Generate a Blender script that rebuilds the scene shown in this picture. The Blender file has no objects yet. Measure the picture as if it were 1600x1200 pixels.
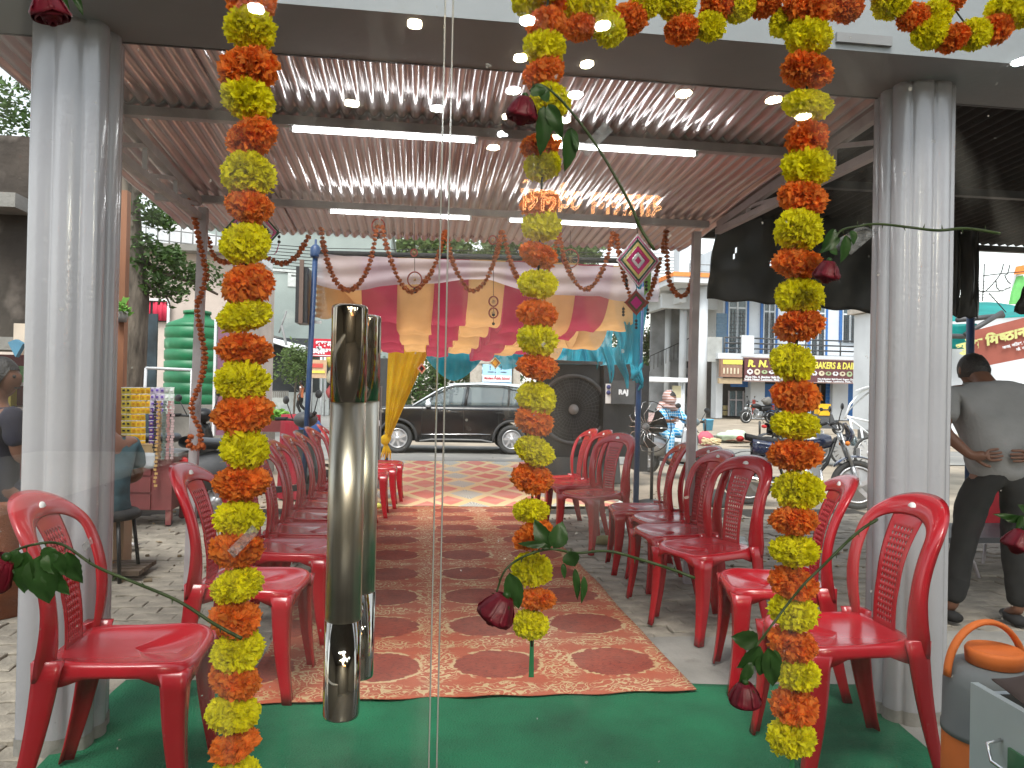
import bpy, bmesh, math, random
from mathutils import Vector as V, Matrix, noise
sc = bpy.context.scene
COL = sc.collection
rnd = random.Random(11)
rad = math.radians
pi = math.pi

# ---------------------------------------------------------------- camera, sky, sun, exposure
cam_data = bpy.data.cameras.new('camera')
cam = bpy.data.objects.new('camera', cam_data)
COL.objects.link(cam)
cam_data.sensor_width = 36
cam_data.lens = 1180 / 1600 * 36
cam_data.clip_start = 0.05
cam_data.clip_end = 2000
CAM = V((0, 0, 1.32))
ROT = Matrix.Rotation(rad(-7.2), 3, 'Z') @ Matrix.Rotation(rad(90.39), 3, 'X') @ Matrix.Rotation(rad(1.2), 3, 'Z')
cam.matrix_world = Matrix.Translation(CAM) @ ROT.to_4x4()
sc.camera = cam

world = bpy.data.worlds.new('World')
sc.world = world
world.use_nodes = True
wn = world.node_tree
sky = wn.nodes.new('ShaderNodeTexSky')
sky.sky_type = 'NISHITA'
sky.sun_disc = False
sky.sun_elevation = rad(58)
sky.sun_rotation = rad(200)
sky.air_density = 1.6
sky.dust_density = 1.2
sky.ozone_density = 1.0
wn.nodes['Background'].inputs['Strength'].default_value = 0.13
hs = wn.nodes.new('ShaderNodeHueSaturation'); hs.inputs['Saturation'].default_value = .28; hs.inputs['Value'].default_value = 1.15   # bright overcast
wn.links.new(sky.outputs[0], hs.inputs['Color']); wn.links.new(hs.outputs[0], wn.nodes['Background'].inputs['Color'])

sun_data = bpy.data.lights.new('sun', 'SUN')
sun_data.energy = 1.8
sun_data.angle = rad(25)
sun_data.color = (1.0, 0.96, 0.9)
sun = bpy.data.objects.new('sun', sun_data)
COL.objects.link(sun)
sun.rotation_euler = (rad(32), 0, rad(-20))
sc.view_settings.view_transform = 'Standard'
sc.view_settings.look = 'None'
sc.view_settings.gamma = 1
sc.view_settings.use_curve_mapping = False
sc.view_settings.exposure = 1.15
sc.cycles.use_denoising = True
sc.cycles.max_bounces = 8
sc.cycles.diffuse_bounces = 3
sc.cycles.glossy_bounces = 3
sc.cycles.transparent_max_bounces = 16
sc.cycles.caustics_reflective = False
sc.cycles.caustics_refractive = False
sc.cycles.sample_clamp_indirect = 8

# ---------------------------------------------------------------- pixel -> point at a known depth
def ray(px, py): return ROT @ V(((px - 800) / 1180, -(py - 600) / 1180, -1))
def PY(px, py, y): d = ray(px, py); return CAM + d * (y / d.y)
def PX(px, py, x): d = ray(px, py); return CAM + d * (x / d.x)
def PZ(px, py, z): return CAM + ray(px, py) * z
def PH(px, py, h): d = ray(px, py); return CAM + d * ((h - 1.32) / d.z)
def gz(y): return 0.0 if y < 7 else (-.18 if y > 14 else -.18 * (y - 7) / 7)
def GP(px, py):
    d = ray(px, py); t = .5
    while t < 400:
        p = CAM + d * t
        if p.z < gz(p.y): return V((p.x, p.y, gz(p.y)))
        t *= 1.002
    return p

# ---------------------------------------------------------------- mesh builder
class MB:
    def __init__(s): s.v = []; s.f = []; s.sm = []; s.mi = []
    def add(s, vs, fs, smooth=False, mi=0):
        o = len(s.v); s.v += [V(x) for x in vs]
        for f in fs: s.f.append([i + o for i in f]); s.sm.append(smooth); s.mi.append(mi)
        return s
    def box(s, c, d, rot=None, mi=0, taper=1.0):
        c = V(c); x, y, z = d[0] / 2, d[1] / 2, d[2] / 2
        vs = []
        for sz in (-1, 1):
            k = taper if sz > 0 else 1
            for sx, sy in ((-1, -1), (1, -1), (1, 1), (-1, 1)):
                p = V((sx * x * k, sy * y * k, sz * z))
                vs.append(c + (rot @ p if rot else p))
        return s.add(vs, [(3, 2, 1, 0), (4, 5, 6, 7), (0, 1, 5, 4), (1, 2, 6, 5), (2, 3, 7, 6), (3, 0, 4, 7)], mi=mi)
    def beam(s, a, b, w, h=None, up=(0, 0, 1), mi=0):
        a, b = V(a), V(b); h = h or w; d = (b - a); L = d.length
        if L < 1e-6: return s
        z = d / L; u = V(up)
        if abs(z.dot(u)) > .98: u = V((0, 1, 0)) if abs(z.y) < .9 else V((1, 0, 0))
        x = u.cross(z).normalized(); y = z.cross(x)
        m = Matrix((x, y, z)).transposed()
        return s.box((a + b) / 2, (w, h, L), m, mi=mi)
    def tube(s, pts, r, n=8, smooth=True, cap=True, mi=0, flat=1.0):
        pts = [V(p) for p in pts]; rs = r if isinstance(r, (list, tuple)) else [r] * len(pts)
        rings = []; px = None
        for i, p in enumerate(pts):
            t = (pts[min(i + 1, len(pts) - 1)] - pts[max(i - 1, 0)])
            t = t.normalized() if t.length > 1e-9 else V((0, 0, 1))
            if px is None:
                u = V((0, 0, 1)) if abs(t.z) < .9 else V((1, 0, 0)); px = u.cross(t).normalized()
            else:
                q = px - t * px.dot(t); px = q.normalized() if q.length > 1e-6 else px
            py = t.cross(px)
            rings.append([p + (px * math.cos(2 * pi * k / n) + py * math.sin(2 * pi * k / n) * flat) * rs[i] for k in range(n)])
        vs = [q for r_ in rings for q in r_]; fs = []
        for i in range(len(pts) - 1):
            for k in range(n): fs.append((i * n + k, i * n + (k + 1) % n, (i + 1) * n + (k + 1) % n, (i + 1) * n + k))
        if cap: fs.append(tuple(range(n))[::-1]); fs.append(tuple((len(pts) - 1) * n + k for k in range(n)))
        return s.add(vs, fs, smooth, mi)
    def lathe(s, prof, c=(0, 0, 0), n=24, rot=None, smooth=True, mi=0):
        c = V(c); vs = []; fs = []
        for r, z in prof:
            for k in range(n):
                p = V((r * math.cos(2 * pi * k / n), r * math.sin(2 * pi * k / n), z)); vs.append(c + (rot @ p if rot else p))
        for i in range(len(prof) - 1):
            for k in range(n): fs.append((i * n + k, i * n + (k + 1) % n, (i + 1) * n + (k + 1) % n, (i + 1) * n + k))
        if prof[0][0] > 1e-5: fs.append(tuple(range(n))[::-1])
        if prof[-1][0] > 1e-5: fs.append(tuple((len(prof) - 1) * n + k for k in range(n)))
        return s.add(vs, fs, smooth, mi)
    def grid(s, fn, nu, nv, smooth=True, mi=0, skip=None):
        vs = [fn(i / nu, j / nv) for j in range(nv + 1) for i in range(nu + 1)]
        fs = [(j * (nu + 1) + i, j * (nu + 1) + i + 1, (j + 1) * (nu + 1) + i + 1, (j + 1) * (nu + 1) + i)
              for j in range(nv) for i in range(nu) if not (skip and skip(i, j))]
        return s.add(vs, fs, smooth, mi)
    def ball(s, c, r, n=12, m=8, mi=0, jit=0):
        c = V(c); r = (r, r, r) if not isinstance(r, (tuple, list)) else r
        def fn(u, v):
            a, b = 2 * pi * u, pi * (v - .5)
            k = 1 + (jit * noise.noise(V((math.cos(a) * 1.5, math.sin(a) * 1.5, b * 1.5)) + c * 9) if jit else 0)
            return c + V((r[0] * math.cos(a) * math.cos(b), r[1] * math.sin(a) * math.cos(b), r[2] * math.sin(b))) * k
        return s.grid(fn, n, m, True, mi)
    def quad(s, a, b, c, d, mi=0): return s.add([a, b, c, d], [(0, 1, 2, 3)], mi=mi)
    def poly(s, pts, off, mi=0):        # planar outline extruded along off
        n = len(pts); off = V(off); a = [V(p) for p in pts]
        return s.add(a + [p + off for p in a], [tuple(range(n))[::-1], tuple(range(n, 2 * n))] +
                     [(i, (i + 1) % n, n + (i + 1) % n, n + i) for i in range(n)], mi=mi)
    def ring(s, c, x, y, ro, ri, t, n=24, mi=0):   # flat ring / disc in plane x,y, thickness t
        c, x, y = V(c), V(x), V(y); z = x.cross(y).normalized() * t / 2
        vs = []
        for k in range(n):
            d = x * math.cos(2 * pi * k / n) + y * math.sin(2 * pi * k / n)
            vs += [c + d * ro + z, c + d * ri + z, c + d * ri - z, c + d * ro - z]
        fs = []
        for k in range(n):
            a, b = 4 * k, 4 * ((k + 1) % n)
            for q in range(4): fs.append((a + q, b + q, b + (q + 1) % 4, a + (q + 1) % 4))
        return s.add(vs, fs, True, mi)
    def mesh(s, name, mats, solid=0, weld=False):
        me = bpy.data.meshes.new(name)
        me.from_pydata([tuple(v) for v in s.v], [], s.f)
        for i, p in enumerate(me.polygons): p.use_smooth = s.sm[i]; p.material_index = s.mi[i]
        for m in (mats if isinstance(mats, (list, tuple)) else [mats]): me.materials.append(m)
        bm = bmesh.new(); bm.from_mesh(me)
        if weld: bmesh.ops.remove_doubles(bm, verts=bm.verts, dist=1e-5)
        bmesh.ops.recalc_face_normals(bm, faces=bm.faces)
        if solid: bmesh.ops.solidify(bm, geom=bm.faces[:], thickness=solid)
        bm.to_mesh(me); bm.free(); me.update()
        return me
    def build(s, name, mats, parent=None, world=True, **kw):
        if parent is not None and world:
            o = rootloc(parent)
            for v in s.v: v -= o
        return link(s.mesh(name, mats, **kw), name, parent)

def link(me, name, parent=None, loc=None, rz=0):
    ob = bpy.data.objects.new(name, me); COL.objects.link(ob)
    if parent is not None: ob.parent = parent
    if loc is not None: ob.location = loc
    ob.rotation_euler.z = rz
    return ob
def rootloc(o):
    t = V((0, 0, 0))
    while o is not None: t += o.location; o = o.parent
    return t
def thing(name, label, cat, loc=(0, 0, 0), rz=0, group=None):
    o = bpy.data.objects.new(name, None); COL.objects.link(o); o.empty_display_size = .1
    o.location = loc; o.rotation_euler.z = rz
    return tag(o, label, cat, group)
def tag(o, label, cat, group=None, kind=None):
    if label: o['label'] = label
    if cat: o['category'] = cat
    if group: o['group'] = group
    if kind: o['kind'] = kind
    return o
def setting(o): o['kind'] = 'structure'; return o
KIDS = {}
def copy_tree(root, label=None, group=None):
    kids = {}
    for o in bpy.data.objects:
        if o.parent: kids.setdefault(o.parent.name, []).append(o)
    def cp(o, par):
        c = o.copy(); COL.objects.link(c); c.parent = par
        for ch in kids.get(o.name, []): cp(ch, c)
        return c
    r = cp(root, None)
    if label: r['label'] = label
    if group: r['group'] = group
    return r

# ---------------------------------------------------------------- materials
def mat(name, col, rough=.6, metal=0, var=.12, scale=6, bump=0, bscale=30, coat=0, emit=0, island=0, trans=0,
        spots=None, spec=.5, stretch=None, alpha=1):
    m = bpy.data.materials.new(name); m.use_nodes = True
    nt = m.node_tree; N = nt.nodes; L = nt.links; b = N['Principled BSDF']
    b.inputs['Roughness'].default_value = rough; b.inputs['Metallic'].default_value = metal
    b.inputs['Coat Weight'].default_value = coat; b.inputs['Specular IOR Level'].default_value = spec
    b.inputs['Coat Roughness'].default_value = .08
    tc = N.new('ShaderNodeTexCoord'); mp = N.new('ShaderNodeMapping'); L.new(tc.outputs['Object'], mp.inputs[0])
    if stretch: mp.inputs['Scale'].default_value = stretch
    col = tuple(col) + (1,) if len(col) == 3 else col
    ns = N.new('ShaderNodeTexNoise'); ns.inputs['Scale'].default_value = scale; ns.inputs['Detail'].default_value = 5
    L.new(mp.outputs[0], ns.inputs['Vector'])
    rp = N.new('ShaderNodeMapRange'); rp.inputs['To Min'].default_value = 1 - var * 1.6; rp.inputs['To Max'].default_value = 1 + var * 1.6
    rp.inputs['From Min'].default_value = .25; rp.inputs['From Max'].default_value = .75
    L.new(ns.outputs[0], rp.inputs[0])
    fac = rp.outputs[0]
    if island:
        g = N.new('ShaderNodeNewGeometry'); r2 = N.new('ShaderNodeMapRange')
        r2.inputs['To Min'].default_value = 1 - island; r2.inputs['To Max'].default_value = 1 + island
        L.new(g.outputs['Random Per Island'], r2.inputs[0])
        mu = N.new('ShaderNodeMath'); mu.operation = 'MULTIPLY'; L.new(fac, mu.inputs[0]); L.new(r2.outputs[0], mu.inputs[1]); fac = mu.outputs[0]
    vm = N.new('ShaderNodeVectorMath'); vm.operation = 'SCALE'; vm.inputs[0].default_value = col[:3]; L.new(fac, vm.inputs['Scale'])
    out = vm.outputs[0]
    if spots:
        sc_, th, c2 = spots
        n2 = N.new('ShaderNodeTexNoise'); n2.inputs['Scale'].default_value = sc_; n2.inputs['Detail'].default_value = 6; L.new(mp.outputs[0], n2.inputs['Vector'])
        r3 = N.new('ShaderNodeMapRange'); r3.inputs['From Min'].default_value = th; r3.inputs['From Max'].default_value = th + .1; L.new(n2.outputs[0], r3.inputs[0])
        mx = N.new('ShaderNodeMix'); mx.data_type = 'RGBA'; L.new(r3.outputs[0], mx.inputs[0]); L.new(out, mx.inputs[6]); mx.inputs[7].default_value = tuple(c2) + (1,)
        out = mx.outputs[2]
    L.new(out, b.inputs['Base Color'])
    if bump:
        n3 = N.new('ShaderNodeTexNoise'); n3.inputs['Scale'].default_value = bscale; n3.inputs['Detail'].default_value = 5; L.new(mp.outputs[0], n3.inputs['Vector'])
        bp = N.new('ShaderNodeBump'); bp.inputs['Strength'].default_value = bump; bp.inputs['Distance'].default_value = .02
        L.new(n3.outputs[0], bp.inputs['Height']); L.new(bp.outputs[0], b.inputs['Normal'])
    if emit:
        b.inputs['Emission Color'].default_value = col; b.inputs['Emission Strength'].default_value = emit
    last = b.outputs[0]
    if trans:
        t = N.new('ShaderNodeBsdfTranslucent'); L.new(out, t.inputs[0])
        mx = N.new('ShaderNodeMixShader'); mx.inputs[0].default_value = trans; L.new(last, mx.inputs[1]); L.new(t.outputs[0], mx.inputs[2]); last = mx.outputs[0]
    if alpha < 1:
        t = N.new('ShaderNodeBsdfTransparent')
        mx = N.new('ShaderNodeMixShader'); mx.inputs[0].default_value = alpha; L.new(t.outputs[0], mx.inputs[1]); L.new(last, mx.inputs[2]); last = mx.outputs[0]
    if last is not b.outputs[0]: L.new(last, N['Material Output'].inputs[0])
    return m

def glass_mat(name, tint=(.93, .96, .95), fres=1.5, rough=0.0, body=0.0, bcol=(.1, .12, .13)):
    m = bpy.data.materials.new(name); m.use_nodes = True; nt = m.node_tree; N = nt.nodes; L = nt.links
    N.remove(N['Principled BSDF'])
    t = N.new('ShaderNodeBsdfTransparent'); t.inputs[0].default_value = tint + (1,)
    g = N.new('ShaderNodeBsdfGlossy'); g.inputs['Roughness'].default_value = rough
    f = N.new('ShaderNodeFresnel'); gg = N.new('ShaderNodeNewGeometry'); mr = N.new('ShaderNodeMapRange'); L.new(gg.outputs['Backfacing'], mr.inputs[0])
    mr.inputs['To Min'].default_value = fres; mr.inputs['To Max'].default_value = 1 / fres; L.new(mr.outputs[0], f.inputs['IOR'])
    src = t.outputs[0]
    if body:
        d = N.new('ShaderNodeBsdfDiffuse'); d.inputs[0].default_value = bcol + (1,)
        m0 = N.new('ShaderNodeMixShader'); m0.inputs[0].default_value = body; L.new(src, m0.inputs[1]); L.new(d.outputs[0], m0.inputs[2]); src = m0.outputs[0]
    mx = N.new('ShaderNodeMixShader'); L.new(f.outputs[0], mx.inputs[0]); L.new(src, mx.inputs[1]); L.new(g.outputs[0], mx.inputs[2])
    L.new(mx.outputs[0], N['Material Output'].inputs[0])
    return m

class NG:   # tiny node helper for patterned materials
    def __init__(s, name, rough=.8):
        s.m = bpy.data.materials.new(name); s.m.use_nodes = True; s.N = s.m.node_tree.nodes; s.L = s.m.node_tree.links
        s.b = s.N['Principled BSDF']; s.b.inputs['Roughness'].default_value = rough
        tc = s.N.new('ShaderNodeTexCoord'); s.vec = tc.outputs['Object']
        sp = s.N.new('ShaderNodeSeparateXYZ'); s.L.new(s.vec, sp.inputs[0]); s.x, s.y, s.z = sp.outputs
    def m_(s, op, a, b=0.0, c=0.0):
        n = s.N.new('ShaderNodeMath'); n.operation = op
        for i, q in enumerate((a, b, c)):
            if isinstance(q, (int, float)): n.inputs[i].default_value = q
            else: s.L.new(q, n.inputs[i])
        return n.outputs[0]
    def noise(s, scale, detail=4, vec=None):
        n = s.N.new('ShaderNodeTexNoise'); n.inputs['Scale'].default_value = scale; n.inputs['Detail'].default_value = detail
        s.L.new(vec or s.vec, n.inputs['Vector']); return n.outputs[0]
    def mix(s, f, a, b):
        n = s.N.new('ShaderNodeMix'); n.data_type = 'RGBA'
        for i, q in ((0, f), (6, a), (7, b)):
            if isinstance(q, tuple): n.inputs[i].default_value = q + (1,) if len(q) == 3 else q
            elif isinstance(q, (int, float)): n.inputs[i].default_value = q
            else: s.L.new(q, n.inputs[i])
        return n.outputs[2]
    def step(s, v, lo, hi):
        n = s.N.new('ShaderNodeMapRange'); n.inputs['From Min'].default_value = lo; n.inputs['From Max'].default_value = hi
        s.L.new(v, n.inputs[0]); return n.outputs[0]
    def done(s, col, bump=None, bs=.3):
        s.L.new(col, s.b.inputs['Base Color'])
        if bump is not None:
            bp = s.N.new('ShaderNodeBump'); bp.inputs['Strength'].default_value = bs; bp.inputs['Distance'].default_value = .01
            s.L.new(bump, bp.inputs['Height']); s.L.new(bp.outputs[0], s.b.inputs['Normal'])
        return s.m

M = {}
M['red'] = mat('red_plastic', (.36, .010, .018), .25, var=.12, scale=3, coat=.25, spots=(34, .68, (.33, .07, .07)))
M['sticker'] = mat('white_sticker', (.75, .74, .72), .4, var=.05)
M['ink'] = mat('ink', (.03, .03, .04), .5)
M['column'] = mat('grey_gloss_paint', (.35, .35, .37), .20, var=.06, scale=2, bump=.08, bscale=60, coat=.3, spots=(14, .74, (.2, .19, .18)))
M['beam'] = mat('pale_plaster_paint', (.22, .235, .24), .55, var=.08, scale=2, bump=.05)
M['roof'] = mat('pink_grey_sheet', (.60, .545, .56), .15, metal=.25, var=.14, scale=2.5, bump=.10, bscale=9, spots=(5, .62, (.50, .44, .455)), stretch=(1, .3, 1))
M['steel'] = mat('painted_grey_steel', (.42, .40, .405), .5, var=.15, scale=9)
M['steelpale'] = mat('painted_pale_steel', (.40, .36, .37), .45, var=.12, scale=9)
M['black'] = mat('black_plastic', (.018, .018, .02), .4, var=.2)
M['blackmatt'] = mat('black_matt', (.012, .012, .013), .85, var=.3)
M['darkgrey'] = mat('dark_grey', (.06, .062, .066), .5, var=.2)
M['grey'] = mat('mid_grey', (.2, .2, .2), .6)
M['white'] = mat('white_paint', (.74, .76, .78), .5, var=.06)
M['chrome'] = mat('chrome', (.75, .75, .75), .12, metal=1, var=.03)
M['brushed'] = mat('brushed_steel', (.66, .63, .54), .36, metal=1, var=.22, scale=90, stretch=(1, 1, .02))
M['polished'] = mat('polished_steel', (.60, .58, .52), .05, metal=1, var=.02)
M['polished_dark_refl'] = mat('polished_steel_painted_reflection', (.42, .37, .30), .10, metal=1, var=.02)  # same polished steel as the lower end, its dark reflection painted into the colour
M['rubber'] = mat('tyre_rubber', (.045, .045, .045), .8, var=.2, bump=.2, bscale=80)
M['bluepost'] = mat('blue_enamel', (.012, .045, .13), .4, var=.15)
M['tube'] = mat('tube_light', (1, 1, 1), .4, emit=9, var=0)
M['lamp_warm'] = mat('lamp_warm', (1, .86, .58), .4, emit=360, var=0)
M['lamp_cool'] = mat('lamp_cool', (.9, .96, 1), .4, emit=360, var=0)
M['neon'] = mat('neon_orange', (1, .42, .15), .4, emit=14, var=0)
M['green_mat'] = mat('green_felt', (.005, .135, .058), .95, var=.30, scale=2.2, bump=.9, bscale=120)
M['yellow_fl'] = mat('yellow_petal', (.98, .92, .008), .7, var=.08, scale=20, island=.15, trans=.35)
M['orange_fl'] = mat('orange_petal', (.98, .285, .035), .7, var=.10, scale=20, island=.2, trans=.35)
M['bead'] = mat('dry_marigold', (.50, .13, .035), .85, var=.3, scale=30, island=.25, trans=.15)
M['rose'] = mat('rose_red', (.16, .004, .018), .5, var=.25, scale=40, trans=.12)
M['leaf'] = mat('rose_leaf', (.028, .085, .018), .45, var=.3, scale=30, trans=.25)
M['stem'] = mat('rose_stem', (.035, .065, .016), .5, var=.25, scale=50)
M['thread'] = mat('dark_thread', (.02, .03, .015), .7)
M['ribbon'] = mat('green_ribbon', (.02, .22, .09), .6)
M['skin'] = mat('skin', (.17, .075, .045), .5, var=.08)
M['hair'] = mat('hair', (.008, .006, .006), .55, var=.2, bump=.4, bscale=90)
M['pvc'] = glass_mat('shop_glass', tint=(.975, .985, .98))
def smudge(m):   # dust, wiped streaks and small specks on the pane
    N = m.node_tree.nodes; L = m.node_tree.links; out = N['Material Output']; src = out.inputs[0].links[0].from_socket
    tc = N.new('ShaderNodeTexCoord'); mp = N.new('ShaderNodeMapping'); mp.inputs['Scale'].default_value = (3, 3, 1.2); mp.inputs['Rotation'].default_value = (0, .5, 0); L.new(tc.outputs['Object'], mp.inputs[0])
    a = N.new('ShaderNodeTexNoise'); a.inputs['Scale'].default_value = 2.2; a.inputs['Detail'].default_value = 7; a.inputs['Distortion'].default_value = 1.2; L.new(mp.outputs[0], a.inputs['Vector'])
    r1 = N.new('ShaderNodeMapRange'); r1.inputs['From Min'].default_value = .55; r1.inputs['From Max'].default_value = .80; r1.inputs['To Max'].default_value = .075; L.new(a.outputs[0], r1.inputs[0])
    b = N.new('ShaderNodeTexNoise'); b.inputs['Scale'].default_value = 70; b.inputs['Detail'].default_value = 2; L.new(tc.outputs['Object'], b.inputs['Vector'])
    r2 = N.new('ShaderNodeMapRange'); r2.inputs['From Min'].default_value = .76; r2.inputs['From Max'].default_value = .79; r2.inputs['To Max'].default_value = .35; L.new(b.outputs[0], r2.inputs[0])
    mx = N.new('ShaderNodeMath'); mx.operation = 'MAXIMUM'; L.new(r1.outputs[0], mx.inputs[0]); L.new(r2.outputs[0], mx.inputs[1])
    d = N.new('ShaderNodeBsdfDiffuse'); d.inputs[0].default_value = (.75, .75, .73, 1)
    ms = N.new('ShaderNodeMixShader'); L.new(mx.outputs[0], ms.inputs[0]); L.new(src, ms.inputs[1]); L.new(d.outputs[0], ms.inputs[2]); L.new(ms.outputs[0], out.inputs[0])
smudge(M['pvc'])
M['glassedge'] = mat('glass_edge', (.34, .36, .35), .15, var=.05)
# ================================================================ GROUND
M['dirt'] = mat('sandy_dirt', (.33, .275, .21), .95, var=.22, scale=1.3, bump=.5, bscale=14, spots=(3.0, .60, (.30, .25, .20)))
M['asphalt'] = mat('dusty_asphalt', (.22, .215, .20), .9, var=.12, scale=.8, bump=.3, bscale=40, spots=(1.2, .60, (.34, .31, .27)))
M['concrete'] = mat('rough_concrete', (.235, .225, .205), .85, var=.2, scale=2.5, bump=.4, bscale=25, spots=(4, .62, (.17, .16, .145)))
M['paver'] = mat('grey_paver', (.25, .222, .18), .85, var=.22, scale=7, bump=.5, bscale=45, island=.16, spots=(9, .64, (.36, .32, .26)))
M['joint'] = mat('paver_joint_soil', (.04, .035, .03), .95, var=.3, scale=20, bump=.4)

def nz(x, y): return .012 * noise.noise(V((x * .9, y * .9, 3))) if y > 8.6 else 0
xs = [-300, -120, -60, -40] + [x * 1.0 for x in range(-26, 40)] + [50, 80, 140, 300]
ys = [-6, 0, 2, 3, 4, 5, 6, 7] + [7 + .35 * i for i in range(1, 50)] + [26, 30, 36, 45, 60, 90, 200, 700]
b = MB(); nx = len(xs)
b.add([(x, y, gz(y) - .03 - (.02 if y < 7.5 else 0) + nz(x, y)) for y in ys for x in xs],
      [(j * nx + i, j * nx + i + 1, (j + 1) * nx + i + 1, (j + 1) * nx + i) for j in range(len(ys) - 1) for i in range(nx - 1)], True)
setting(b.build('ground', M['dirt']))
b = MB()
b.grid(lambda u, v: V((-60 + 130 * u, 15.5 + .25 * math.sin(u * 60) + 4.3 * v, gz(20) - .012)), 80, 2)
setting(b.build('road', M['asphalt']))
b = MB()
b.grid(lambda u, v: V((-7.5 + 6.8 * u + 1.2 * v, 19.9 + 40 * v, gz(20) - .012)), 4, 30)
setting(b.build('side_road', M['asphalt']))
# raised plaza with kerb stones on the right
b = MB(); b.box((24, 38.6, -.12), (32, 32, .16)); pl = setting(b.build('pavement', M['dirt']))
for i in range(9):
    if i == 4: continue
    b = MB(); b.box((8.7 + i * 1.0, 22.52, -.09), (.96, .16, .2), Matrix.Rotation(rnd.uniform(-.02, .02), 3, 'Z')); b.build('kerb_stone', M['concrete'], pl)
# concrete apron in front of the shop
b = MB()
b.box((-4.0, 1.15, -.025), (6.2, 2.2, .05)); b.box((3.9, 2.0, -.025), (5.8, 3.9, .05)); b.box((.05, 2.0, -.027), (1.9, 3.9, .05))
setting(b.build('apron', M['concrete']))

# pavers : zig-zag blocks, the nearest as parts
pv = MB(); pv.box((-.3, 6.2, -.045), (11, 4.5, .03)); pv.box((-3.3, 3.09, -.044), (5.0, 1.72, .03)); pvb = setting(pv.build('paving', M['joint']))
def paver_mesh(seed):
    r = random.Random(seed); L_, W_ = .1175, .0590; j = lambda a=.004: r.uniform(-a, a)
    pts = [(-L_, -W_), (-L_ * .5, -W_ + .008), (0, -W_ - .004), (L_ * .5, -W_ + .008), (L_, -W_), (L_ - .008, 0), (L_, W_), (L_ * .5, W_ + .008), (0, W_ - .004), (-L_ * .5, W_ + .008), (-L_, W_), (-L_ + -.008, 0)]
    pts = [(x + j(), y + j()) for x, y in pts]; n = len(pts); hz = j(.0012)
    vs = [(x, y, -.03) for x, y in pts] + [(x, y, -.004) for x, y in pts] + [(x * .95, y * .9, 0) for x, y in pts] + [(0, 0, 0)]
    fs = [(i, (i + 1) % n, n + (i + 1) % n, n + i) for i in range(n)] + [(n + i, n + (i + 1) % n, 2 * n + (i + 1) % n, 2 * n + i) for i in range(n)] + [(2 * n + i, 2 * n + (i + 1) % n, 3 * n) for i in range(n)]
    return vs, fs
PM = [paver_mesh(i) for i in range(6)]
PMe = []
for vs, fs in PM:
    k = MB(); k.add(vs, fs); PMe.append(k.mesh('paver', M['paver']))
cells = []
for j in range(-13, 34):
    y = 3.98 + j * .122
    for i in range(-26, 24):
        x = i * .24 + (.12 if j % 2 else 0)
        if (-.60 < x < 1.12 and y < 8.3) or (j < 0 and x > -.95): continue
        d = math.hypot(x, y); lat = x * math.cos(rad(7.2)) - y * math.sin(rad(7.2)); dep = x * math.sin(rad(7.2)) + y * math.cos(rad(7.2))
        if abs(lat / dep) > .74: continue
        cells.append((d, x, y))
cells.sort(); rest = MB()
for k, (d, x, y) in enumerate(cells):
    q = rnd.randrange(6); rx_, ry_ = rnd.uniform(-.03, .03), rnd.uniform(-.03, .03); z = rnd.uniform(-.008, .004) + gz(y) + .012 * noise.noise(V((x, y, 0)))
    if k < 300:
        o = link(PMe[q], 'paver', pvb, (x, y, z)); o.rotation_euler = (rx_, ry_, rnd.uniform(-.02, .02))
    else:
        m3 = Matrix.Rotation(rnd.uniform(-.02, .02), 3, 'Z') @ Matrix.Rotation(ry_, 3, 'Y') @ Matrix.Rotation(rx_, 3, 'X')
        rest.add([m3 @ V(p) + V((x, y, z)) for p in PM[q][0]], PM[q][1])
o = rest.build('paver_field', M['paver'], pvb); o['kind'] = 'stuff'

# ---------------------------------------------------------------- floor coverings
g = NG('red_gold_mat', .85)
nn = g.noise(9, 3)
PXc, PYc = .564, .585
ux = g.m_('SUBTRACT', g.m_('FRACT', g.m_('MULTIPLY_ADD', g.x, 1 / PXc, 99.782)), .5)
vy = g.m_('SUBTRACT', g.m_('FRACT', g.m_('MULTIPLY_ADD', g.y, 1 / PYc, 94.415)), .5)
wob = g.m_('MULTIPLY_ADD', g.noise(26, 3), .34, -.17)
def ell(ax, ay, u=ux, v=vy): return g.m_('ADD', wob, g.m_('SQRT', g.m_('ADD', g.m_('POWER', g.m_('MULTIPLY', u, PXc / ax), 2), g.m_('POWER', g.m_('MULTIPLY', v, PYc / ay), 2))))
d1 = ell(.20, .175)
uc = g.m_('SUBTRACT', .5, g.m_('ABSOLUTE', ux)); vc = g.m_('SUBTRACT', .5, g.m_('ABSOLUTE', vy))
outside = g.step(d1, .99, 1.03)
ringm = g.m_('MULTIPLY', outside, g.step(d1, 1.13, 1.08))
reg = g.m_('MAXIMUM', g.m_('MAXIMUM', g.step(ell(.17, .080, ux, vc), 1.15, .85), g.step(ell(.12, .075, uc, vc), 1.1, .8)), g.step(ell(.115, .215, uc, vy), 1.15, .85))
sn = g.noise(8, 1.5); lines = g.step(g.m_('ABSOLUTE', g.m_('SINE', g.m_('MULTIPLY', sn, 30))), .42, .28)
sn2 = g.noise(17, 1.5); lines2 = g.step(g.m_('ABSOLUTE', g.m_('SINE', g.m_('MULTIPLY', sn2, 20))), .38, .22)
gold = g.m_('MULTIPLY', g.m_('MULTIPLY', outside, reg), g.m_('MAXIMUM', lines, lines2))
gold = g.m_('MAXIMUM', gold, g.m_('MULTIPLY', ringm, g.step(sn2, .46, .50)))
cv = g.N.new('ShaderNodeCombineXYZ'); g.L.new(g.m_('MULTIPLY', g.x, 5), cv.inputs[0]); g.L.new(g.m_('MULTIPLY', g.y, 17), cv.inputs[1])
streak = g.noise(1.6, 7, cv.outputs[0])
weave = g.noise(300, 1)
wearv = g.step(g.noise(1.4, 5), .35, .7)
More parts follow.
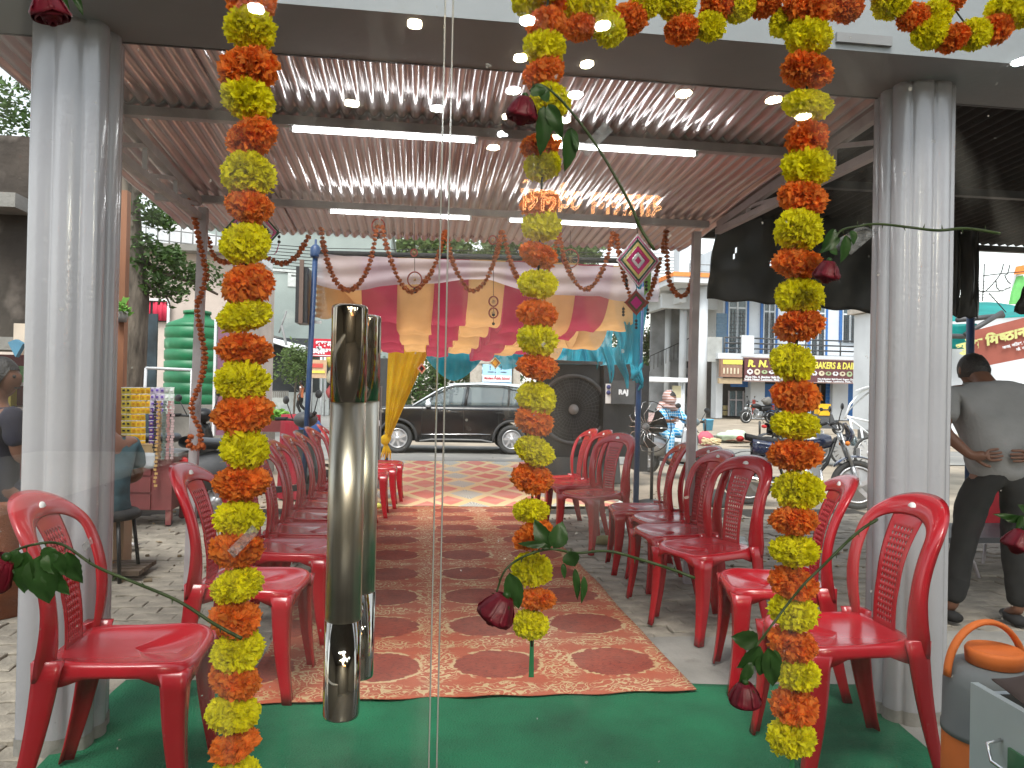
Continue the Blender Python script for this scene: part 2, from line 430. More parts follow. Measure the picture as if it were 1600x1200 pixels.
redc = g.mix(g.step(g.noise(5, 6), .3, .7), (.20, .028, .015), (.28, .048, .024))
redc = g.mix(g.m_('MULTIPLY', g.step(g.m_('ABSOLUTE', g.m_('SINE', g.m_('MULTIPLY', streak, 26))), .6, .1), .7), redc, (.075, .012, .009))
redc = g.mix(g.m_('MULTIPLY', outside, g.m_('MULTIPLY_ADD', streak, .5, .5)), redc, (.38, .082, .036))
c = g.mix(gold, redc, g.mix(wearv, (.40, .27, .13), (.55, .42, .24)))
c = g.mix(g.m_('MULTIPLY', wearv, .12), c, (.5, .42, .34))
carpet_mat = g.done(c, g.m_('ADD', weave, g.m_('MULTIPLY', nn, .6)), .35)

def sheet(x0, x1, y0, y1, z, nu, nv, wav=.004, edge=None, skew=0):
    def fn(u, v):
        x = x0 + (x1 - x0) * u; y = y0 + (y1 - y0) * v
        e = math.exp(-((y - y0) / .09) ** 2)
        yy = y + (.012 * noise.noise(V((x * 3, 0, 5))) + .008 * math.sin(x * 21)) * e
        h = wav * (1 + noise.noise(V((x * 2.2, y * 2.2, 1)))) + .010 * e * abs(noise.noise(V((x * 4, 2, 2))))
        xx = x + .012 * noise.noise(V((u * 2 + 5, y * 1.7, 0))) * (1 if u in (0, 1) else .3)
        return V((xx, yy, gz(y) + z + h))
    return MB().grid(fn, nu, nv)
c1 = sheet(-.70, 1.245, 3.19, 8.85, .012, 50, 130).build('carpet', carpet_mat, solid=-.004)
tag(c1, 'red mat with gold scrollwork and dark ovals running out from the door', 'carpet')
g = NG('cream_diamond_mat', .8)
dx_ = g.m_('ABSOLUTE', g.m_('SUBTRACT', g.m_('FRACT', g.m_('MULTIPLY_ADD', g.x, 1 / .52, 100.2)), .5))
dy_ = g.m_('ABSOLUTE', g.m_('SUBTRACT', g.m_('FRACT', g.m_('MULTIPLY', g.y, 1 / 1.3)), .5))
dd = g.m_('ADD', dx_, dy_)
idx = g.m_('FRACT', g.m_('MULTIPLY', g.m_('FLOOR', g.m_('MULTIPLY_ADD', g.x, 1 / .52, 100.2)), .5))
fan = g.step(g.m_('ABSOLUTE', g.m_('SINE', g.m_('MULTIPLY', g.m_('ARCTAN2', dx_, dy_), 14))), .3, .6)
inner = g.mix(g.step(idx, .2, .3), (.58, .15, .11), g.mix(fan, (.62, .60, .52), (.34, .35, .32)))
c = g.mix(g.step(dd, .40, .43), inner, (.66, .50, .26))
dd2 = g.m_('ADD', g.m_('SUBTRACT', .5, dx_), g.m_('SUBTRACT', .5, dy_))
c = g.mix(g.step(dd2, .36, .33), c, (.60, .20, .15))
c = g.mix(g.m_('MULTIPLY', g.step(g.noise(2, 5), .4, .7), .35), c, (.56, .50, .42))
m2 = g.done(c, g.noise(200, 1), .3)
c2 = sheet(-.78, 2.45, 8.55, 15.25, .018, 40, 90, wav=.008).build('carpet', m2, solid=-.004)
tag(c2, 'pale worn mat with red and grey diamonds at the far end by the road', 'carpet')
gm = MB()
def gfn(u, v):
    xa = -1.26 + .02 * v; xb = 1.66 + .36 * v
    y = .97 + (3.52 - .30 * u - .97) * v
    x = xa + (xb - xa) * u
    return V((x + (.012 * noise.noise(V((0, y * 4, 3))) if u in (0, 1) else 0), y + (.02 * noise.noise(V((x * 3, 0, 3))) if v == 1 else 0), .007 + .005 * noise.noise(V((x * 3, y * 3, 0))) + .004 * max(0, noise.noise(V((x * 9 + y * 4, y * 1.2, 7))) - .1) + (.012 * math.exp(-((x - .1) / .1) ** 2) if v > .7 else 0)))
o = gm.grid(gfn, 60, 50).build('floor_mat', M['green_mat'], solid=-.003)
tag(o, 'dark green felt mat spread before the glass door', 'mat')

# ================================================================ SHOP FRONT : columns, beam, canopy
def column(name, x, y, label, n=14, phase=0):
    prof = []
    K = 14 * n
    for k in range(K):
        a = 2 * pi * k / K
        sq = .134 / max(abs(math.cos(a)), abs(math.sin(a))) ** .45
        w = abs(math.sin((a + phase) * n / 2)) ** .55
        r = sq * (.86 + .17 * w)
        prof.append((r * math.cos(a), r * math.sin(a)))
    vs = [(x + p[0], y + p[1], z) for z in (0, .3, 1.2, 2.2, 2.605) for p in prof]
    fs = [(j * K + k, j * K + (k + 1) % K, (j + 1) * K + (k + 1) % K, (j + 1) * K + k) for j in range(4) for k in range(K)]
    t = thing(name, label, 'column', (x, y, 0))
    MB().add(vs, fs, True).build('fluted_shaft', M['column'], t)
    bs = MB(); bs.add([(x + p[0] * 1.02, y + p[1] * 1.02, z) for z in (-.05, .055) for p in prof], [(k, (k + 1) % K, K + (k + 1) % K, K + k) for k in range(K)], True)
    bs.build('base_skirt', M['concrete'], t)
XL = PY(109, 600, 2.95).x; XR = PY(1427, 600, 2.92).x
column('fluted_column', XL, 2.97, 'fluted grey column behind the leftmost red chair', 8, .3)
column('fluted_column', XR, 2.94, 'fluted grey column right of the flower strings, by the man in grey', 9, .15)
t = thing('door_beam', 'wide pale concrete beam across the tops of both fluted columns', 'beam', (0, 2.82, 2.6))
MB().box((.6, 2.82, 2.80), (9, .40, .39)).build('beam_body', M['beam'], t)
MB().box((.6, 3.025, 2.628), (9, .012, .05)).build('dark_flashing', M['darkgrey'], t)
MB().box((1.62, 2.612, 2.645), (.22, .012, .035), Matrix.Rotation(0, 3, 'Z')).build('wall_clip', M['grey'], t)

def roofz(y): return 2.665 - .066 * (y - 3.0)
canopy = thing('canopy', 'corrugated pinkish metal canopy over the chairs with tube lights below', 'canopy', (0, 4, 2.6))
pitch = .0665
def sheet_fn(x0, x1, y0, y1, dz):
    n = int((x1 - x0) / pitch * 10)
    def fn(u, v):
        x = x0 + (x1 - x0) * u; y = y0 + (y1 - y0) * v
        warp = .010 * noise.noise(V((x * 1.3, y * 2.2, dz * 50))) + .006 * math.sin(y * 4 + x)
        return V((x, y, roofz(y) + dz + .0125 * (math.cos(2 * pi * x / pitch) + .18 * math.cos(4 * pi * x / pitch)) + warp))
    return MB().grid(fn, n, 14)
for x0, x1, dz in ((-1.76, -.93, .0), (-.97, -.20, .004), (-.24, .56, .008), (.52, 1.30, .004), (1.26, 2.10, .0)):
    for y0, y1, dd in ((2.98, 3.98, .006), (3.7, 5.92, 0)):
        sheet_fn(x0, x1, y0, y1, dz + dd).build('corrugated_sheet', M['roof'], canopy, solid=.002)
for y in (3.72, 5.04):
    zz = roofz(y) - .037
    MB().box((.16, y, zz), (3.66, .045, .045)).build('purlin', M['steel'], canopy)
def truss(x, y0, y1, zt0, zt1, zb, mt, xo=0):
    tr = MB(); tr.beam((x, y0, zt0), (x, y1, zt1), .035, .05); top = tr.build('top_chord', mt, canopy)
    MB().beam((x, y0, zb), (x, y1 + .02, zb + .02), .04, .04).build('bottom_chord', mt, canopy)
    n = 4; st = (y1 - y0) / n
    for i in range(n):
        ya, yb = y0 + i * st, y0 + (i + 1) * st
        za = zt0 + (zt1 - zt0) * (i / n); zb2 = zt0 + (zt1 - zt0) * ((i + 1) / n)
        MB().beam((x, ya + .03, za - .02), (x, ya + .03, zb + .02), .022).build('strut', mt, canopy)
        MB().beam((x, ya + .05, zb + .02), (x, yb, zb2 - .02), .022).build('strut', mt, canopy)
truss(2.06, 3.04, 5.02, 2.62, 2.49, 2.43, M['steelpale'])
truss(-1.40, 3.04, 5.02, 2.60, 2.475, 2.36, M['steel'])
for (x0, z0, x1, lab) in ((PY(303, 735, 5.05).x, 0, PY(318, 340, 5.05).x, 'l'), (PY(1079, 735, 5.05).x, 0, PY(1088, 380, 5.05).x, 'r')):
    MB().beam((x0 - (x1 - x0) * .7, 5.05, 0), (x1, 5.05, 2.44), .052).build('post', M['steelpale'], canopy)
# tube lights
def tubelight(a, b, label):
    a, b = V(a), V(b); t = thing('tube_light', label, 'tube light', (a + b) / 2, group='tube lights under the canopy')
    MB().box((a + b) / 2 + V((0, 0, .020)), ((b - a).length, .022, .016), Matrix.Rotation(math.atan2(b.z - a.z, b.x - a.x) * -1, 3, 'Y')).build('fixture', M['white'], t)
    MB().tube([a, b], .0095, 10).build('tube', M['tube'], t)
    for p in (a, b): MB().box(p, (.016, .022, .024)).build('end_cap', M['white'], t)
for (pa, pb, y, lab) in (((455, 201), (744, 228), 3.72, 'long lit tube light under the near purlin, left of the middle flower string'),
                         ((818, 233), (1087, 246), 3.72, 'lit tube light under the near purlin behind the hanging rose'),
                         ((515, 323), (735, 346), 5.04, 'lit tube light under the far purlin, left of the middle flower string'),
                         ((795, 350), (995, 357), 5.04, 'lit tube light under the far purlin above the diamond ornament')):
    A, B = PY(*pa, y), PY(*pb, y); zz = roofz(y) - .075
    tubelight((A.x, y, zz), (B.x, y, zz), lab)

# ================================================================ SHOP ROOM behind the camera (seen as reflections in the glass)
M['wallin'] = mat('cream_wall', (.12, .113, .10), .7, var=.05)
M['tile'] = mat('pale_tile', (.10, .095, .09), .25, var=.08)
b = MB(); b.box((.4, -3.6, 1.45), (7.2, .1, 3.1)); setting(b.build('wall_back', M['wallin']))
b = MB(); b.box((-3.2, -1.5, 1.45), (.1, 4.2, 3.1)); setting(b.build('wall_left', M['wallin']))
b = MB(); b.box((4.0, -1.5, 1.45), (.1, 4.2, 3.1)); setting(b.build('wall_right', M['wallin']))
b = MB(); b.box((.4, -1.37, 2.93), (7.1, 4.36, .08)); setting(b.build('ceiling', mat('room_ceiling', (.14, .14, .14), .7)))
b = MB(); b.box((.4, -1.4, -.02), (7.3, 4.5, .05)); setting(b.build('floor', M['tile']))
t = thing('display_counter', 'long pale glass-topped counter inside the shop, seen in the glass', 'counter', (-1.9, -.9, 0), 0)
MB().box((-1.6, -.9, .45), (.7, 3.2, .9)).build('cabinet', M['wallin'], t)
MB().box((-1.6, -.9, .925), (.76, 3.26, .03)).build('top', M['white'], t)
GY = .88
LAMPW = ['at the very top over the left flower string', 'high on the beam left of the door gap', 'alone over the canopy sheets far left of the gap', 'just left of the door gap over the sheets', 'over the topmost blooms of the middle string', 'left of the middle string on the beam edge', 'right of the middle string on the beam edge', 'beside the top swag right of the middle string', 'right of the hanging rose leaves', 'touching the top of the hanging rose', 'at the lower left of the hanging rose bloom', 'below left of the hanging rose', 'on the long leaf of the hanging rose', 'on the orange bloom under the hanging rose', 'just above the near purlin right of the gap', 'alone over the canopy left of the right string', 'just left of the right flower string', 'at the right edge by the corner swag', 'on a yellow bloom of the right string', 'tiny one on the far purlin behind the middle string']
for i, (px, py, w) in enumerate(((400, 14, 0), (648, 38, 1), (550, 162, 1), (683, 170, 0), (824, 33, 0), (813, 91, 1), (917, 101, 1), (942, 41, 0), (899, 149, 0), (802, 142, 0),
                                 (795, 183, 1), (787, 210, 0), (881, 188, 1), (868, 214, 1), (771, 231, 1), (1068, 147, 1), (1209, 157, 1), (1595, 97, 0), (1255, 183, 1), (853, 346, 1))):
    p = PH(px, py, 2.885)
    q = V((p.x, 2 * GY - p.y, 2.885))
    if q.y < -3.4 or abs(q.x) > 3.8: continue
    s_ = .031 if p.y < 3.6 else .038
    lab = None
    o = MB().lathe([(s_, -.002), (s_ * .98, .006), (0, .006)], q, 20).build('downlight', M['lamp_warm' if w else 'lamp_cool'])
    tag(o, ('warm' if w else 'cool white') + ' downlight mirrored ' + LAMPW[i], 'downlight', ('warm' if w else 'cool') + ' downlights reflected in the glass')
# neon name on the back wall (its mirror image shows in the glass)
def text_mesh(body, size, ext=.0, sx=1.0, bold=0.0, shear=0.0, bevel=0.0, align='CENTER'):
    c = bpy.data.curves.new('t', 'FONT'); c.body = body; c.size = size; c.extrude = ext; c.offset = bold; c.shear = shear
    c.align_x = align; c.bevel_depth = bevel; c.resolution_u = 3
    if bevel: c.fill_mode = 'NONE'
    o = bpy.data.objects.new('t', c); COL.objects.link(o); bpy.context.view_layer.update()
    me = bpy.data.meshes.new_from_object(o.evaluated_get(bpy.context.evaluated_depsgraph_get()))
    bpy.data.objects.remove(o); bpy.data.curves.remove(c)
    for v in me.vertices: v.co.x *= sx
    return me
def put_text(body, size, mt, parent, p, xd, zd, name='lettering', fit=0, **kw):
    me = text_mesh(body, size, **kw)
    if fit:
        w_ = max(v.co.x for v in me.vertices) - min(v.co.x for v in me.vertices)
        for v in me.vertices: v.co.x *= fit / w_
    me.materials.clear(); me.materials.append(mt)
    xd, zd = V(xd).normalized(), V(zd).normalized(); nd = xd.cross(zd)
    m = Matrix((xd, zd, nd)).transposed(); p = V(p) - (rootloc(parent) if parent is not None else V((0, 0, 0)))
    for v in me.vertices: v.co = m @ v.co + p
    return link(me, name, parent)
def clip_mesh(me, xmax):
    bm = bmesh.new(); bm.from_mesh(me)
    bmesh.ops.bisect_plane(bm, geom=bm.verts[:] + bm.edges[:] + bm.faces[:], plane_co=(xmax, 0, 0), plane_no=(1, 0, 0), clear_outer=True)
    bm.to_mesh(me); bm.free(); return me
def deva(parts, size, mt, parent, p, xd, zd, name='lettering', sx=1.0, bold=0, shear=0, bevel=0, center=True):
    """parts: list of (string, keep fraction) set side by side, so conjuncts get their half forms; '^' adds the hook above"""
    xd, zd = V(xd).normalized(), V(zd).normalized(); m = Matrix((xd, zd, xd.cross(zd))).transposed()
    vs = []; fs = []; x = 0
    for s_, keep in parts:
        if s_ == ' ': x += size * .25; continue
        if s_ == '^':
            pts = [V((x - size * .19 + size * .11 * math.cos(a) , size * .80 + size * .10 * math.sin(a), 0)) for a in [pi * (.1 + .9 * k / 7) for k in range(8)]]
            o0 = len(vs)
            for k, q in enumerate(pts): vs += [q + V((0, size * .03, 0)), q - V((0, size * .03, 0))]
            fs += [(o0 + 2 * k, o0 + 2 * k + 1, o0 + 2 * k + 3, o0 + 2 * k + 2) for k in range(7)]; continue
        me = text_mesh(s_, size, bold=bold, shear=shear, bevel=bevel, align='LEFT')
        w = max((v.co.x for v in me.vertices), default=0)
        if keep < 1: clip_mesh(me, w * keep); w = w * keep
        o0 = len(vs); vs += [v.co + V((x, 0, 0)) for v in me.vertices]; fs += [[i + o0 for i in q.vertices] for q in me.polygons]
        x += w * (1 if keep == 1 else .97); bpy.data.meshes.remove(me)
    me = bpy.data.meshes.new(name); q0 = V(p) - (rootloc(parent) if parent is not None else V((0, 0, 0)))
    me.from_pydata([tuple(m @ V(((v.x - (x / 2 if center else 0)) * sx, v.y, v.z)) + q0) for v in vs], [], fs)
    me.materials.append(mt); return link(me, name, parent)
p0 = PY(925, 318, 2 * GY + 2.2)      # virtual image of the sign
t = thing('neon_sign', 'glowing orange neon shop name in Devanagari, mirrored in the glass near the top', 'neon sign', (p0.x, -2.2, p0.z))
w_ = (PY(1035, 318, 2 * GY + 2.2).x - PY(815, 318, 2 * GY + 2.2).x)
o = deva([('शासलम', 1), (' ', 1), ('ज', .62), ('वेल', 1), ('स', 1), ('^', 1)], .17, M['neon'], t, (p0.x, -2.2, p0.z - .05), (-1, 0, 0), (0, 0, 1), 'neon_tube', bevel=.0026)
bx = [v.co.x for v in o.data.vertices]; k = w_ / (max(bx) - min(bx))
for v in o.data.vertices: v.co.x *= k
for dx in (-.4, .4): MB().beam((p0.x + dx * w_, -2.27, p0.z + .1), (p0.x + dx * w_, -2.27, 2.89), .008).build('hanger', M['black'], t)
# ---------------------------------------------------------------- glass front
def glass(x0, x1, label):
    t = thing('glass_panel', label, 'glass', ((x0 + x1) / 2, GY, 0))
    MB().box(((x0 + x1) / 2, GY, 1.44), (x1 - x0, .010, 2.88)).build('pane', M['pvc'], t)
    return t
gl = glass(-3.1, .0225, 'left glass door leaf with the steel pull handle')
gr = glass(.0335, 3.9, 'right fixed glass pane beside the door gap')
for x, pp in ((.0235, gl), (.0325, gr)): MB().box((x, GY, 1.44), (.0016, .0104, 2.87)).build('polished_edge', M['glassedge'], pp)
# ================================================================ DOOR HANDLES
def handle(y, x0, ztop, zbot, label):
    t = thing('door_handle', label, 'door handle', (x0, y, (ztop + zbot) / 2)); r = .0190
    L = ztop - zbot
    z1 = zbot + L * .235; z2 = ztop - L * .235
    MB().lathe([(r - .004, zbot - .001), (r - .001, zbot), (r, zbot + .003), (r, z1)], (x0, y, 0), 40).build('lower_grip', M['polished'], t)
    MB().lathe([(r - .0004, z1), (r - .0004, z2)], (x0, y, 0), 40).build('brushed_grip', M['brushed'], t)
    MB().lathe([(r, z2), (r, ztop - .003), (r - .001, ztop), (r - .004, ztop + .001)], (x0, y, 0), 40).build('upper_grip', M['polished_dark_refl'], t)
    s_ = 1 if y < GY else -1
    for z in (zbot + .09, ztop - .09):
        MB().tube([(x0, y, z), (x0, GY - s_ * .005, z)], .007, 12).build('standoff', M['polished'], t)
    return t
handle(.812, PY(540, 800, .812).x, PY(540, 478, .812).z, PY(532, 1118, .812).z, 'thick round steel pull handle on the near side of the glass door')
handle(.945, PY(565, 800, .945).x, PY(568, 494, .945).z, PY(558, 1056, .945).z, 'matching round steel pull handle on the far side of the glass, half hidden')

# ================================================================ MARIGOLD STRINGS
def marigold(seed, n=640, rx=.034, rz=.025, Lp=.015, W=.0095):
    r = random.Random(seed); b = MB(); cup = (0, .14, -.14, .08, -.08)[seed % 5]
    b.ball((0, 0, 0), (rx * .62, rx * .62, rz * .62), 10, 6)
    lob = [V((r.gauss(0, 1), r.gauss(0, 1), r.gauss(0, .5))).normalized() for _ in range(6)]
    for i in range(n):
        z = 1 - 2 * (i + .5) / n; a = i * 2.39996 + r.uniform(-.3, .3); q = math.sqrt(max(0, 1 - z * z))
        d = V((q * math.cos(a), q * math.sin(a), z)).normalized()
        bulge = 1 + .17 * max(d.dot(l) for l in lob) - .13 + r.uniform(-.14, .08) + cup * d.z
        tip = V((d.x * rx, d.y * rx, d.z * rz)) * bulge
        out = V((d.x, d.y, d.z * 1.25)).normalized()
        out = (out + V((r.gauss(0, .3), r.gauss(0, .3), r.gauss(0, .3)))).normalized()
        side = out.cross(V((r.gauss(0, 1), r.gauss(0, 1), r.gauss(0, 1)))).normalized()
        nn = out.cross(side); L_ = Lp * r.uniform(.75, 1.2); w = W * r.uniform(.6, 1.25)
        base = tip - out * L_; mid = tip - out * L_ * .42 + nn * r.uniform(-.003, .003)
        cr = r.uniform(.0012, .004) * r.choice((-1, 1)); curl = nn * r.uniform(-.004, .004)
        vs = [base - side * w * .2, base + side * w * .2, mid - side * w * .5 , mid + nn * cr, mid + side * w * .5,
              tip - side * w * .46 + curl, tip - out * .0022 + nn * cr + curl * .8, tip + side * w * .42 + curl]
        b.add(vs, [(0, 1, 3, 2), (1, 4, 3), (2, 3, 6, 5), (3, 4, 7, 6)], False)
    return b
FM = {'Y': [], 'O': []}
for i in range(5):
    for k, mt in (('Y', M['yellow_fl']), ('O', M['orange_fl'])):
        FM[k].append(marigold(i * 7 + (3 if k == 'O' else 0), n=660 if k == 'Y' else 540, W=.0078 if k == 'Y' else .0100, rz=.026 if k == 'Y' else .0235).mesh('marigold', mt))
def put_flower(k, px, py, w, parent, y=.928, h=None):
    p = PY(px, py, y); dep = -(ROT.transposed() @ (p - CAM)).z
    s_ = (w / 1180 * dep) / .0705
    me = rnd.choice(FM[k]); o = link(me, 'marigold', parent, p - rootloc(parent))
    o.rotation_euler = (rnd.uniform(-.35, .35), rnd.uniform(-.35, .35), rnd.uniform(0, 6.3)); o.scale = (s_ * rnd.uniform(.94, 1.06), s_ * rnd.uniform(.94, 1.06), s_ * (h or rnd.uniform(.84, 1.2)))
    return o
def string_of(label, lst, w, xy_top, tail, name='flower_garland'):
    t = thing(name, label, 'garland', PY(lst[0][1], lst[0][2], .928), group='marigold strings on the glass door')
    for k, x, y in lst: put_flower(k, x + rnd.uniform(-1.5, 1.5), y, w * rnd.uniform(.94, 1.07), t)
    pts = [PY(x, y, .928) for _, x, y in lst]
    MB().tube([PY(*xy_top, .928)] + pts + [PY(*tail, .928)], .0016, 6).build('string', M['thread'], t)
    return t
S1 = [('O', 392, -4), ('Y', 390, 48), ('O', 389, 108), ('Y', 389, 158), ('O', 391, 216), ('Y', 389, 270), ('O', 390, 323), ('Y', 384, 383), ('O', 384, 441), ('Y', 383, 496), ('O', 382, 548),
      ('Y', 379, 600), ('O', 380, 648), ('Y', 382, 702), ('O', 380, 755), ('Y', 373, 808), ('O', 371, 860), ('Y', 372, 914), ('O', 367, 965), ('Y', 371, 1016), ('O', 367, 1063), ('Y', 364, 1110), ('O', 368, 1166), ('Y', 366, 1212)]
string_of('leftmost hanging string of yellow and orange marigolds on the glass', S1, 82, (394, -60), (362, 1300))
S2 = [('Y', 858, -22), ('O', 853, 34), ('Y', 852, 72), ('O', 850, 114), ('Y', 862, 155), ('O', 843, 226), ('Y', 848, 258), ('O', 845, 318), ('Y', 845, 354), ('O', 842, 398), ('Y', 841, 443), ('O', 841, 490), ('Y', 840, 533),
      ('O', 841, 573), ('Y', 838, 619), ('O', 836, 660), ('Y', 835, 703), ('O', 833, 748), ('Y', 831, 797), ('O', 833, 838), ('Y', 832, 886), ('O', 838, 935), ('Y', 831, 979)]
t2 = string_of('middle string of yellow and orange marigolds ending above the carpet in a green ribbon', S2, 63, (860, -60), (831, 1010))
MB().add([PY(828, 1000, .928), PY(834, 1000, .928), PY(834, 1058, .93), PY(826, 1058, .93)], [(0, 1, 2, 3)]).build('ribbon_tail', M['ribbon'], t2, solid=.0006)
S3 = [('O', 1263, 12), ('Y', 1261, 60), ('O', 1261, 110), ('Y', 1261, 161), ('O', 1261, 216), ('Y', 1260, 263), ('O', 1253, 310), ('Y', 1250, 358), ('O', 1248, 412), ('Y', 1250, 461), ('O', 1250, 508), ('Y', 1240, 563), ('O', 1245, 615),
      ('Y', 1243, 662), ('O', 1243, 709), ('Y', 1246, 762), ('O', 1241, 812), ('Y', 1240, 863), ('O', 1238, 912), ('Y', 1240, 957), ('O', 1240, 1005), ('Y', 1244, 1055), ('O', 1241, 1106), ('Y', 1238, 1155)]
t3 = string_of('rightmost hanging string of yellow and orange marigolds on the glass', S3, 74, (1264, -60), (1237, 1180))
MB().add([PY(1234, 1165, .928), PY(1240, 1165, .928), PY(1242, 1225, .93), PY(1233, 1225, .93)], [(0, 1, 2, 3)]).build('ribbon_tail', M['ribbon'], t3, solid=.0006)
def swag(label, lst, w):
    t = thing('flower_garland', label, 'garland', PY(lst[0][1], lst[0][2], .95), group='marigold swags along the top of the glass')
    for k, x, y in lst: put_flower(k, x, y, w * rnd.uniform(.93, 1.08), t, .955, h=1.2)
    MB().tube([PY(x, y, .955) for _, x, y in lst], .0014, 5).build('string', M['thread'], t)
swag('drooping marigold swag at the top edge, just right of the middle flower string', [('O', 818, -28), ('Y', 828, 4), ('O', 862, 2), ('Y', 890, 6), ('O', 906, 42), ('Y', 936, 10), ('Y', 950, 48), ('O', 984, 30), ('Y', 1008, 6), ('O', 1030, -25)], 56)
swag('drooping marigold swag at the top edge between the middle and right flower strings', [('Y', 1045, -30), ('Y', 1056, 10), ('O', 1064, 48), ('Y', 1108, 38), ('O', 1120, 8), ('Y', 1156, 12), ('O', 1196, 2), ('Y', 1228, 32), ('O', 1300, -5), ('O', 1322, 12), ('O', 1345, -25)], 56)
swag('drooping marigold swag in the top right corner above the right column', [('O', 1372, -28), ('Y', 1392, 8), ('O', 1426, 28), ('Y', 1452, 50), ('Y', 1462, 26), ('O', 1486, 58), ('O', 1482, 2), ('Y', 1522, 56), ('O', 1556, 44), ('Y', 1570, 14), ('Y', 1602, 20)], 54)

# ================================================================ ROSES taped to the glass
def leafmesh(L_, W_, seed=0, fold=.25, droop=.3):
    r = random.Random(seed)
    def fn(u, v):
        s_ = (u - .5) * 2; w = W_ * math.sin(pi * min(1, v * 1.02) ** .8) ** .75 * (1 if v < .98 else 0)
        return V((s_ * w * .5 * (1 + .05 * math.sin(v * 40)), v * L_, -fold * abs(s_) * w * .5 * -1 - droop * L_ * v * v + .02 * L_ * math.sin(v * 9 + s_ * 3 + seed)))
    return MB().grid(fn, 6, 12)
def leaf_at(px0, py0, px1, py1, wpx, parent, y=.862, seed=0, mt=None, name='leaf'):
    a, b = PY(px0, py0, y), PY(px1, py1, y - .004); d = b - a; L_ = d.length
    W_ = wpx / 1180 * y * 1.0
    lm = leafmesh(L_, W_, seed)
    yv = d.normalized(); zv = V((.25 * math.sin(seed * 2.1), -1, .2 * math.cos(seed))); xv = yv.cross(zv).normalized(); zv = xv.cross(yv)
    m = Matrix((xv, yv, zv)).transposed()
    k = MB(); k.v = [a + m @ v for v in lm.v]; k.f = lm.f; k.sm = lm.sm; k.mi = lm.mi
    return k.build(name, mt or M['leaf'], parent)
def rosebloom(c, r, axis, parent, seed=0):
    rr = random.Random(seed); b = MB(); ax = V(axis).normalized(); u = ax.orthogonal().normalized(); w = ax.cross(u)
    m = Matrix((u, w, ax)).transposed()
    for layer in range(5):
        npet = 3 + (layer > 1) + (layer > 3); R_ = r * (.34 + .155 * layer); H = r * (2.05 - .10 * layer)
        for k in range(npet):
            a0 = 2 * pi * k / npet + layer * 1.1 + rr.uniform(-.2, .2); span = 2 * pi / npet * 1.45
            op = .12 * layer
            def fn(s_, v, a0=a0, span=span, R_=R_, H=H, op=op, layer=layer):
                a = a0 + (s_ - .5) * span; e = abs(s_ - .5) * 2
                rad_ = R_ * (.42 + .62 * math.sin(pi * (.06 + (.80 if layer < 3 else .60) * v))) * (1 + .07 * noise.noise(V((a * 2, v * 3, layer * 5.0)))) * (1 + op * .3 * v * v) + .10 * r * e * v
                z = H * v * (1 - .14 * e ** 3) - .75 * r
                if v > .85 and layer > 2: rad_ += r * .09; z -= r * .04
                return V((rad_ * math.cos(a), rad_ * math.sin(a), z))
            b.grid(fn, 8, 7)
    b.v = [V(c) + m @ v for v in b.v]
    o = b.build('bloom', M['rose'], parent, solid=.0004)
    s_ = MB()
    for k in range(5):
        a = 2 * pi * k / 5
        s_.add([V(c) + m @ V(q) for q in ((r * .2 * math.cos(a - .6), r * .2 * math.sin(a - .6), -r * .8), (r * .2 * math.cos(a + .6), r * .2 * math.sin(a + .6), -r * .55), (r * 1.0 * math.cos(a), r * 1.0 * math.sin(a), -r * .35))], [(0, 1, 2)])
    s_.ball(V(c) - ax * r * .85, r * .26, 8, 6)
    s_.build('calyx', M['leaf'], parent)
def curve_pts(pts, n=6):
    out = []; P = [pts[0]] + list(pts) + [pts[-1]]
    for i in range(1, len(P) - 2):
        for k in range(n):
            t = k / n; a, b, c, d = P[i - 1], P[i], P[i + 1], P[i + 2]
            out.append(tuple(.5 * ((2 * b[j]) + (-a[j] + c[j]) * t + (2 * a[j] - 5 * b[j] + 4 * c[j] - d[j]) * t * t + (-a[j] + 3 * b[j] - 3 * c[j] + d[j]) * t ** 3) for j in range(len(b))))
    out.append(tuple(P[-2])); return out
def rose(label, stem, leaves, bloom=None, y=.862, name='rose', seed=0):
    t = thing(name, label, 'rose', PY(stem[0][0], stem[0][1], y))
    cp = curve_pts(stem); n = len(cp)
    MB().tube([PY(a, b, y - .002 + .002 * math.sin(i * .9)) for i, (a, b) in enumerate(cp)], [.0012 + .0008 * i / n for i in range(n)], 8).build('stem', M['stem'], t)
    th = MB()
    for i in range(3, n - 2, 4):
        p = PY(*cp[i], y); q = p + V((rnd.uniform(-.004, .004), -.003, rnd.choice((-.006, .006))))
        th.tube([p, q], [.0012, .0002], 5)
    tho = th.build('thorns', M['stem'], t); tho['kind'] = 'stuff'
    for i, L_ in enumerate(leaves): leaf_at(*L_, t, y - .004 - .002 * (i % 3), seed + i)
    if bloom: rosebloom(PY(bloom[0], bloom[1], y - .008), bloom[2] / 1180 * y, bloom[3], t, seed)
    return t
rose('drooping dark red rose with long leaves over the upper middle flower string', [(828, 142), (842, 132), (868, 148), (905, 190), (945, 248), (985, 320), (1000, 355), (1022, 390)],
     [(850, 165, 852, 236, 30), (857, 162, 878, 212, 24), (842, 150, 838, 134, 26), (893, 200, 890, 262, 28), (842, 150, 858, 140, 34), (903, 235, 896, 205, 10)], (817, 168, 21, (-.15, .12, -.95)), seed=1)
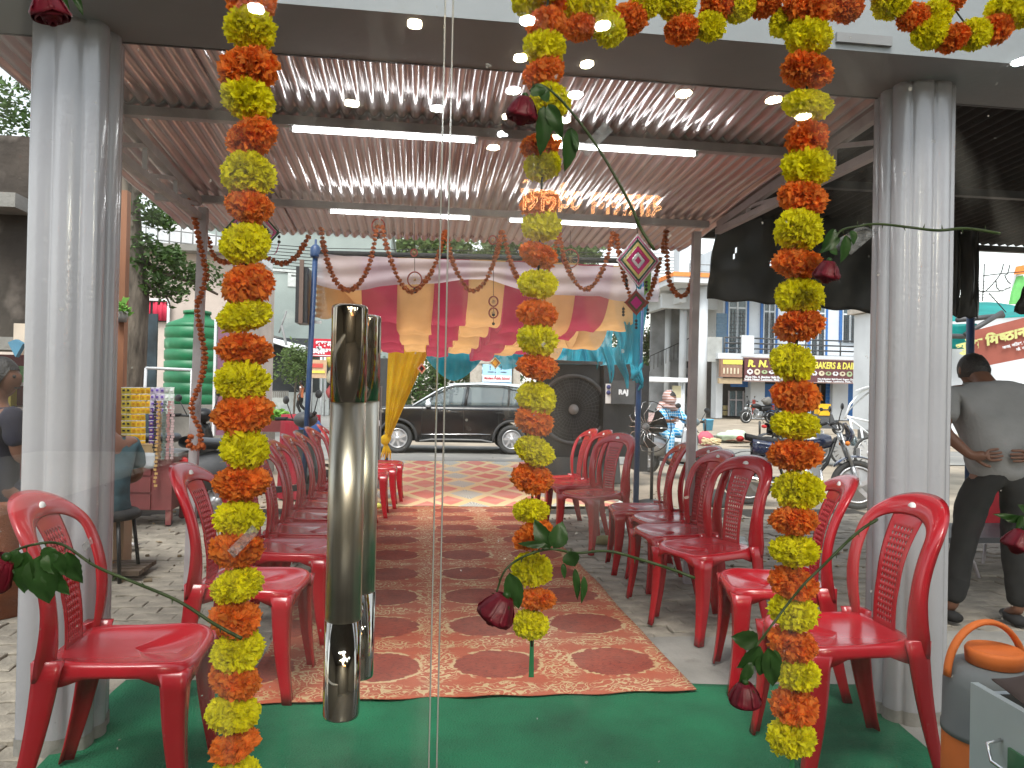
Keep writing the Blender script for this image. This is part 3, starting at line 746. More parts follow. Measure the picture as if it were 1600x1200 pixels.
rose('dark red rose beside the lower end of the middle flower string, stem reaching right', [(776, 925), (790, 890), (822, 868), (860, 858), (900, 864), (950, 861), (1000, 874), (1045, 888), (1085, 903)],
     [(858, 858, 836, 816, 28), (866, 856, 880, 818, 32), (856, 852, 812, 850, 12), (888, 862, 898, 886, 28), (800, 898, 812, 955, 26), (796, 895, 802, 948, 24), (880, 880, 882, 905, 9), (898, 888, 906, 940, 12), (912, 900, 914, 945, 12)],
     (781, 948, 25, (-.45, .10, -.85)), seed=5)
rose('small dark red rose by the right flower string, stem crossing the grey column', [(1300, 395), (1312, 362), (1345, 353), (1372, 350), (1420, 355), (1465, 360), (1510, 357), (1562, 365)],
     [(1305, 358, 1290, 388, 20), (1322, 368, 1322, 408, 22), (1312, 372, 1286, 392, 14), (1296, 388, 1310, 396, 14), (1330, 360, 1338, 380, 16)], (1293, 421, 18, (-.1, .12, -.9)), seed=9)
rose('rose stem with large green leaves at lower left, crossing the leftmost flower string', [(0, 885), (14, 866), (48, 852), (95, 850), (150, 885), (215, 912), (280, 940), (335, 975), (378, 998)],
     [(42, 862, 24, 930, 42), (62, 868, 66, 948, 48), (75, 862, 96, 900, 34), (105, 862, 118, 915, 34), (28, 860, 16, 890, 24), (88, 858, 62, 880, 26), (70, 880, 98, 935, 30)], (-6, 888, 26, (-.6, .1, -.7)), seed=14)
rose('upside down dark red rose low on the right flower string, stem rising rightwards', [(1168, 1060), (1178, 1018), (1200, 985), (1250, 920), (1290, 880), (1320, 850), (1345, 828), (1370, 812)],
     [(1185, 1000, 1148, 1000, 34), (1188, 1010, 1160, 1050, 36), (1200, 1012, 1212, 1080, 30), (1192, 1022, 1192, 1058, 30), (1210, 1015, 1216, 1060, 22), (1175, 1035, 1158, 1072, 18)], (1164, 1082, 21, (.05, .12, -.95)), seed=21)
rose('dark red rose at the right edge over the black trousers of the man', [(1640, 790), (1615, 800), (1598, 812)], [(1600, 812, 1562, 806, 12), (1602, 808, 1578, 816, 14), (1600, 806, 1592, 826, 16), (1606, 800, 1596, 790, 14)], (1594, 842, 21, (-.3, .1, -.85)), seed=27)
rose('dark red rose in the top left corner above the left column', [(60, -50), (68, -30), (74, -8)], [(90, -20, 104, 12, 12), (112, -20, 127, 16, 12)], (76, 8, 22, (.2, .1, -.95)), seed=30)
# clear tape on the glass
M['tape'] = mat('clear_tape', (.55, .58, .62), .12, alpha=.30, var=.3, scale=150, bump=.6, bscale=300)
for (pts, lab) in ((((905, 232), (945, 190), (958, 204), (918, 246)), 'strip of clear crumpled tape beside the hanging rose high on the glass'),
                   (((1290, 385), (1345, 352), (1372, 362), (1330, 398)), 'strip of clear tape over the leaves of the small rose on the right'),
                   (((128, 852), (142, 838), (146, 848), (133, 862)), 'small bit of clear tape on the bent stem at the lower left'),
                   (((355, 860), (395, 820), (405, 832), (366, 872)), 'strip of clear tape across the left flower string'),):
    b = MB(); P = [PY(a, c, .872) for a, c in pts]
    b.grid(lambda u, v: (P[0].lerp(P[1], u)).lerp(P[3].lerp(P[2], u), v) + V((0, .0008 * noise.noise(V((u * 6, v * 4, 1))), 0)), 10, 4)
    o = b.build('clear_tape', M['tape'], solid=.0003); tag(o, lab, 'tape')

# ================================================================ PLASTIC CHAIRS
def chair_meshes():
    md = {}
    W, D, H = .205, .205, .44
    # seat : dished shell with rolled rim and arched skirt
    def rim(a):   # superellipse outline, narrower at the back
        c, s_ = math.cos(a), math.sin(a); n = 2.0 / 5
        x = W * abs(c) ** n * (1 if c > 0 else -1); y = D * abs(s_) ** n * (1 if s_ > 0 else -1)
        return x * (.96 + .06 * y / D), y + .015 + (.012 * (1 - (x / W) ** 2) if y > 0 else 0)
    K = 72; vs = []; fs = []
    prof = [(0, -.012), (.35, -.011), (.65, -.008), (.86, -.002), (.94, .004), (.985, .003), (1.012, -.006), (1.022, -.020), (1.028, -.05)]
    for j, (k, z) in enumerate(prof):
        for i in range(K):
            a = 2 * pi * i / K; x, y = rim(a)
            zz = H + z
            if y < 0 and k < .95: zz += .010 * k * abs(y / D)
            if y > .12: zz -= .010 * ((y - .12) / .1) ** 2
            if j == len(prof) - 1:
                e = (abs(x) / W) * (abs(y - .015) / D)
                zz = H - .030 - .060 * max(0, e - .35) / .65
            vs.append((x * k, .015 + (y - .015) * k, zz))
    for j in range(len(prof) - 1):
        for i in range(K): fs.append((j * K + i, j * K + (i + 1) % K, (j + 1) * K + (i + 1) % K, (j + 1) * K + i))
    b = MB(); b.add(vs, fs, True)
    md['seat'] = b.mesh('seat', M['red'], solid=-.004, weld=True)
    # legs : tapered angle section, splayed
    def leg(sx, sy):
        b = MB(); n = 8; vs = []
        top = V((sx * .170, .015 + sy * .172 if sy > 0 else -.160, H - .02)); bot = V((sx * .195, .225 if sy > 0 else -.255, 0)); top.z += 0 if sy > 0 else .045
        for j in range(n + 1):
            t = j / n; p = top.lerp(bot, t); p.y += (.012 * math.sin(t * pi)) * -sy; w = .062 - .030 * min(1, t * 1.15)
            w2 = w * (1.12 if t < .1 else 1)
            # closed rounded box-like section, flat outer faces
            for (qx, qy) in ((1, .55), (1, 1), (.55, 1.05), (-.7, 1.05), (-1, .9), (-1, .6), (-.2, .45), (.45, .2), (.5, -.6), (.55, -1), (.9, -1), (1.05, -.6)):
                vs.append((p.x + sx * qx * w2 * .62, p.y + sy * qy * w2 * .62, p.z))
        k = 12
        fs = [(j * k + i, j * k + (i + 1) % k, (j + 1) * k + (i + 1) % k, (j + 1) * k + i) for j in range(n) for i in range(k)]
        fs += [tuple(range(k)), tuple(n * k + i for i in range(k))]
        b.add(vs, fs, True); return b.mesh('leg', M['red'])
    md['legs'] = [leg(sx, sy) for sx in (-1, 1) for sy in (-1, 1)]
    # back plane param: height s above the seat -> (y, z)
    def bk(s_): return -.165 - .125 * s_ - .16 * s_ * s_ * 1.0 + .05 * math.sin(s_ * 6.2), H - .03 + s_ * 1.0
    Hb = .50
    def arch(k):    # centre line of hoop: -1..1
        a = k * pi / 2
        if abs(k) > .42:
            q = (abs(k) - .42) / .58; s_ = (1 - q) * .36
            x = .180 + .020 * math.sin((1 - q) * pi * .62)
            return math.copysign(x, k), s_
        q = abs(k) / .42; a = q * pi / 2
        x = .199 * math.sin(a) ** .9 if q > 0 else 0; s_ = .355 + .118 * math.cos(a) ** .8 if q < 1 else .355
        return math.copysign(x, k), s_
    n = 64; vs = []; sec = 10
    for i in range(n + 1):
        k = -1 + 2 * i / n; x, s_ = arch(k); x2, s2 = arch(min(1, k + .02)); x1, s1 = arch(max(-1, k - .02))
        t2 = V((x2 - x1, s2 - s1)); t2 = t2.normalized() if t2.length > 0 else V((1, 0)); nrm = V((-t2.y, t2.x))   # in-plane normal
        hw = .038 + .016 * max(0, abs(k) - .6) * 2 - .030 * max(0, abs(k) - .88) * 5
        for q in range(sec):
            a = 2 * pi * q / sec; u = math.cos(a) * hw; w = math.sin(a) * .0075 + .034 * (max(0, u / hw)) ** 2
            xx = x + nrm.x * u; ss = s_ + nrm.y * u; y, z = bk(max(-.02, ss))
            vs.append((xx, y - w - .030 * (1 - (abs(xx) / .2) ** 2) * min(1, ss / .2) + .0, z))
    fs = [(i * sec + q, i * sec + (q + 1) % sec, (i + 1) * sec + (q + 1) % sec, (i + 1) * sec + q) for i in range(n) for q in range(sec)]
    fs += [tuple(range(sec)), tuple(n * sec + q for q in range(sec))]
    bk_ = MB(); bk_.add(vs, fs, True)
    md['back'] = bk_.mesh('backrest', M['red'])
    # perforated splat
    nu, nv = 17, 43
    def sp(u, v):
        s_ = .0 + v * .455; w = .066 + .022 * v - .008 * math.sin(v * pi) ; x = (u - .5) * 2 * w
        y, z = bk(s_)
        return V((x, y - .030 * (1 - (x / .2) ** 2) * min(1, s_ / .2) - .002, z))
    b = MB(); b.grid(sp, nu, nv, True, 0, lambda i, j: i in (3, 5, 7, 9, 11, 13) and j % 2 == 0 and 5 < j < 38)
    md['splat'] = b.mesh('splat', M['red'], solid=.004)
    b = MB(); b.box((0, -.175, H - .012), (.37, .05, .03)); md['rear'] = b.mesh('rear_rail', M['red'])
    b = MB(); y, z = bk(.475); b.lathe([(.017, 0), (.017, .002), (0, .0025)], (.0, y + .0, z - .012), 20, Matrix.Rotation(-pi / 2 * .8, 3, 'X')); b.v = [V((v.x * 1.3, v.y - .018, v.z)) for v in b.v]
    md['sticker'] = b.mesh('sticker', M['sticker'])
    b = MB(); b.lathe([(.012, 0), (.012, .0015), (0, .002)], (0, 0, 0), 18, Matrix.Rotation(-pi / 2, 3, 'X')); b.v = [v + V((-.12, .2345, H - .024)) for v in b.v]
    md['sticker2'] = b.mesh('sticker', M['sticker'])
    return md
CM = chair_meshes()
proto = thing('plastic_chair', 'x', 'chair')
link(CM['seat'], 'seat', proto); bo = link(CM['back'], 'backrest', proto); link(CM['splat'], 'splat', bo); link(CM['rear'], 'rear_rail', bo)
for lm in CM['legs']: link(lm, 'leg', proto)
link(CM['sticker'], 'sticker', proto)
first = True
def chair(cx, cy, ang, label, group, stick=True):
    """ang: facing direction in degrees, 180 = towards -x, 0 = towards +x"""
    global first
    if first: o = proto; first = False; o['label'] = label; o['group'] = group
    else: o = copy_tree(proto, label, group)
    o.location = (cx, cy, gz(cy) + .006 + (.008 if cy < 3.4 else 0)); o.rotation_euler.z = rad(ang - 90); o.scale = (1, 1, rnd.uniform(.99, 1.01) * 1.04)
    return o
G1, G2 = 'red plastic chairs in the left row', 'red plastic chairs in the right row'
chair(1.55, 2.58, 179, 'large near red plastic chair before the right grey column, behind the right flower string', G2)
chair(1.65, 3.28, 167, 'red plastic chair second from the front of the right row, behind the right flower string', G2)
chair(1.63, 4.04, 200, 'red plastic chair third from the front of the right row, perforated back in view', G2)
chair(1.62, 4.52, 186, 'red plastic chair fourth from the front of the right row, before the canopy post', G2)
chair(1.74, 4.99, 184, 'red plastic chair fifth of the right row, mostly hidden behind the fourth', G2)
chair(1.68, 5.44, 172, 'red plastic chair of the right row standing beside the pedestal fan', G2)
chair(1.50, 6.20, 212, 'bright red chair just left of the blue tent post in the right row', G2)
chair(1.47, 6.85, 186, 'red plastic chair second from the far end of the right row, before the black cooler', G2)
chair(1.44, 7.30, 186, 'red plastic chair at the far end of the right row, before the black cooler', G2)
chair(-.90, 2.575, 2, 'large near red plastic chair before the left grey column, with rose leaves over it', G1)
chair(-.70, 3.42, -6, 'red plastic chair second from the front of the left row, behind the left flower string', G1)
ys = [4.10, 4.58, 5.06, 5.52, 5.98, 6.5, 7.15]
lb = ['third', 'fourth', 'fifth', 'sixth', 'seventh', 'eighth', 'ninth']
for i, y in enumerate(ys):
    chair(-.645 + .012 * i, y, rnd.uniform(-6, 2) if i < 6 else 2, 'red plastic chair ' + lb[i] + ' from the front of the left row, overlapped by its neighbours', G1)
chair(-.50, 7.85, 0, 'red plastic chair tenth in the left row, front legs showing right of the steel handle', G1)
chair(-.43, 8.55, 0, 'red plastic chair second from the far end of the left row', G1)
chair(-.37, 9.15, 0, 'red plastic chair at the far end of the left row by the yellow curtain', G1)
# ================================================================ TENT (pandal) frame and cloths
def cloth_mat(name, col, alpha=.92, trans=.5, rough=.8, var=.12):
    return mat(name, col, rough, var=var, scale=3, trans=trans, alpha=alpha, bump=.15, bscale=200)
M['c_orange'] = cloth_mat('orange_cloth', (.62, .34, .13), alpha=.88, trans=.6)
M['c_maroon'] = cloth_mat('maroon_cloth', (.34, .035, .065), alpha=.92, trans=.6)
M['c_pink'] = cloth_mat('sheer_pink_cloth', (.50, .44, .47), alpha=.78)
M['c_blue'] = cloth_mat('turquoise_cloth', (.03, .38, .50), alpha=.88, trans=.5)
M['c_yellow'] = cloth_mat('yellow_cloth', (.85, .58, .02), alpha=.97, trans=.4)
tent = thing('tent', 'blue posted tent frame with a dark top pipe beyond the metal canopy', 'tent frame', (.7, 8.1, 0))
TL, TR = PY(493, 395, 8.1), PY(968, 409, 8.1)
pL0 = PY(479, 690, 8.1); pR0 = PY(993, 800, 8.1)
MB().tube([V((pL0.x - .03, 8.1, gz(8.1))), V((TL.x, 8.1, TL.z))], .028, 12).build('post', M['bluepost'], tent)
MB().lathe([(.05, 0), (.055, .02), (.055, .10), (.03, .13), (.012, .14), (.012, .19), (0, .19)], (TL.x, 8.1, TL.z - .05), 14).build('post_cap', M['bluepost'], tent)
MB().tube([V((pR0.x, 8.1, gz(8.1))), V((pR0.x + .02, 8.1, 2.80))], .032, 12).build('post', M['bluepost'], tent)
MB().tube([TL + V((.05, 0, 0)), V((2.65, 8.1, TR.z + .02))], .028, 12).build('top_pipe', M['blackmatt'], tent)
BL = PY(604, 700, 14.6)
MB().tube([V((BL.x, 14.6, gz(14.6))), V((BL.x + .03, 14.6, 2.3))], .035, 10).build('post', M['bluepost'], tent)
MB().tube([V((3.3, 14.6, gz(14.6))), V((3.3, 14.6, 2.3))], .035, 10).build('post', M['bluepost'], tent)
MB().tube([V((BL.x, 14.6, 2.25)), V((3.3, 14.6, 2.25))], .025, 8).build('top_pipe', M['bluepost'], tent)
for i, (x0, x1) in enumerate(((TL.x, BL.x), (2.62, 3.2))):
    MB().tube([V((x0, 8.1, 2.75)), V((x1, 14.6, 2.27))], .022, 8).build('side_pipe', M['bluepost'], tent)
# striped ceiling cloths : sag between cross wires
nst = 9; xa, xb = TL.x + .06, 2.52; wst = (xb - xa) / nst
WY = [8.15, 9.6, 11.1, 12.6, 14.3]
ceil = thing('ceiling_cloth', 'sagging orange and maroon striped cloth ceiling of the tent', 'cloth', (.7, 11, 2.3))
for i in range(nst):
    cxx = xa + wst * (i + .5); mt = M['c_orange'] if i % 2 == 0 else M['c_maroon']
    r = random.Random(i)
    for s_ in range(4):
        y0, y1 = WY[s_], WY[s_ + 1]; zt0 = 2.72 - (y0 - 8.1) * .072; zt1 = 2.72 - (y1 - 8.1) * .072
        dep = (.62 + r.uniform(-.06, .10) - .07 * s_) * (.75 if (i in (0,) and s_ == 0) else 1)
        ww = wst * (1.02 - .02 * s_)
        def fn(u, v, y0=y0, y1=y1, zt0=zt0, zt1=zt1, dep=dep, cxx=cxx, ww=ww, i=i, s_=s_):
            x = cxx + (u - .5) * ww * (1 - .05 * math.sin(v * pi)) + .01 * math.sin(v * 9 + i)
            f = 1 - abs(2 * v - 1) ** 4
            return V((x, y0 + (y1 - y0) * (v + .06 * math.sin(v * 2 * pi)), zt0 + (zt1 - zt0) * v - dep * f + .008 * math.sin(u * 9 + i * 2) * f + .010 * noise.noise(V((x * 4, v * 3, i)))))
        MB().grid(fn, 10, 22).build('cloth_strip', mt, ceil)
val = thing('tent_valance', 'sheer pinkish white cloth band hanging from the dark top pipe of the tent', 'cloth', (.7, 8.1, 2.7))
def fn(u, v):
    x = TL.x + .03 + u * (2.60 - TL.x); sc_ = .28 + .07 * math.sin(u * pi * 3.1 + .6) + .02 * math.sin(u * 23) + (.16 * max(0, u - .82) / .18)
    return V((x, 8.06 + .02 * math.sin(u * 60) * v + .015 * math.sin(v * 12 + u * 9), TL.z - .02 - v * sc_ + .01 * noise.noise(V((u * 20, v * 3, 0)))))
MB().grid(fn, 110, 12).build('cloth_band', M['c_pink'], val)
def fn(u, v):
    a = V((TL.x + .02, 8.1, TL.z - .25)); w = .55 + .3 * math.sin(v * pi)
    return V((a.x + u * w * (1 - v * .4), 8.1 + u * .8, a.z - v * (.42 - .05 * u) - .02 * math.sin(u * 8)))
MB().grid(fn, 16, 10).build('corner_drape', M['c_orange'], val)
# turquoise torn strips on the right, and back swags
blue = thing('blue_drape', 'torn turquoise cloth strips hanging along the right side of the tent', 'cloth', (2.5, 9, 2))
r = random.Random(4)
for k, (x0, w, yt, yb, Y) in enumerate(((900, 26, 500, 590, 12.5), (930, 20, 500, 572, 11.5), (950, 22, 480, 588, 10.5), (968, 18, 470, 560, 9.8), (980, 15, 440, 560, 8.6), (915, 14, 540, 596, 13.2), (1003, 14, 400, 560, 8.2), (940, 14, 545, 600, 13.5), (975, 16, 520, 600, 10.0))):
    A, B = PY(x0 - w / 2, yt, Y), PY(x0 + w / 2, yb, Y)
    def fn(u, v, A=A, B=B, k=k, Y=Y):
        tw = 1 - .55 * v ** 3 * (1 + .5 * math.sin(k)); x = (A.x + B.x) / 2 + (u - .5) * (B.x - A.x) * tw + .04 * math.sin(v * 6 + k)
        return V((x, Y + .05 * math.sin(u * 14 + k) + .05 * math.sin(v * 5), A.z + (B.z - A.z) * v * (1 + .10 * math.sin(u * 11 + k * 2))))
    MB().grid(fn, 14, 16).build('cloth_strip', M['c_blue'], blue)
def fn(u, v):
    a = u * pi * 5; return V((2.40 + .05 * math.cos(a) * (1 - .2 * v), 8.1 + .05 * math.sin(a), 2.72 - v * 1.15 + .03 * math.sin(a * 2 + v * 20)))
MB().grid(fn, 40, 20).build('post_wrap', M['c_blue'], blue)
k = MB()
for j in range(9):
    a = j * .7; k.tube([V((2.40 + .05 * math.cos(a), 8.1 + .05 * math.sin(a), 1.66 - .01 * j)), V((2.41 + .06 * math.cos(a + 1), 8.06, 1.60 - .02 * j)), V((2.40 + .06 * math.cos(a + 2), 8.04, 1.50 - .02 * j))], .022, 6, flat=.5)
k.build('knot', M['c_blue'], blue)
for (x0, x1, yt, ym, lab) in ((655, 765, 535, 595, 'turquoise back swag of the tent hanging over the dark car bonnet'), (770, 905, 530, 575, 'turquoise back swag of the tent behind the middle flower string')):
    A, B = PY(x0, yt, 14.5), PY(x1, yt, 14.5); zm = PY((x0 + x1) / 2, ym, 14.5).z
    def fn(u, v, A=A, B=B, zm=zm):
        s_ = 1 - abs(2 * u - 1) ** 1.7; zt = A.z
        return V((A.x + (B.x - A.x) * (u + .03 * math.sin(v * 3) * (u - .5)), 14.5 + .06 * math.sin(u * 45) * v + .02 * math.sin(v * 9), zt - v * (zt - zm) * (.12 + .88 * s_)))
    o = MB().grid(fn, 60, 12).build('cloth_swag', M['c_blue']); tag(o, lab, 'cloth')
def fn(u, v):
    A, B = PY(688, 543, 14.55), PY(1000, 548, 14.55); return V((A.x + (B.x - A.x) * u, 14.62 + .05 * math.sin(u * 90), A.z + .1 - v * (.42 + .10 * math.sin(u * 21) + .05 * math.sin(u * 47))))
tag(MB().grid(fn, 160, 8).build('back_curtain', M['c_blue']), 'pleated turquoise cloth strip along the back of the tent', 'cloth')
# yellow curtain gathered to the back left post
yc = thing('yellow_curtain', 'bright yellow curtain gathered down to a knot on the back left tent post', 'curtain', (BL.x + .5, 14.4, 1))
TP, TQ, BP = PY(607, 538, 14.4), PY(676, 532, 14.4), PY(603, 682, 14.4)
def fn(u, v):
    p = TP.lerp(TQ, u); q = BP + V(((u - .2) * .12, 0, 0)); e = v ** (1.0 + .35 * u * (1 - v))
    x = p.lerp(q, e); x.x -= .10 * math.sin(v * pi) * u * 0; return x + V((0, .05 * math.sin(u * 26) * (1 - .5 * v) + .02 * math.sin(v * 7 + u * 5), 0))
MB().grid(fn, 50, 24).build('curtain', M['c_yellow'], yc)
def fn(u, v):
    p = PY(664, 540, 14.3).lerp(PY(680, 528, 14.3), u); q = BP + V((.02 + u * .06, -.1, .02)); return p.lerp(q, v) + V((0, .03 * math.sin(u * 20), 0))
MB().grid(fn, 12, 16).build('rolled_edge', M['c_yellow'], yc)
k = MB(); k.ball(BP + V((0, -.05, -.06)), (.10, .08, .10), 12, 8, jit=.5)
for j in range(5): k.tube([BP + V((.0, -.05, -.1)), BP + V((-.05 + .035 * j, -.06, -.28)), BP + V((-.09 + .045 * j, -.05, -.42 + .03 * (j % 2)))], [.03, .035, .02], 6, flat=.5)
k.build('knot', M['c_yellow'], yc)

# ================================================================ MARIGOLD BEAD SWAGS at the canopy edge
def beadmesh(seed):
    r = random.Random(seed); b = MB(); b.ball((0, 0, 0), (.017, .017, .012), 8, 5, jit=.6)
    for i in range(46):
        z = 1 - 2 * (i + .5) / 46; a = i * 2.4; q = math.sqrt(1 - z * z); d = V((q * math.cos(a), q * math.sin(a), z * .7)); s_ = d.cross(V((r.gauss(0, 1), r.gauss(0, 1), 1))).normalized()
        p = d * .013; t = d * r.uniform(.019, .024); b.add([p - s_ * .003, p + s_ * .003, t + s_ * .004, t - s_ * .004], [(0, 1, 2, 3)])
    return b.mesh('bead', M['bead'])
BM = [beadmesh(i) for i in range(3)]
def beadline(label, pts, y, step=.030, size=1.0):
    P = [PY(a, b_, y if not isinstance(y, (tuple, list)) else y[min(i, len(y) - 1)]) for i, (a, b_) in enumerate(curve_pts(pts, 10))]
    t = thing('bead_garland', label, 'garland', P[0], group='small dried marigold garlands at the canopy edge')
    MB().tube(P, .002, 4).build('thread', M['thread'], t)
    acc = 0
    for a, c in zip(P, P[1:]):
        L_ = (c - a).length
        while acc < L_:
            o = link(rnd.choice(BM), 'bead', t, a.lerp(c, acc / L_) - rootloc(t)); d = (c - a).normalized()
            o.rotation_euler = (math.atan2(-d.y, d.z) if 0 else 0, math.atan2(d.x, d.z), rnd.uniform(0, 6)); s_ = size * rnd.uniform(.8, 1.15); o.scale = (s_, s_, s_)
            acc += step * size
        acc -= L_
EY = 5.30
beadline('small garland loop left of and behind the left flower string, with a loose end', [(325, 372), (338, 405), (372, 410), (400, 402), (415, 402), (440, 412), (462, 402), (474, 384), (482, 370)], EY)
beadline('first small garland loop right of the left flower string, over the blue post', [(502, 358), (508, 395), (522, 435), (540, 453), (560, 445), (578, 410), (590, 350)], EY)
beadline('small garland loop with a wheel ornament hanging in it', [(597, 355), (607, 395), (625, 440), (645, 456), (668, 435), (685, 400), (695, 362)], EY)
beadline('small garland loop just right of the glass door gap', [(696, 362), (706, 405), (722, 440), (738, 455), (758, 440), (775, 400), (784, 362)], EY)
beadline('small garland loop partly hidden behind the middle flower string', [(786, 362), (798, 410), (815, 445), (835, 455), (858, 420), (872, 370)], EY)
beadline('small garland loop between the middle flower string and the diamond ornament', [(874, 366), (882, 405), (895, 435), (912, 452), (930, 442), (948, 405), (959, 360)], EY)
beadline('small garland loop hanging under the big diamond ornament', [(963, 368), (970, 410), (982, 455), (994, 478), (1008, 476), (1022, 440), (1032, 402)], EY)
beadline('small garland loop beside the right canopy post, in front of the white columns', [(1040, 362), (1042, 400), (1046, 440), (1060, 462), (1075, 455), (1086, 415), (1090, 380)], EY)
beadline('short loose end of garland left of the right canopy post', [(1042, 362), (1037, 380), (1036, 396)], EY)
beadline('garland wound down around the left canopy post', [(298, 312), (304, 340), (312, 380), (318, 405), (322, 430), (316, 455), (308, 480), (314, 520), (320, 560), (312, 600), (300, 630), (302, 650), (312, 672), (314, 700)], 4.98)
beadline('ring of orange garland around the foot of the left canopy post', [(298, 682), (294, 692), (302, 700), (318, 697)], 4.96)

# ================================================================ THREAD ORNAMENTS
def cmat(n, c): 
    if n not in M: M[n] = mat(n, c, .7, var=.1)
    return M[n]
PINK, DPINK, WHT, GRN, YEL, TEAL, BLK = [cmat(a, b_) for a, b_ in (('pink_yarn', (.62, .12, .30)), ('deep_pink_yarn', (.60, .02, .16)), ('white_yarn', (.72, .68, .70)), ('green_yarn', (.03, .10, .06)), ('yellow_yarn', (.72, .60, .22)), ('teal_yarn', (.05, .25, .28)), ('black_bead', (.02, .02, .02)))]
def diamond(t, c, hw, hh, bands, y, name='yarn_band'):
    """bands: list of (outer fraction, inner fraction, material)"""
    C_ = PY(*c, y); ex = PY(c[0] + hw, c[1] + hw * .03, y) - C_; ez = PY(c[0] - hh * .02, c[1] - hh, y) - C_
    for k, (o_, i_, mt) in enumerate(bands):
        b = MB(); d = V((0, .006, 0))
        for q in range(4):
            u, w = [(ex, ez), (ez, -ex), (-ex, -ez), (-ez, ex)][q]
            a0, a1, b0, b1 = C_ + u * o_, C_ + w * o_, C_ + u * i_, C_ + w * i_
            b.add([a0 - d, a1 - d, b1 - d, b0 - d, a0 + d, a1 + d, b1 + d, b0 + d], [(0, 1, 2, 3), (7, 6, 5, 4), (0, 4, 5, 1), (3, 2, 6, 7)])
        b.build(name, mt, t)
    s_ = MB(); s_.tube([C_ - ex * 1.04, C_ + ex * 1.04], .0035, 6); s_.tube([C_ - ez * 1.04, C_ + ez * 1.04], .0035, 6); s_.build('cross_stick', BLK, t)
    return C_, ex, ez
def drops(t, x, y0, y1, Y, n=3):
    P = [PY(x, y0 + (y1 - y0) * i / n, Y) for i in range(n + 1)]; b = MB(); b.tube(P, .0015, 4)
    for p in P[1:]: b.ball(p, .011, 8, 6)
    b.build('bead_drop', BLK, t)
t = thing('diamond_ornament', 'large woven diamond ornament in pink, white, green and yellow yarn hanging at the canopy edge by the blue post', 'ornament', PY(995, 365, 5.2))
t['label'] = 'large multicoloured yarn diamond hanging at the canopy edge over the blue tent post'
diamond(t, (997, 407), 34, 42, [(1.0, .94, WHT), (.92, .86, PINK), (.80, .72, GRN), (.70, .55, YEL), (.53, .34, DPINK), (.30, .16, WHT), (.14, .0, DPINK)], 5.2)
diamond(t, (997, 407), 34, 42, [(.85, .81, WHT)], 5.205)
diamond(t, (994, 473), 18, 20, [(1, .78, cmat('rust_yarn', (.30, .05, .04))), (.76, .52, cmat('olive_yarn', (.10, .07, .04))), (.5, .0, cmat('magenta_yarn', (.62, .01, .25)))], 5.2)
MB().tube([PY(996, 350, 5.2), PY(994, 500, 5.2)], .0025, 5).build('hanging_cord', BLK, t)
for x, a, b_ in ((979, 433, 447), (1010, 435, 452), (974, 478, 492), (1012, 478, 496), (994, 496, 512)): drops(t, x, a, b_, 5.2)
MB().quad(PY(1006, 430, 5.22), PY(1018, 420, 5.22), PY(1016, 452, 5.22), PY(1007, 462, 5.22)).build('green_tassel', cmat('lime_yarn', (.25, .55, .12)), t, solid=.004)
t = thing('diamond_ornament', 'pink and white yarn diamond mostly hidden behind the left flower string', 'ornament', PY(392, 345, 5.2))
diamond(t, (393, 362), 44, 50, [(1, .93, GRN), (.9, .8, PINK), (.77, .7, WHT), (.66, .6, GRN), (.3, 0, DPINK)], 5.2)
for x, a, b_ in ((350, 362, 378), (436, 362, 378)):
    drops(t, x, a, b_, 5.2, 2)
    MB().tube([PY(x, b_ + 2, 5.2), PY(x - 4, b_ + 16, 5.2), PY(x - 9, b_ + 20, 5.2)], [.006, .009, .003], 5, flat=.4).build('tassel', PINK, t)
t = thing('diamond_ornament', 'small yellow diamond ornament hanging above the black car', 'ornament', PY(774, 545, 13.5))
diamond(t, (774, 567), 8.5, 9.5, [(1, .8, YEL), (.78, .60, cmat('brown_yarn', (.25, .10, .02))), (.58, 0, cmat('gold_yarn', (.78, .42, .03)))], 13.5)
diamond(t, (774, 541), 12, 11, [(1, .75, cmat('peach_yarn', (.75, .5, .35))), (.73, 0, cmat('magenta_yarn', (.62, .01, .25)))], 13.5)
for x in (766, 774, 783): drops(t, x, 570, 588 if x == 774 else 577, 13.5)
t = thing('diamond_ornament', 'small red edged diamond ornament on the yellow curtain', 'ornament', PY(659, 575, 13.9))
diamond(t, (659, 576), 7, 9, [(1, .72, cmat('peach_yarn', (.75, .5, .35))), (.7, .5, cmat('redyarn', (.6, .05, .03))), (.5, 0, BLK)], 13.9)
def wheelorn(label, cx, cy, rr, ytop, Y, second=None, tail=0):
    t = thing('wheel_ornament', label, 'ornament', PY(cx, ytop, Y))
    for (ax, ay, ar) in [(cx, cy, rr)] + (second or []):
        c = PY(ax, ay, Y); x = PY(ax + ar, ay, Y) - c; z = PY(ax, ay - ar * 1.1, Y) - c; b = MB()
        b.tube([c + x * math.cos(a) + z * math.sin(a) for a in [2 * pi * k / 24 for k in range(25)]], .0055, 6, cap=False)
        b.build('hoop', cmat('rust_yarn', (.3, .05, .04)), t)
        b = MB()
        for k in range(12): b.tube([c, c + x * math.cos(k * pi / 6) + z * math.sin(k * pi / 6)], .0013, 4)
        b.ball(c, .010, 8, 6); b.build('web', cmat('tan_yarn', (.45, .28, .14)), t)
    MB().tube([PY(cx, ytop, Y), PY(cx, cy - rr, Y)], .0018, 4).build('hanging_cord', BLK, t)
    drops(t, cx, cy + rr, cy + rr + (tail or 8), Y, 2)
    return t
wheelorn('brown wheel ornament hanging in the garland loop left of the door gap', 648, 437, 11, 348, 5.3, [(647, 395, 5)])
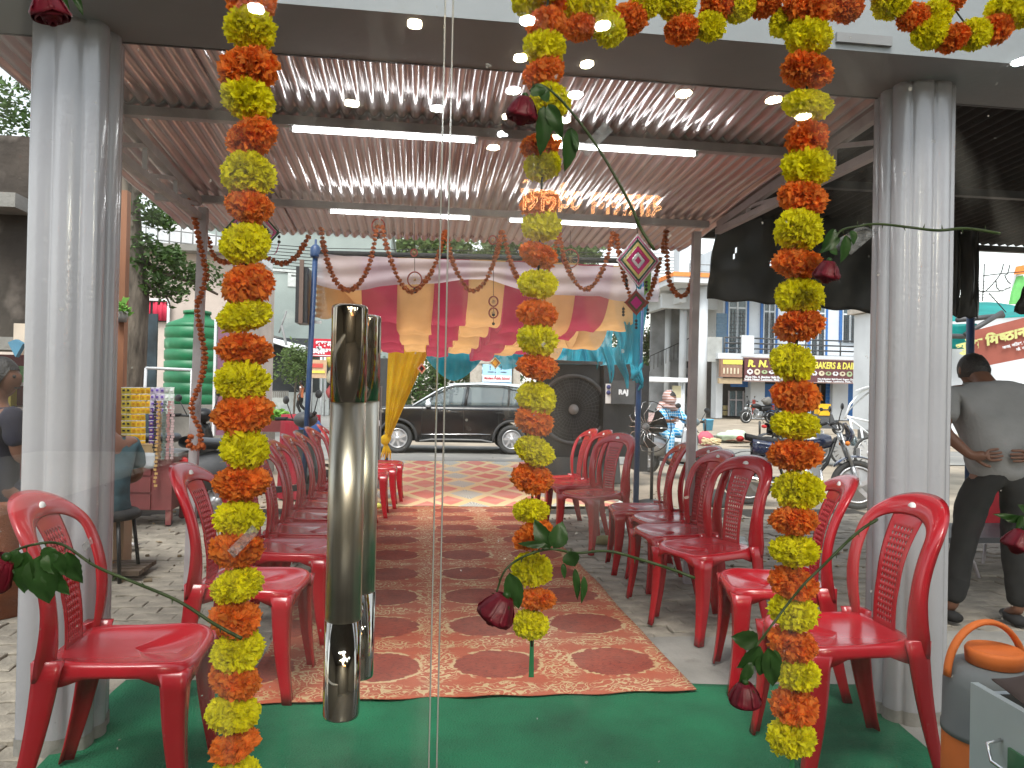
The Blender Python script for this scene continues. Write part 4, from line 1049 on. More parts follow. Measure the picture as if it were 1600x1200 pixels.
wheelorn('string of two small wheel ornaments with a bell, right of the door gap', 771, 471, 7, 372, 5.3, [(771, 489, 7), (770, 375, 6)], tail=28)
wheelorn('brown wheel ornament between the middle flower string and the diamond ornament', 891, 404, 13, 360, 5.3)
wheelorn('pale pink wheel ornament at the top of the garlands above the steel handle', 591, 353, 10, 342, 5.32)
# ================================================================ CAR (dark SUV seen from its left side)
M['carpaint'] = mat('black_car_paint', (.004, .005, .007), .25, var=.05, coat=.45, spots=(1.5, .60, (.03, .028, .026)))
M['carroof'] = mat('white_roof_paint', (.68, .72, .76), .2, coat=.6, var=.03)
M['carglass'] = glass_mat('car_glass', tint=(.55, .62, .64), fres=1.6, body=.22, bcol=(.30, .38, .42))
M['alloy'] = mat('alloy_rim', (.62, .62, .63), .3, metal=.6, var=.05)
M['cladding'] = mat('grey_cladding', (.035, .035, .037), .7, var=.15)
def side_shell(outline, yfun, cuts_z=(), cuts_x=(), both=True):
    """side outline in (x,z); made into a closed body symmetric in y with half width yfun(x,z)"""
    bm = bmesh.new(); vs = [bm.verts.new((x, 0, z)) for x, z in outline]; bm.faces.new(vs)
    for z in cuts_z: bmesh.ops.bisect_plane(bm, geom=bm.verts[:] + bm.edges[:] + bm.faces[:], plane_co=(0, 0, z), plane_no=(0, 0, 1))
    for x in cuts_x: bmesh.ops.bisect_plane(bm, geom=bm.verts[:] + bm.edges[:] + bm.faces[:], plane_co=(x, 0, 0), plane_no=(1, 0, 0))
    bm.verts.index_update(); V0 = [v.co.copy() for v in bm.verts]; n = len(V0)
    fs = [[v.index for v in f.verts] for f in bm.faces]
    be = [(e.verts[0].index, e.verts[1].index) for e in bm.edges if e.is_boundary]; bm.free()
    b = MB()
    A = [V((v.x, -yfun(v.x, v.z), v.z)) for v in V0]; B = [V((v.x, yfun(v.x, v.z), v.z)) for v in V0]
    b.add(A + B, fs + [[i + n for i in f[::-1]] for f in fs] + [(i, j, j + n, i + n) for i, j in be], True)
    return b
def arc(cx, cz, r, a0, a1, n=10): return [(cx + r * math.cos(rad(a0 + (a1 - a0) * k / n)), cz + r * math.sin(rad(a0 + (a1 - a0) * k / n))) for k in range(n + 1)]
def suv(loc, rz, label):
    t = thing('parked_car', label, 'car', loc, rz); wb = 2.61; fx, rx_ = -1.30, 1.31; R_ = .335; wz = .335
    def yf(x, z):
        w = .885 - .10 * max(0, (abs(x + .0) - 1.65) / .5) ** 2 - .05 * max(0, (.45 - z)) - .02 * abs(z - .75)
        if z > .98: w -= .10 * (z - .98)
        return max(.3, w)
    out = [(-2.13, .42), (-2.16, .62), (-2.12, .86), (-2.0, .98), (-1.2, 1.06), (-.92, 1.07), (2.02, 1.10), (2.12, 1.02), (2.14, .60), (2.06, .32), (rx_ + .42, .27)]
    out += arc(rx_, wz, .40, -10, 190, 14) + [(.88, .25), (-.87, .25)] + arc(fx, wz, .40, -10, 190, 14) + [(-1.75, .27), (-2.05, .30)]
    side_shell(out, yf, (.3, .42, .55, .7, .85, .98), [-1.9 + .2 * i for i in range(20)]).build('body', M['carpaint'], t, world=False)
    def yg(x, z): return .80 - .24 * (z - 1.08) / .5 - .06 * max(0, abs(x - .4) - 1.2)
    gh = [(-1.0, 1.06), (-.30, 1.50), (-.02, 1.585), (.5, 1.615), (1.2, 1.60), (1.68, 1.52), (1.98, 1.10)]
    side_shell(gh, yg, (1.2, 1.3, 1.4, 1.5), [-.6 + .3 * i for i in range(9)]).build('cabin', M['carglass'], t, world=False)
    def on(x, z, o=.012): return V((x, -(yg(x, z) + o), z))
    for s_ in (1, -1):
        f_ = lambda pts, w, mt, nm: MB().tube([V((p.x, p.y * s_, p.z)) for p in [on(*q) for q in pts]], w, 6, flat=.5).build(nm, mt, t, world=False)
        f_([(-.98, 1.08), (-.32, 1.49), (-.02, 1.57), (.5, 1.60), (1.2, 1.585), (1.55, 1.54)], .030, M['carroof'], 'roof_rail')
        f_([(.22, 1.08), (.30, 1.56)], .036, M['black'], 'door_pillar')
        f_([(1.22, 1.08), (1.26, 1.55)], .024, M['black'], 'door_pillar')
        f_([(-.62, 1.08), (-.50, 1.33)], .018, M['black'], 'door_pillar')
        f_([(-.75, 1.22), (-.05, 1.53), (.5, 1.555), (1.15, 1.54), (1.5, 1.45)], .020, M['darkgrey'], 'rain_guard')
        b = MB(); P = [on(x, z, .008) for x, z in ((1.52, 1.10), (1.60, 1.30), (1.66, 1.52), (1.99, 1.10))]; P = [V((p.x, p.y * s_, p.z)) for p in P]
        b.add(P, [(0, 1, 2, 3)]); b.build('rear_quarter', M['carroof'], t, world=False, solid=.02)
        # lower trims
        yb = lambda x, z: -(yf(x, z) + .012) * s_
        MB().tube([V((x, yb(x, .44), .44 + .01 * math.sin(x * 3))) for x in (-.78, -.5, 0, .5, .86)], [.006, .022, .026, .022, .006], 6, flat=.5).build('chrome_strip', M['chrome'], t, world=False)
        MB().tube([V((x, yb(x, z), z)) for x, z in ((-.80, .28), (-.55, .315), (0, .32), (.6, .315), (.86, .27))], .02, 6).build('sill', M['grey'], t, world=False)
        for cx in (fx, rx_):
            b = MB(); A = arc(cx, wz, .455, -8, 188, 20); B = arc(cx, wz, .395, -8, 188, 20)
            b.add([V((x, -(yf(x, z) + .022) * s_, z)) for x, z in A] + [V((x, -(yf(x, z) + .018) * s_, z)) for x, z in B], [(i, i + 1, 22 + i, 21 + i) for i in range(20)], True)
            b.build('arch_cladding', M['cladding'], t, world=False, solid=.03)
        for cx, lx in ((.02, 0), (1.02, 1)):
            MB().tube([V((cx - .10, yb(cx, .93) - .02 * s_, .94)), V((cx, yb(cx, .93) - .035 * s_, .945)), V((cx + .10, yb(cx, .93) - .02 * s_, .94))], .014, 6).build('door_handle', M['carpaint'], t, world=False)
        for xx in (-.76, .19, 1.0):
            MB().tube([V((xx, yb(xx, z) * .993, z)) for z in (.35, .6, .85, 1.06)], .005, 4).build('door_seam', M['blackmatt'], t, world=False)
    wd = MB(); roof = MB()
    def fr(u, v):
        x = -.15 + 1.95 * u; z = 1.575 + .045 * math.sin(pi * min(1, u * 1.05)) - .06 * max(0, u - .85) / .15; y = (v - .5) * 2 * (yg(x, 1.55) + .01)
        return V((x, y, z - .03 * abs(v - .5) ** 3 * 8))
    roof.grid(fr, 14, 10).build('roof', M['carroof'], t, world=False, solid=-.03)
    for s_ in (1, -1):
        mrr = MB(); mrr.ball((-.62, -.96 * s_, 1.12), (.07, .11, .075), 12, 8); mrr.box((-.60, -.86 * s_, 1.08), (.08, .12, .03)); mrr.build('wing_mirror', M['carroof'], t, world=False)
    MB().box((-2.05, 0, .5), (.14, 1.5, .16)).build('bumper', M['cladding'], t, world=False)
    MB().ball((-1.98, -.72, .88), (.12, .1, .05), 10, 6).build('headlight', M['white'], t, world=False)
    MB().ball((2.05, -.72, .92), (.06, .12, .06), 10, 6).build('tail_light', cmat('tail_red', (.4, .01, .01)), t, world=False)
    MB().box((0, 0, .40), (3.9, 1.45, .26)).build('underbody', M['blackmatt'], t, world=False)
    for cx in (fx, rx_):
        for s_ in (-1, 1):
            wheel('wheel', t, V((cx, .80 * s_, wz)), R_, .21, s_)
def wheel(nm, par, c, R_, W, side, spokes=7, rimfrac=.68, tyre=.0):
    Rx = Matrix.Rotation(pi / 2, 3, 'X')
    b = MB(); h = W / 2
    b.lathe([(R_ * rimfrac, -h * .8), (R_ * .88, -h), (R_ * .97, -h * .85), (R_, -h * .5), (R_, h * .5), (R_ * .97, h * .85), (R_ * .88, h), (R_ * rimfrac, h * .8), (R_ * rimfrac * .97, 0), (R_ * rimfrac, -h * .8)], c, 40, Rx)
    w = b.build(nm, M['rubber'], par, world=False)
    b = MB(); y = side * h * .75; rr = R_ * rimfrac
    b.lathe([(rr, -h * .7), (rr * .93, -h * .5), (rr * .93, h * .5), (rr, h * .7)], c, 32, Rx)
    for k in range(spokes):
        a = 2 * pi * k / spokes; d = V((math.cos(a), 0, math.sin(a))); e = V((math.cos(a + .42), 0, math.sin(a + .42))); 
        b.beam(c + V((0, y * .9, 0)) + d * rr * .15, c + V((0, y * .8, 0)) + e * rr * .97, rr * .22, .02, up=(0, 1, 0))
    b.lathe([(rr * .26, -.02), (rr * .22, .02), (0, .025)], c + V((0, y * .9, 0)), 16, Matrix.Rotation(pi / 2 if side < 0 else -pi / 2, 3, 'X'))
    b.ring(c, (1, 0, 0), (0, 0, 1), rr * .97, rr * .88, W * .9, 32)
    b.build('rim', M['alloy'], w, world=False)
    b = MB(); b.lathe([(rr * .9, -.01), (rr * .9, .01)], c, 24, Rx); b.build('brake_disc', M['blackmatt'], w, world=False)
car_c = GP(622, 708)
suv((car_c.x + 1.30, car_c.y + .90, -.18), rad(-1.5), 'black SUV with white roof crossing the road behind the yellow curtain')

# ================================================================ TWO-WHEELERS
M['tank'] = mat('blue_black_tank', (.012, .018, .045), .2, coat=1, var=.3, scale=9, spots=(5, .58, (.03, .10, .32)))
M['seatvinyl'] = mat('grey_vinyl_seat', (.065, .075, .085), .45, var=.1)
M['silver'] = mat('silver_part', (.42, .43, .44), .35, metal=.7, var=.1)
def motorbike(loc, rz, label, body=None, luggage=0, lean=0, group=None, rider=None):
    body = body or M['tank']
    t = thing('motorcycle', label, 'motorcycle', loc, rz, group); t.rotation_euler = (rad(lean), 0, rz)
    for cx in (-.64, .64): wheel('wheel', t, V((cx, 0, .30)), .30, .085 if cx > 0 else .10, -1, 5, .78)
    b = MB()
    for s_ in (-1, 1):
        b.tube([(.64, .075 * s_, .30), (.58, .075 * s_, .52)], .026, 8); b.tube([(.58, .075 * s_, .52), (.44, .075 * s_, .93)], .018, 8)
    b.box((.47, 0, .86), (.06, .18, .04)); b.build('fork', M['silver'], t, world=False)
    b = MB()
    b.grid(lambda u, v: V((.64 + .36 * math.cos(pi * (.12 + .66 * u)), (v - .5) * .13 * (1 if abs(v - .5) < .3 else 1), .30 + .36 * math.sin(pi * (.12 + .66 * u)) - .02 * abs(v - .5) * 2)), 14, 4); b.build('front_mudguard', body, t, world=False, solid=.008)
    b = MB(); b.grid(lambda u, v: V((-.64 + .37 * math.cos(pi * (.25 + .55 * u)), (v - .5) * .15, .30 + .37 * math.sin(pi * (.25 + .55 * u)))), 10, 4); b.build('rear_mudguard', M['black'], t, world=False, solid=.008)
    b = MB(); b.tube([(.40, 0, .86), (.30, 0, .55), (.12, 0, .32), (-.20, 0, .30), (-.30, 0, .62), (-.62, 0, .76)], .022, 8); b.tube([(.40, 0, .82), (0, 0, .68), (-.35, 0, .66)], .022, 8)
    for s_ in (-1, 1): b.beam((-.24, .08 * s_, .34), (-.64, .08 * s_, .30), .03, .045); b.tube([(-.62, .09 * s_, .32), (-.42, .10 * s_, .64)], .02, 8)
    b.build('frame', M['black'], t, world=False)
    b = MB(); b.box((.06, 0, .40), (.26, .24, .20)); b.box((.13, 0, .56), (.15, .16, .16), Matrix.Rotation(rad(-15), 3, 'Y'))
    for k in range(5): b.box((.13, 0, .50 + .03 * k), (.18, .19, .008), Matrix.Rotation(rad(-15), 3, 'Y'))
    b.lathe([(.09, -.14), (.10, -.12), (.10, .12), (.09, .14)], (.02, 0, .38), 16, Matrix.Rotation(pi / 2, 3, 'X')); b.build('engine', M['silver'], t, world=False)
    b = MB(); b.tube([(.20, -.10, .48), (.22, -.13, .30), (.05, -.15, .24), (-.3, -.16, .26)], .02, 8); b.tube([(-.25, -.16, .26), (-.80, -.17, .36)], [.035, .045], 10); b.build('exhaust', M['chrome'], t, world=False)
    def tk(u, v):
        a = 2 * pi * u; x = .34 - .46 * v; w = .13 * math.sin(pi * (.12 + .80 * v)) ** .6; h = .115 * math.sin(pi * (.16 + .72 * v)) ** .6
        return V((x, w * math.cos(a), .79 + .03 * (1 - v) + h * math.sin(a)))
    b = MB(); b.grid(tk, 20, 12); b.build('fuel_tank', body, t, world=False)
    b = MB(); b.grid(lambda u, v: V((-.06 - .62 * v, .13 * math.cos(2 * pi * u) * (1 - .25 * v), .80 + .05 * v + .045 * math.sin(2 * pi * u) - .03 * math.sin(pi * v))), 16, 12); b.build('seat', M['blackmatt'] if not rider else M['seatvinyl'], t, world=False)
    b = MB()
    for s_ in (-1, 1): b.grid(lambda u, v: V((-.10 - .50 * u, .11 * s_ + .02 * s_ * math.sin(pi * v), .56 + .20 * v + .06 * u)), 6, 4)
    b.build('side_panel', body, t, world=False, solid=.01)
    b = MB(); b.tube([(.30, -.37, 1.03), (.36, -.28, 1.06), (.43, -.08, .97), (.43, .08, .97), (.36, .28, 1.06), (.30, .37, 1.03)], .012, 8); hb = b.build('handlebar', M['black'], t, world=False)
    for s_ in (-1, 1):
        MB().tube([(.26, .40 * s_, 1.02), (.35, .28 * s_, 1.055)], .019, 8).build('grip', M['blackmatt'], hb, world=False)
        b = MB(); b.tube([(.38, .24 * s_, 1.06), (.40, .30 * s_, 1.20)], .006, 6); b.ball((.40, .33 * s_, 1.24), (.014, .07, .042), 12, 8); b.build('mirror', M['black'], hb, world=False)
    b = MB(); b.grid(lambda u, v: V((.50 + .12 * math.sin(pi * v) * math.cos((u - .5) * 2.4), .13 * math.sin((u - .5) * 3) * (.6 + .4 * math.sin(pi * v)), .76 + .30 * v)), 10, 8); b.build('headlight_cowl', body, t, world=False, solid=.008)
    MB().ball((.60, 0, .84), (.05, .085, .07), 12, 8).build('headlight', M['carglass'], t, world=False)
    for s_ in (-1, 1): MB().ball((.50, .16 * s_, .80), (.03, .035, .03), 8, 6).build('indicator', cmat('amber', (.7, .2, .02)), t, world=False)
    MB().box((.665, 0, .70), (.01, .18, .10)).build('number_plate', M['white'], t, world=False)
    b = MB(); b.ball((-.74, 0, .82), (.05, .08, .04), 8, 6); b.build('tail_light', cmat('tail_red', (.4, .01, .01)), t, world=False)
    b = MB(); b.tube([(-.05, .12, .28), (-.16, .24, .02)], .012, 6); b.build('side_stand', M['black'], t, world=False)
    if luggage:
        for s_ in (-1,):
            for cx in (-.42, -.78):
                if luggage == 1 and cx < -.7: continue
                b = MB(); b.lathe([(.12, 0), (.13, .03), (.13, .27), (.08, .33), (.07, .38), (.09, .39)], (cx, -.26, .25), 16); b.build('milk_can', M['silver'], t, world=False)
        b = MB(); b.ball((-.45, 0, 1.05), (.24, .2, .18), 12, 8, jit=.5); b.build('sack', cmat('grey_sack', (.16, .15, .14)), t, world=False)
    return t
bp = GP(1322, 792)
motorbike((bp.x - .52, bp.y + .12, gz(bp.y) - .02), rad(-18), 'black and blue motorcycle parked by the right column, front wheel turned out to the right', lean=-4)
bp = GP(1196, 724)
motorbike((bp.x + .62, bp.y, -.19), rad(6), 'farther dark motorcycle at the roadside, its rear wheel left of the right flower string', body=M['black'], lean=4)
bp = GP(1090, 657)
motorbike((bp.x + .6, 33.6, -.04), rad(186), 'parked motorcycle with cylinders before the white columns across the road', body=M['black'], luggage=1)
motorbike((bp.x + 1.9, 33.0, -.04), rad(12), 'parked motorcycle loaded with milk cans and a sack before the brown shop sign', body=M['black'], luggage=2)
def scooter(loc, rz, label, col):
    t = thing('scooter', label, 'scooter', loc, rz); t.rotation_euler.x = rad(-7)
    for cx in (-.58, .60): wheel('wheel', t, V((cx, 0, .22)), .22, .10, -1, 4, .62)
    b = MB(); b.grid(lambda u, v: V((-.85 + .78 * v, .19 * math.cos(2 * pi * u) * math.sin(pi * (.15 + .75 * v)) ** .5, .50 + .20 * math.sin(2 * pi * u) * math.sin(pi * (.15 + .75 * v)) ** .5)), 20, 12); b.build('rear_body', col, t, world=False)
    b = MB(); b.grid(lambda u, v: V((-.86 + .86 * v, .16 * math.cos(2 * pi * u) * (1 - .3 * v ** 3), .74 + .055 * math.sin(2 * pi * u) + .05 * (1 - v) ** 2)), 20, 14); b.build('seat', M['seatvinyl'], t, world=False)
    b = MB(); b.box((.12, 0, .27), (.56, .34, .06)); b.build('footboard', M['black'], t, world=False)
    b = MB(); b.grid(lambda u, v: V((.42 + .10 * math.cos((u - .5) * 2.6) - .06 * v, .24 * math.sin((u - .5) * 2.6) * (1 - .35 * v), .28 + .60 * v)), 12, 8); b.build('front_apron', col, t, world=False, solid=.02)
    b = MB(); b.grid(lambda u, v: V((.60 + .28 * math.cos(pi * (.1 + .8 * u)), (v - .5) * .16, .22 + .28 * math.sin(pi * (.1 + .8 * u)))), 10, 4); b.build('mudguard', col, t, world=False, solid=.01)
    b = MB(); b.tube([(.60, 0, .22), (.44, 0, .92)], .03, 8); b.tube([(.33, -.36, 1.02), (.42, -.1, .98), (.42, .1, .98), (.33, .36, 1.02)], .014, 8); hb = b.build('handlebar', M['black'], t, world=False)
    for s_ in (-1, 1):
        MB().tube([(.30, .38 * s_, 1.02), (.37, .26 * s_, 1.01)], .02, 8).build('grip', M['blackmatt'], hb, world=False)
        b = MB(); b.tube([(.40, .2 * s_, 1.0), (.40, .3 * s_, 1.18)], .006, 5); b.ball((.40, .32 * s_, 1.22), (.012, .065, .045), 10, 6); b.build('mirror', M['black'], hb, world=False)
    b = MB(); b.ball((.43, 0, .98), (.12, .14, .09), 12, 8); b.build('headlight_cowl', col, t, world=False)
    MB().ball((.52, 0, .98), (.04, .09, .06), 10, 6).build('headlight', M['carglass'], t, world=False)
    MB().ball((-.88, 0, .60), (.03, .08, .05), 8, 6).build('tail_light', cmat('tail_red', (.4, .01, .01)), t, world=False)
    return t
scooter((PY(428, 700, 7.9).x, 7.9, gz(7.9)), rad(40), 'grey seated scooter parked behind the left row of chairs', M['darkgrey'])
scooter((PY(268, 700, 8.6).x, 8.9, gz(8.6)), rad(60), 'dark scooter with handlebar showing behind the snack kiosk', M['black'])

# ================================================================ PEOPLE
def skin_mesh(name, joints, edges, mt, sub=2, root=0):
    me = bpy.data.meshes.new(name); me.from_pydata([j[0] for j in joints], edges, [])
    o = bpy.data.objects.new(name, me); COL.objects.link(o)
    md = o.modifiers.new('s', 'SKIN'); md.use_smooth_shade = True; md.branch_smoothing = .5
    for i, j in enumerate(joints):
        r = j[1]; r = (r, r) if not isinstance(r, tuple) else r
        me.skin_vertices[0].data[i].radius = r; me.skin_vertices[0].data[i].use_root = (i == root)
    if sub: m2 = o.modifiers.new('b', 'SUBSURF'); m2.levels = sub; m2.render_levels = sub
    bpy.context.view_layer.update()
    out = bpy.data.meshes.new_from_object(o.evaluated_get(bpy.context.evaluated_depsgraph_get()))
    bpy.data.objects.remove(o); bpy.data.meshes.remove(me); out.name = name
    out.materials.clear(); out.materials.append(mt)
    for p in out.polygons: p.use_smooth = True
    return out
def wrinkle(me, amp=.008, f=9, seed=0):
    me.update()
    for v in me.vertices:
        v.co += v.normal * amp * (noise.noise(V((v.co.x * f, v.co.y * f, v.co.z * f * .5 + seed))) + .5 * noise.noise(v.co * f * 2.3))
    return me
def person(label, loc, rz, J, cloth, group=None, hair='short', shirt_r=1.0, sleeve=.5, hands=True):
    """J: joint dict -> Vector in local metres. cloth: dict(shirt=, trousers=, shoes=)"""
    t = thing('person', label, 'person', loc, rz, group)
    g = lambda k: tuple(J[k])
    names = ['pelvis', 'belly', 'chest', 'neck', 'head0', 'head1']
    jr = [.095, .115, .125, .055, .07, .075]
    js = [(g(n), (r_, r_ * .8)) for n, r_ in zip(names, jr)]; ed = [(0, 1), (1, 2), (2, 3), (3, 4), (4, 5)]
    idx = {n: i for i, n in enumerate(names)}
    for s_ in 'LR':
        for ch, rs, base in ((['sh' + s_, 'el' + s_, 'wr' + s_, 'pa' + s_], [.058, .042, .028, .032], 'chest'), (['hip' + s_, 'kn' + s_, 'an' + s_, 'to' + s_], [.055, .048, .036, .034], 'pelvis')):
            prev = idx[base]
            for n, r_ in zip(ch, rs):
                if n not in J: break
                js.append((g(n), r_)); idx[n] = len(js) - 1; ed.append((prev, idx[n])); prev = idx[n]
    body = link(skin_mesh('body', js, ed, M['skin']), 'body', t)
    # head shape
    hc = (V(J['head0']) + V(J['head1'])) / 2; up = (V(J['head1']) - V(J['head0'])).normalized(); face = V(J['face']).normalized(); face = (face - up * face.dot(up)).normalized(); sd = face.cross(up)
    m = Matrix((sd, face, up)).transposed()
    hb = MB()
    def hf(u, v):
        a, b_ = 2 * pi * u, pi * (v - .5); x = .076 * math.cos(a) * math.cos(b_); y = .094 * math.sin(a) * math.cos(b_); z = .115 * math.sin(b_)
        if y > 0 and z < 0: x *= 1 - .25 * (-z / .115); y *= 1 - .08 * (-z / .115)
        if y > .05 and abs(x) < .02 and -.04 < z < .02: y += .018 * (1 - abs(x) / .02)
        return hc + m @ V((x, y, z))
    hb.grid(hf, 28, 20)
    for s_ in (-1, 1): hb.ball(hc + m @ V((.077 * s_, -.005, -.005)), (.012, .02, .03), 8, 6)
    hd = hb.build('head', M['skin'], t, world=False)
    e = MB()
    for s_ in (-1, 1): e.ball(hc + m @ V((.030 * s_, .083, .012)), .011, 8, 6)
    e.box(hc + m @ V((0, .086, -.052)), (.04, .012, .008), m); e.build('eyes_and_mouth', M['hair'], hd, world=False)
    if hair:
        hh = MB()
        def hf2(u, v):
            a, b_ = 2 * pi * u, pi * (v * .90 - .40) ; y = math.sin(a)
            k = 1.07 + .03 * noise.noise(V((math.cos(a) * 4, y * 4, b_ * 5)))
            bb = max(b_, -1.2 + 1.6 * min(1, max(0, (y + .15) / .9)))
            return hc + m @ V((.080 * k * math.cos(a) * math.cos(bb), .098 * k * math.sin(a) * math.cos(bb) - .006, .118 * k * math.sin(bb)))
        hh.grid(hf2, 28, 12); hh.build('hair', M['hair'], t, world=False)
    sw = V(J['shL']) - V(J['shR'])
    S = [(tuple(V(J['pelvis']) + (V(J['pelvis']) - V(J['belly'])) * .95), (.146 * shirt_r, .118 * shirt_r)), (g('belly'), (.150 * shirt_r, .120 * shirt_r)), (g('chest'), (.165 * shirt_r, .125 * shirt_r)), (tuple(V(J['chest']).lerp(V(J['neck']), .72)), (.075, .06))]
    E = [(0, 1), (1, 2), (2, 3)]
    for s_ in 'LR':
        a, b_ = V(J['sh' + s_]), V(J['el' + s_])
        S.append((tuple(a), .072 * (1 + (shirt_r - 1) * .5))); S.append((tuple(a.lerp(b_, sleeve)), .066 * (1 + (shirt_r - 1) * .5))); E += [(2, len(S) - 2), (len(S) - 2, len(S) - 1)]
    sm = wrinkle(skin_mesh('shirt', S, E, cloth['shirt'], 3), .014, 7); link(sm, 'shirt', t)
    T = [(g('pelvis'), (.150, .125)), (tuple(V(J['pelvis']).lerp(V(J['belly']), .5)), (.135, .11))]; E = [(0, 1)]
    for s_ in 'LR':
        if 'kn' + s_ not in J: continue
        n0 = len(T); T += [(g('hip' + s_), .108), (g('kn' + s_), .078), (g('an' + s_), .062)]; E += [(0, n0), (n0, n0 + 1), (n0 + 1, n0 + 2)]
    if len(T) > 1: link(wrinkle(skin_mesh('trousers', T, E, cloth['trousers'], 3), .012, 8, 3), 'trousers', t)
    for s_ in 'LR':
        if 'to' + s_ in J:
            a, b_ = V(J['an' + s_]), V(J['to' + s_]); a2 = V((a.x, a.y, b_.z))
            b = MB(); b.tube([a2 - (b_ - a2) * .35, a2, a2.lerp(b_, .6), b_ + (b_ - a2) * .25], [.035, .045, .048, .03], 10, flat=.75); b.build('shoe', cloth.get('shoes', M['blackmatt']), t, world=False)
        if hands and 'pa' + s_ in J:   # palm with four fingers and a thumb
            w, p = V(J['wr' + s_]), V(J['pa' + s_]); d = (p - w).normalized(); n_ = V(J.get('fn' + s_, (0, 0, 1))).normalized(); sd2 = d.cross(n_).normalized(); cu = sd2.cross(d)
            P = [(tuple(w), .024), (tuple(w.lerp(p, .6)), (.036, .018)), (tuple(p), (.038, .016))]; E = [(0, 1), (1, 2)]
            for k in range(4):
                b0 = p + sd2 * (.030 - .020 * k); L_ = (.030, .034, .032, .025)[k]; i0 = len(P)
                P += [(tuple(b0 + d * .008), .0095), (tuple(b0 + d * (.012 + L_) - cu * .006), .0085), (tuple(b0 + d * (.012 + L_ * 1.9) - cu * .022), .0075)]; E += [(2, i0), (i0, i0 + 1), (i0 + 1, i0 + 2)]
            i0 = len(P); q = w.lerp(p, .45)
            P += [(tuple(q + sd2 * .035), .011), (tuple(q + sd2 * .058 + d * .03), .010), (tuple(q + sd2 * .066 + d * .056), .0085)]; E += [(1, i0), (i0, i0 + 1), (i0 + 1, i0 + 2)]
            link(skin_mesh('hand', P, E, M['skin'], 1), 'hand', body)
    return t
def standing(**kw):
    J = dict(pelvis=(0, 0, .95), belly=(0, 0, 1.10), chest=(0, .0, 1.32), neck=(0, 0, 1.47), head0=(0, .02, 1.55), head1=(0, .03, 1.66), face=(0, 1, 0),
             shL=(-.19, 0, 1.40), elL=(-.24, -.02, 1.12), wrL=(-.24, .06, .88), paL=(-.24, .08, .80), shR=(.19, 0, 1.40), elR=(.24, -.02, 1.12), wrR=(.24, .06, .88), paR=(.24, .08, .80),
             hipL=(-.10, 0, .90), knL=(-.11, .02, .50), anL=(-.12, 0, .09), toL=(-.12, .14, .04), hipR=(.10, 0, .90), knR=(.11, .02, .50), anR=(.12, 0, .09), toR=(.12, .14, .04), fnL=(-1, 0, 0), fnR=(1, 0, 0))
    J.update(kw); return J
M['tee_grey'] = mat('grey_tshirt', (.26, .257, .252), .9, var=.1, bump=.2, bscale=60)
M['trouser_black'] = mat('black_trousers', (.012, .012, .012), .9, var=.2)
M['tee_teal'] = mat('dull_teal_shirt', (.05, .10, .12), .9, var=.2, scale=12)
M['navy'] = mat('navy_cloth', (.018, .018, .035), .9)
# man in grey, from behind, hands joined behind his back, head bent forward
mp = V((PY(1556, 800, 4.05).x, 4.05, 0))
J = standing(pelvis=(0, -.02, .93), belly=(0, -.02, 1.08), chest=(0, .06, 1.31), neck=(0, .16, 1.44), head0=(0, .25, 1.47), head1=(.0, .35, 1.52), face=(0, .3, -.95),
             shL=(-.245, .06, 1.36), elL=(-.33, -.06, 1.13), wrL=(-.20, -.13, .99), paL=(-.13, -.165, 1.0), fnL=(0, -1, 0),
             shR=(.245, .06, 1.36), elR=(.35, -.05, 1.14), wrR=(.16, -.15, 1.01), paR=(.06, -.18, 1.005), fnR=(0, -1, 0),
             hipL=(-.11, -.02, .88), knL=(-.17, .0, .50), anL=(-.24, -.02, .10), toL=(-.27, .12, .04), hipR=(.11, -.02, .88), knR=(.11, .01, .50), anR=(.11, -.04, .10), toR=(.12, .10, .04))
person('man in grey t-shirt and black trousers seen from behind, hands joined behind his back', mp, rad(-14), J, dict(shirt=M['tee_grey'], trousers=M['trouser_black']), shirt_r=1.42, sleeve=.8)
# seated man by the kiosk
sp_ = V((PY(174, 700, 5.35).x, 5.35, 0))
J = standing(pelvis=(0, 0, .50), belly=(0, .0, .64), chest=(0, .03, .84), neck=(0, .06, .98), head0=(0, .10, 1.04), head1=(0, .12, 1.14), face=(.3, .9, -.3), shL=(-.19, .02, .91), elL=(-.24, .04, .66), wrL=(-.10, .22, .62), paL=(-.04, .26, .61),
             shR=(.19, .02, .91), elR=(.25, .02, .65), wrR=(.06, .18, .60), paR=(0, .22, .60), hipL=(-.10, .05, .46), knL=(-.14, .42, .44), anL=(-.14, .40, .10), toL=(-.14, .52, .04), hipR=(.10, .05, .46), knR=(.14, .42, .44), anR=(.14, .40, .10), toR=(.14, .52, .04))
person('man in dull teal shirt sitting on a stool by the left column, facing away', sp_, rad(62), J, dict(shirt=M['tee_teal'], trousers=cmat('brown_trousers', (.10, .06, .04))), sleeve=.8)
st = thing('stool', 'black metal stool with thin legs under the seated man', 'stool', sp_)
MB().lathe([(.17, .40), (.19, .41), (.19, .44), (.17, .46), (0, .465)], sp_, 24).build('seat', M['blackmatt'], st)
for a in (40, 130, 220, 310): 
    c_, s_ = math.cos(rad(a)), math.sin(rad(a)); MB().tube([sp_ + V((.15 * c_, .15 * s_, .41)), sp_ + V((.20 * c_, .20 * s_, 0))], .013, 8).build('leg', M['black'], st)
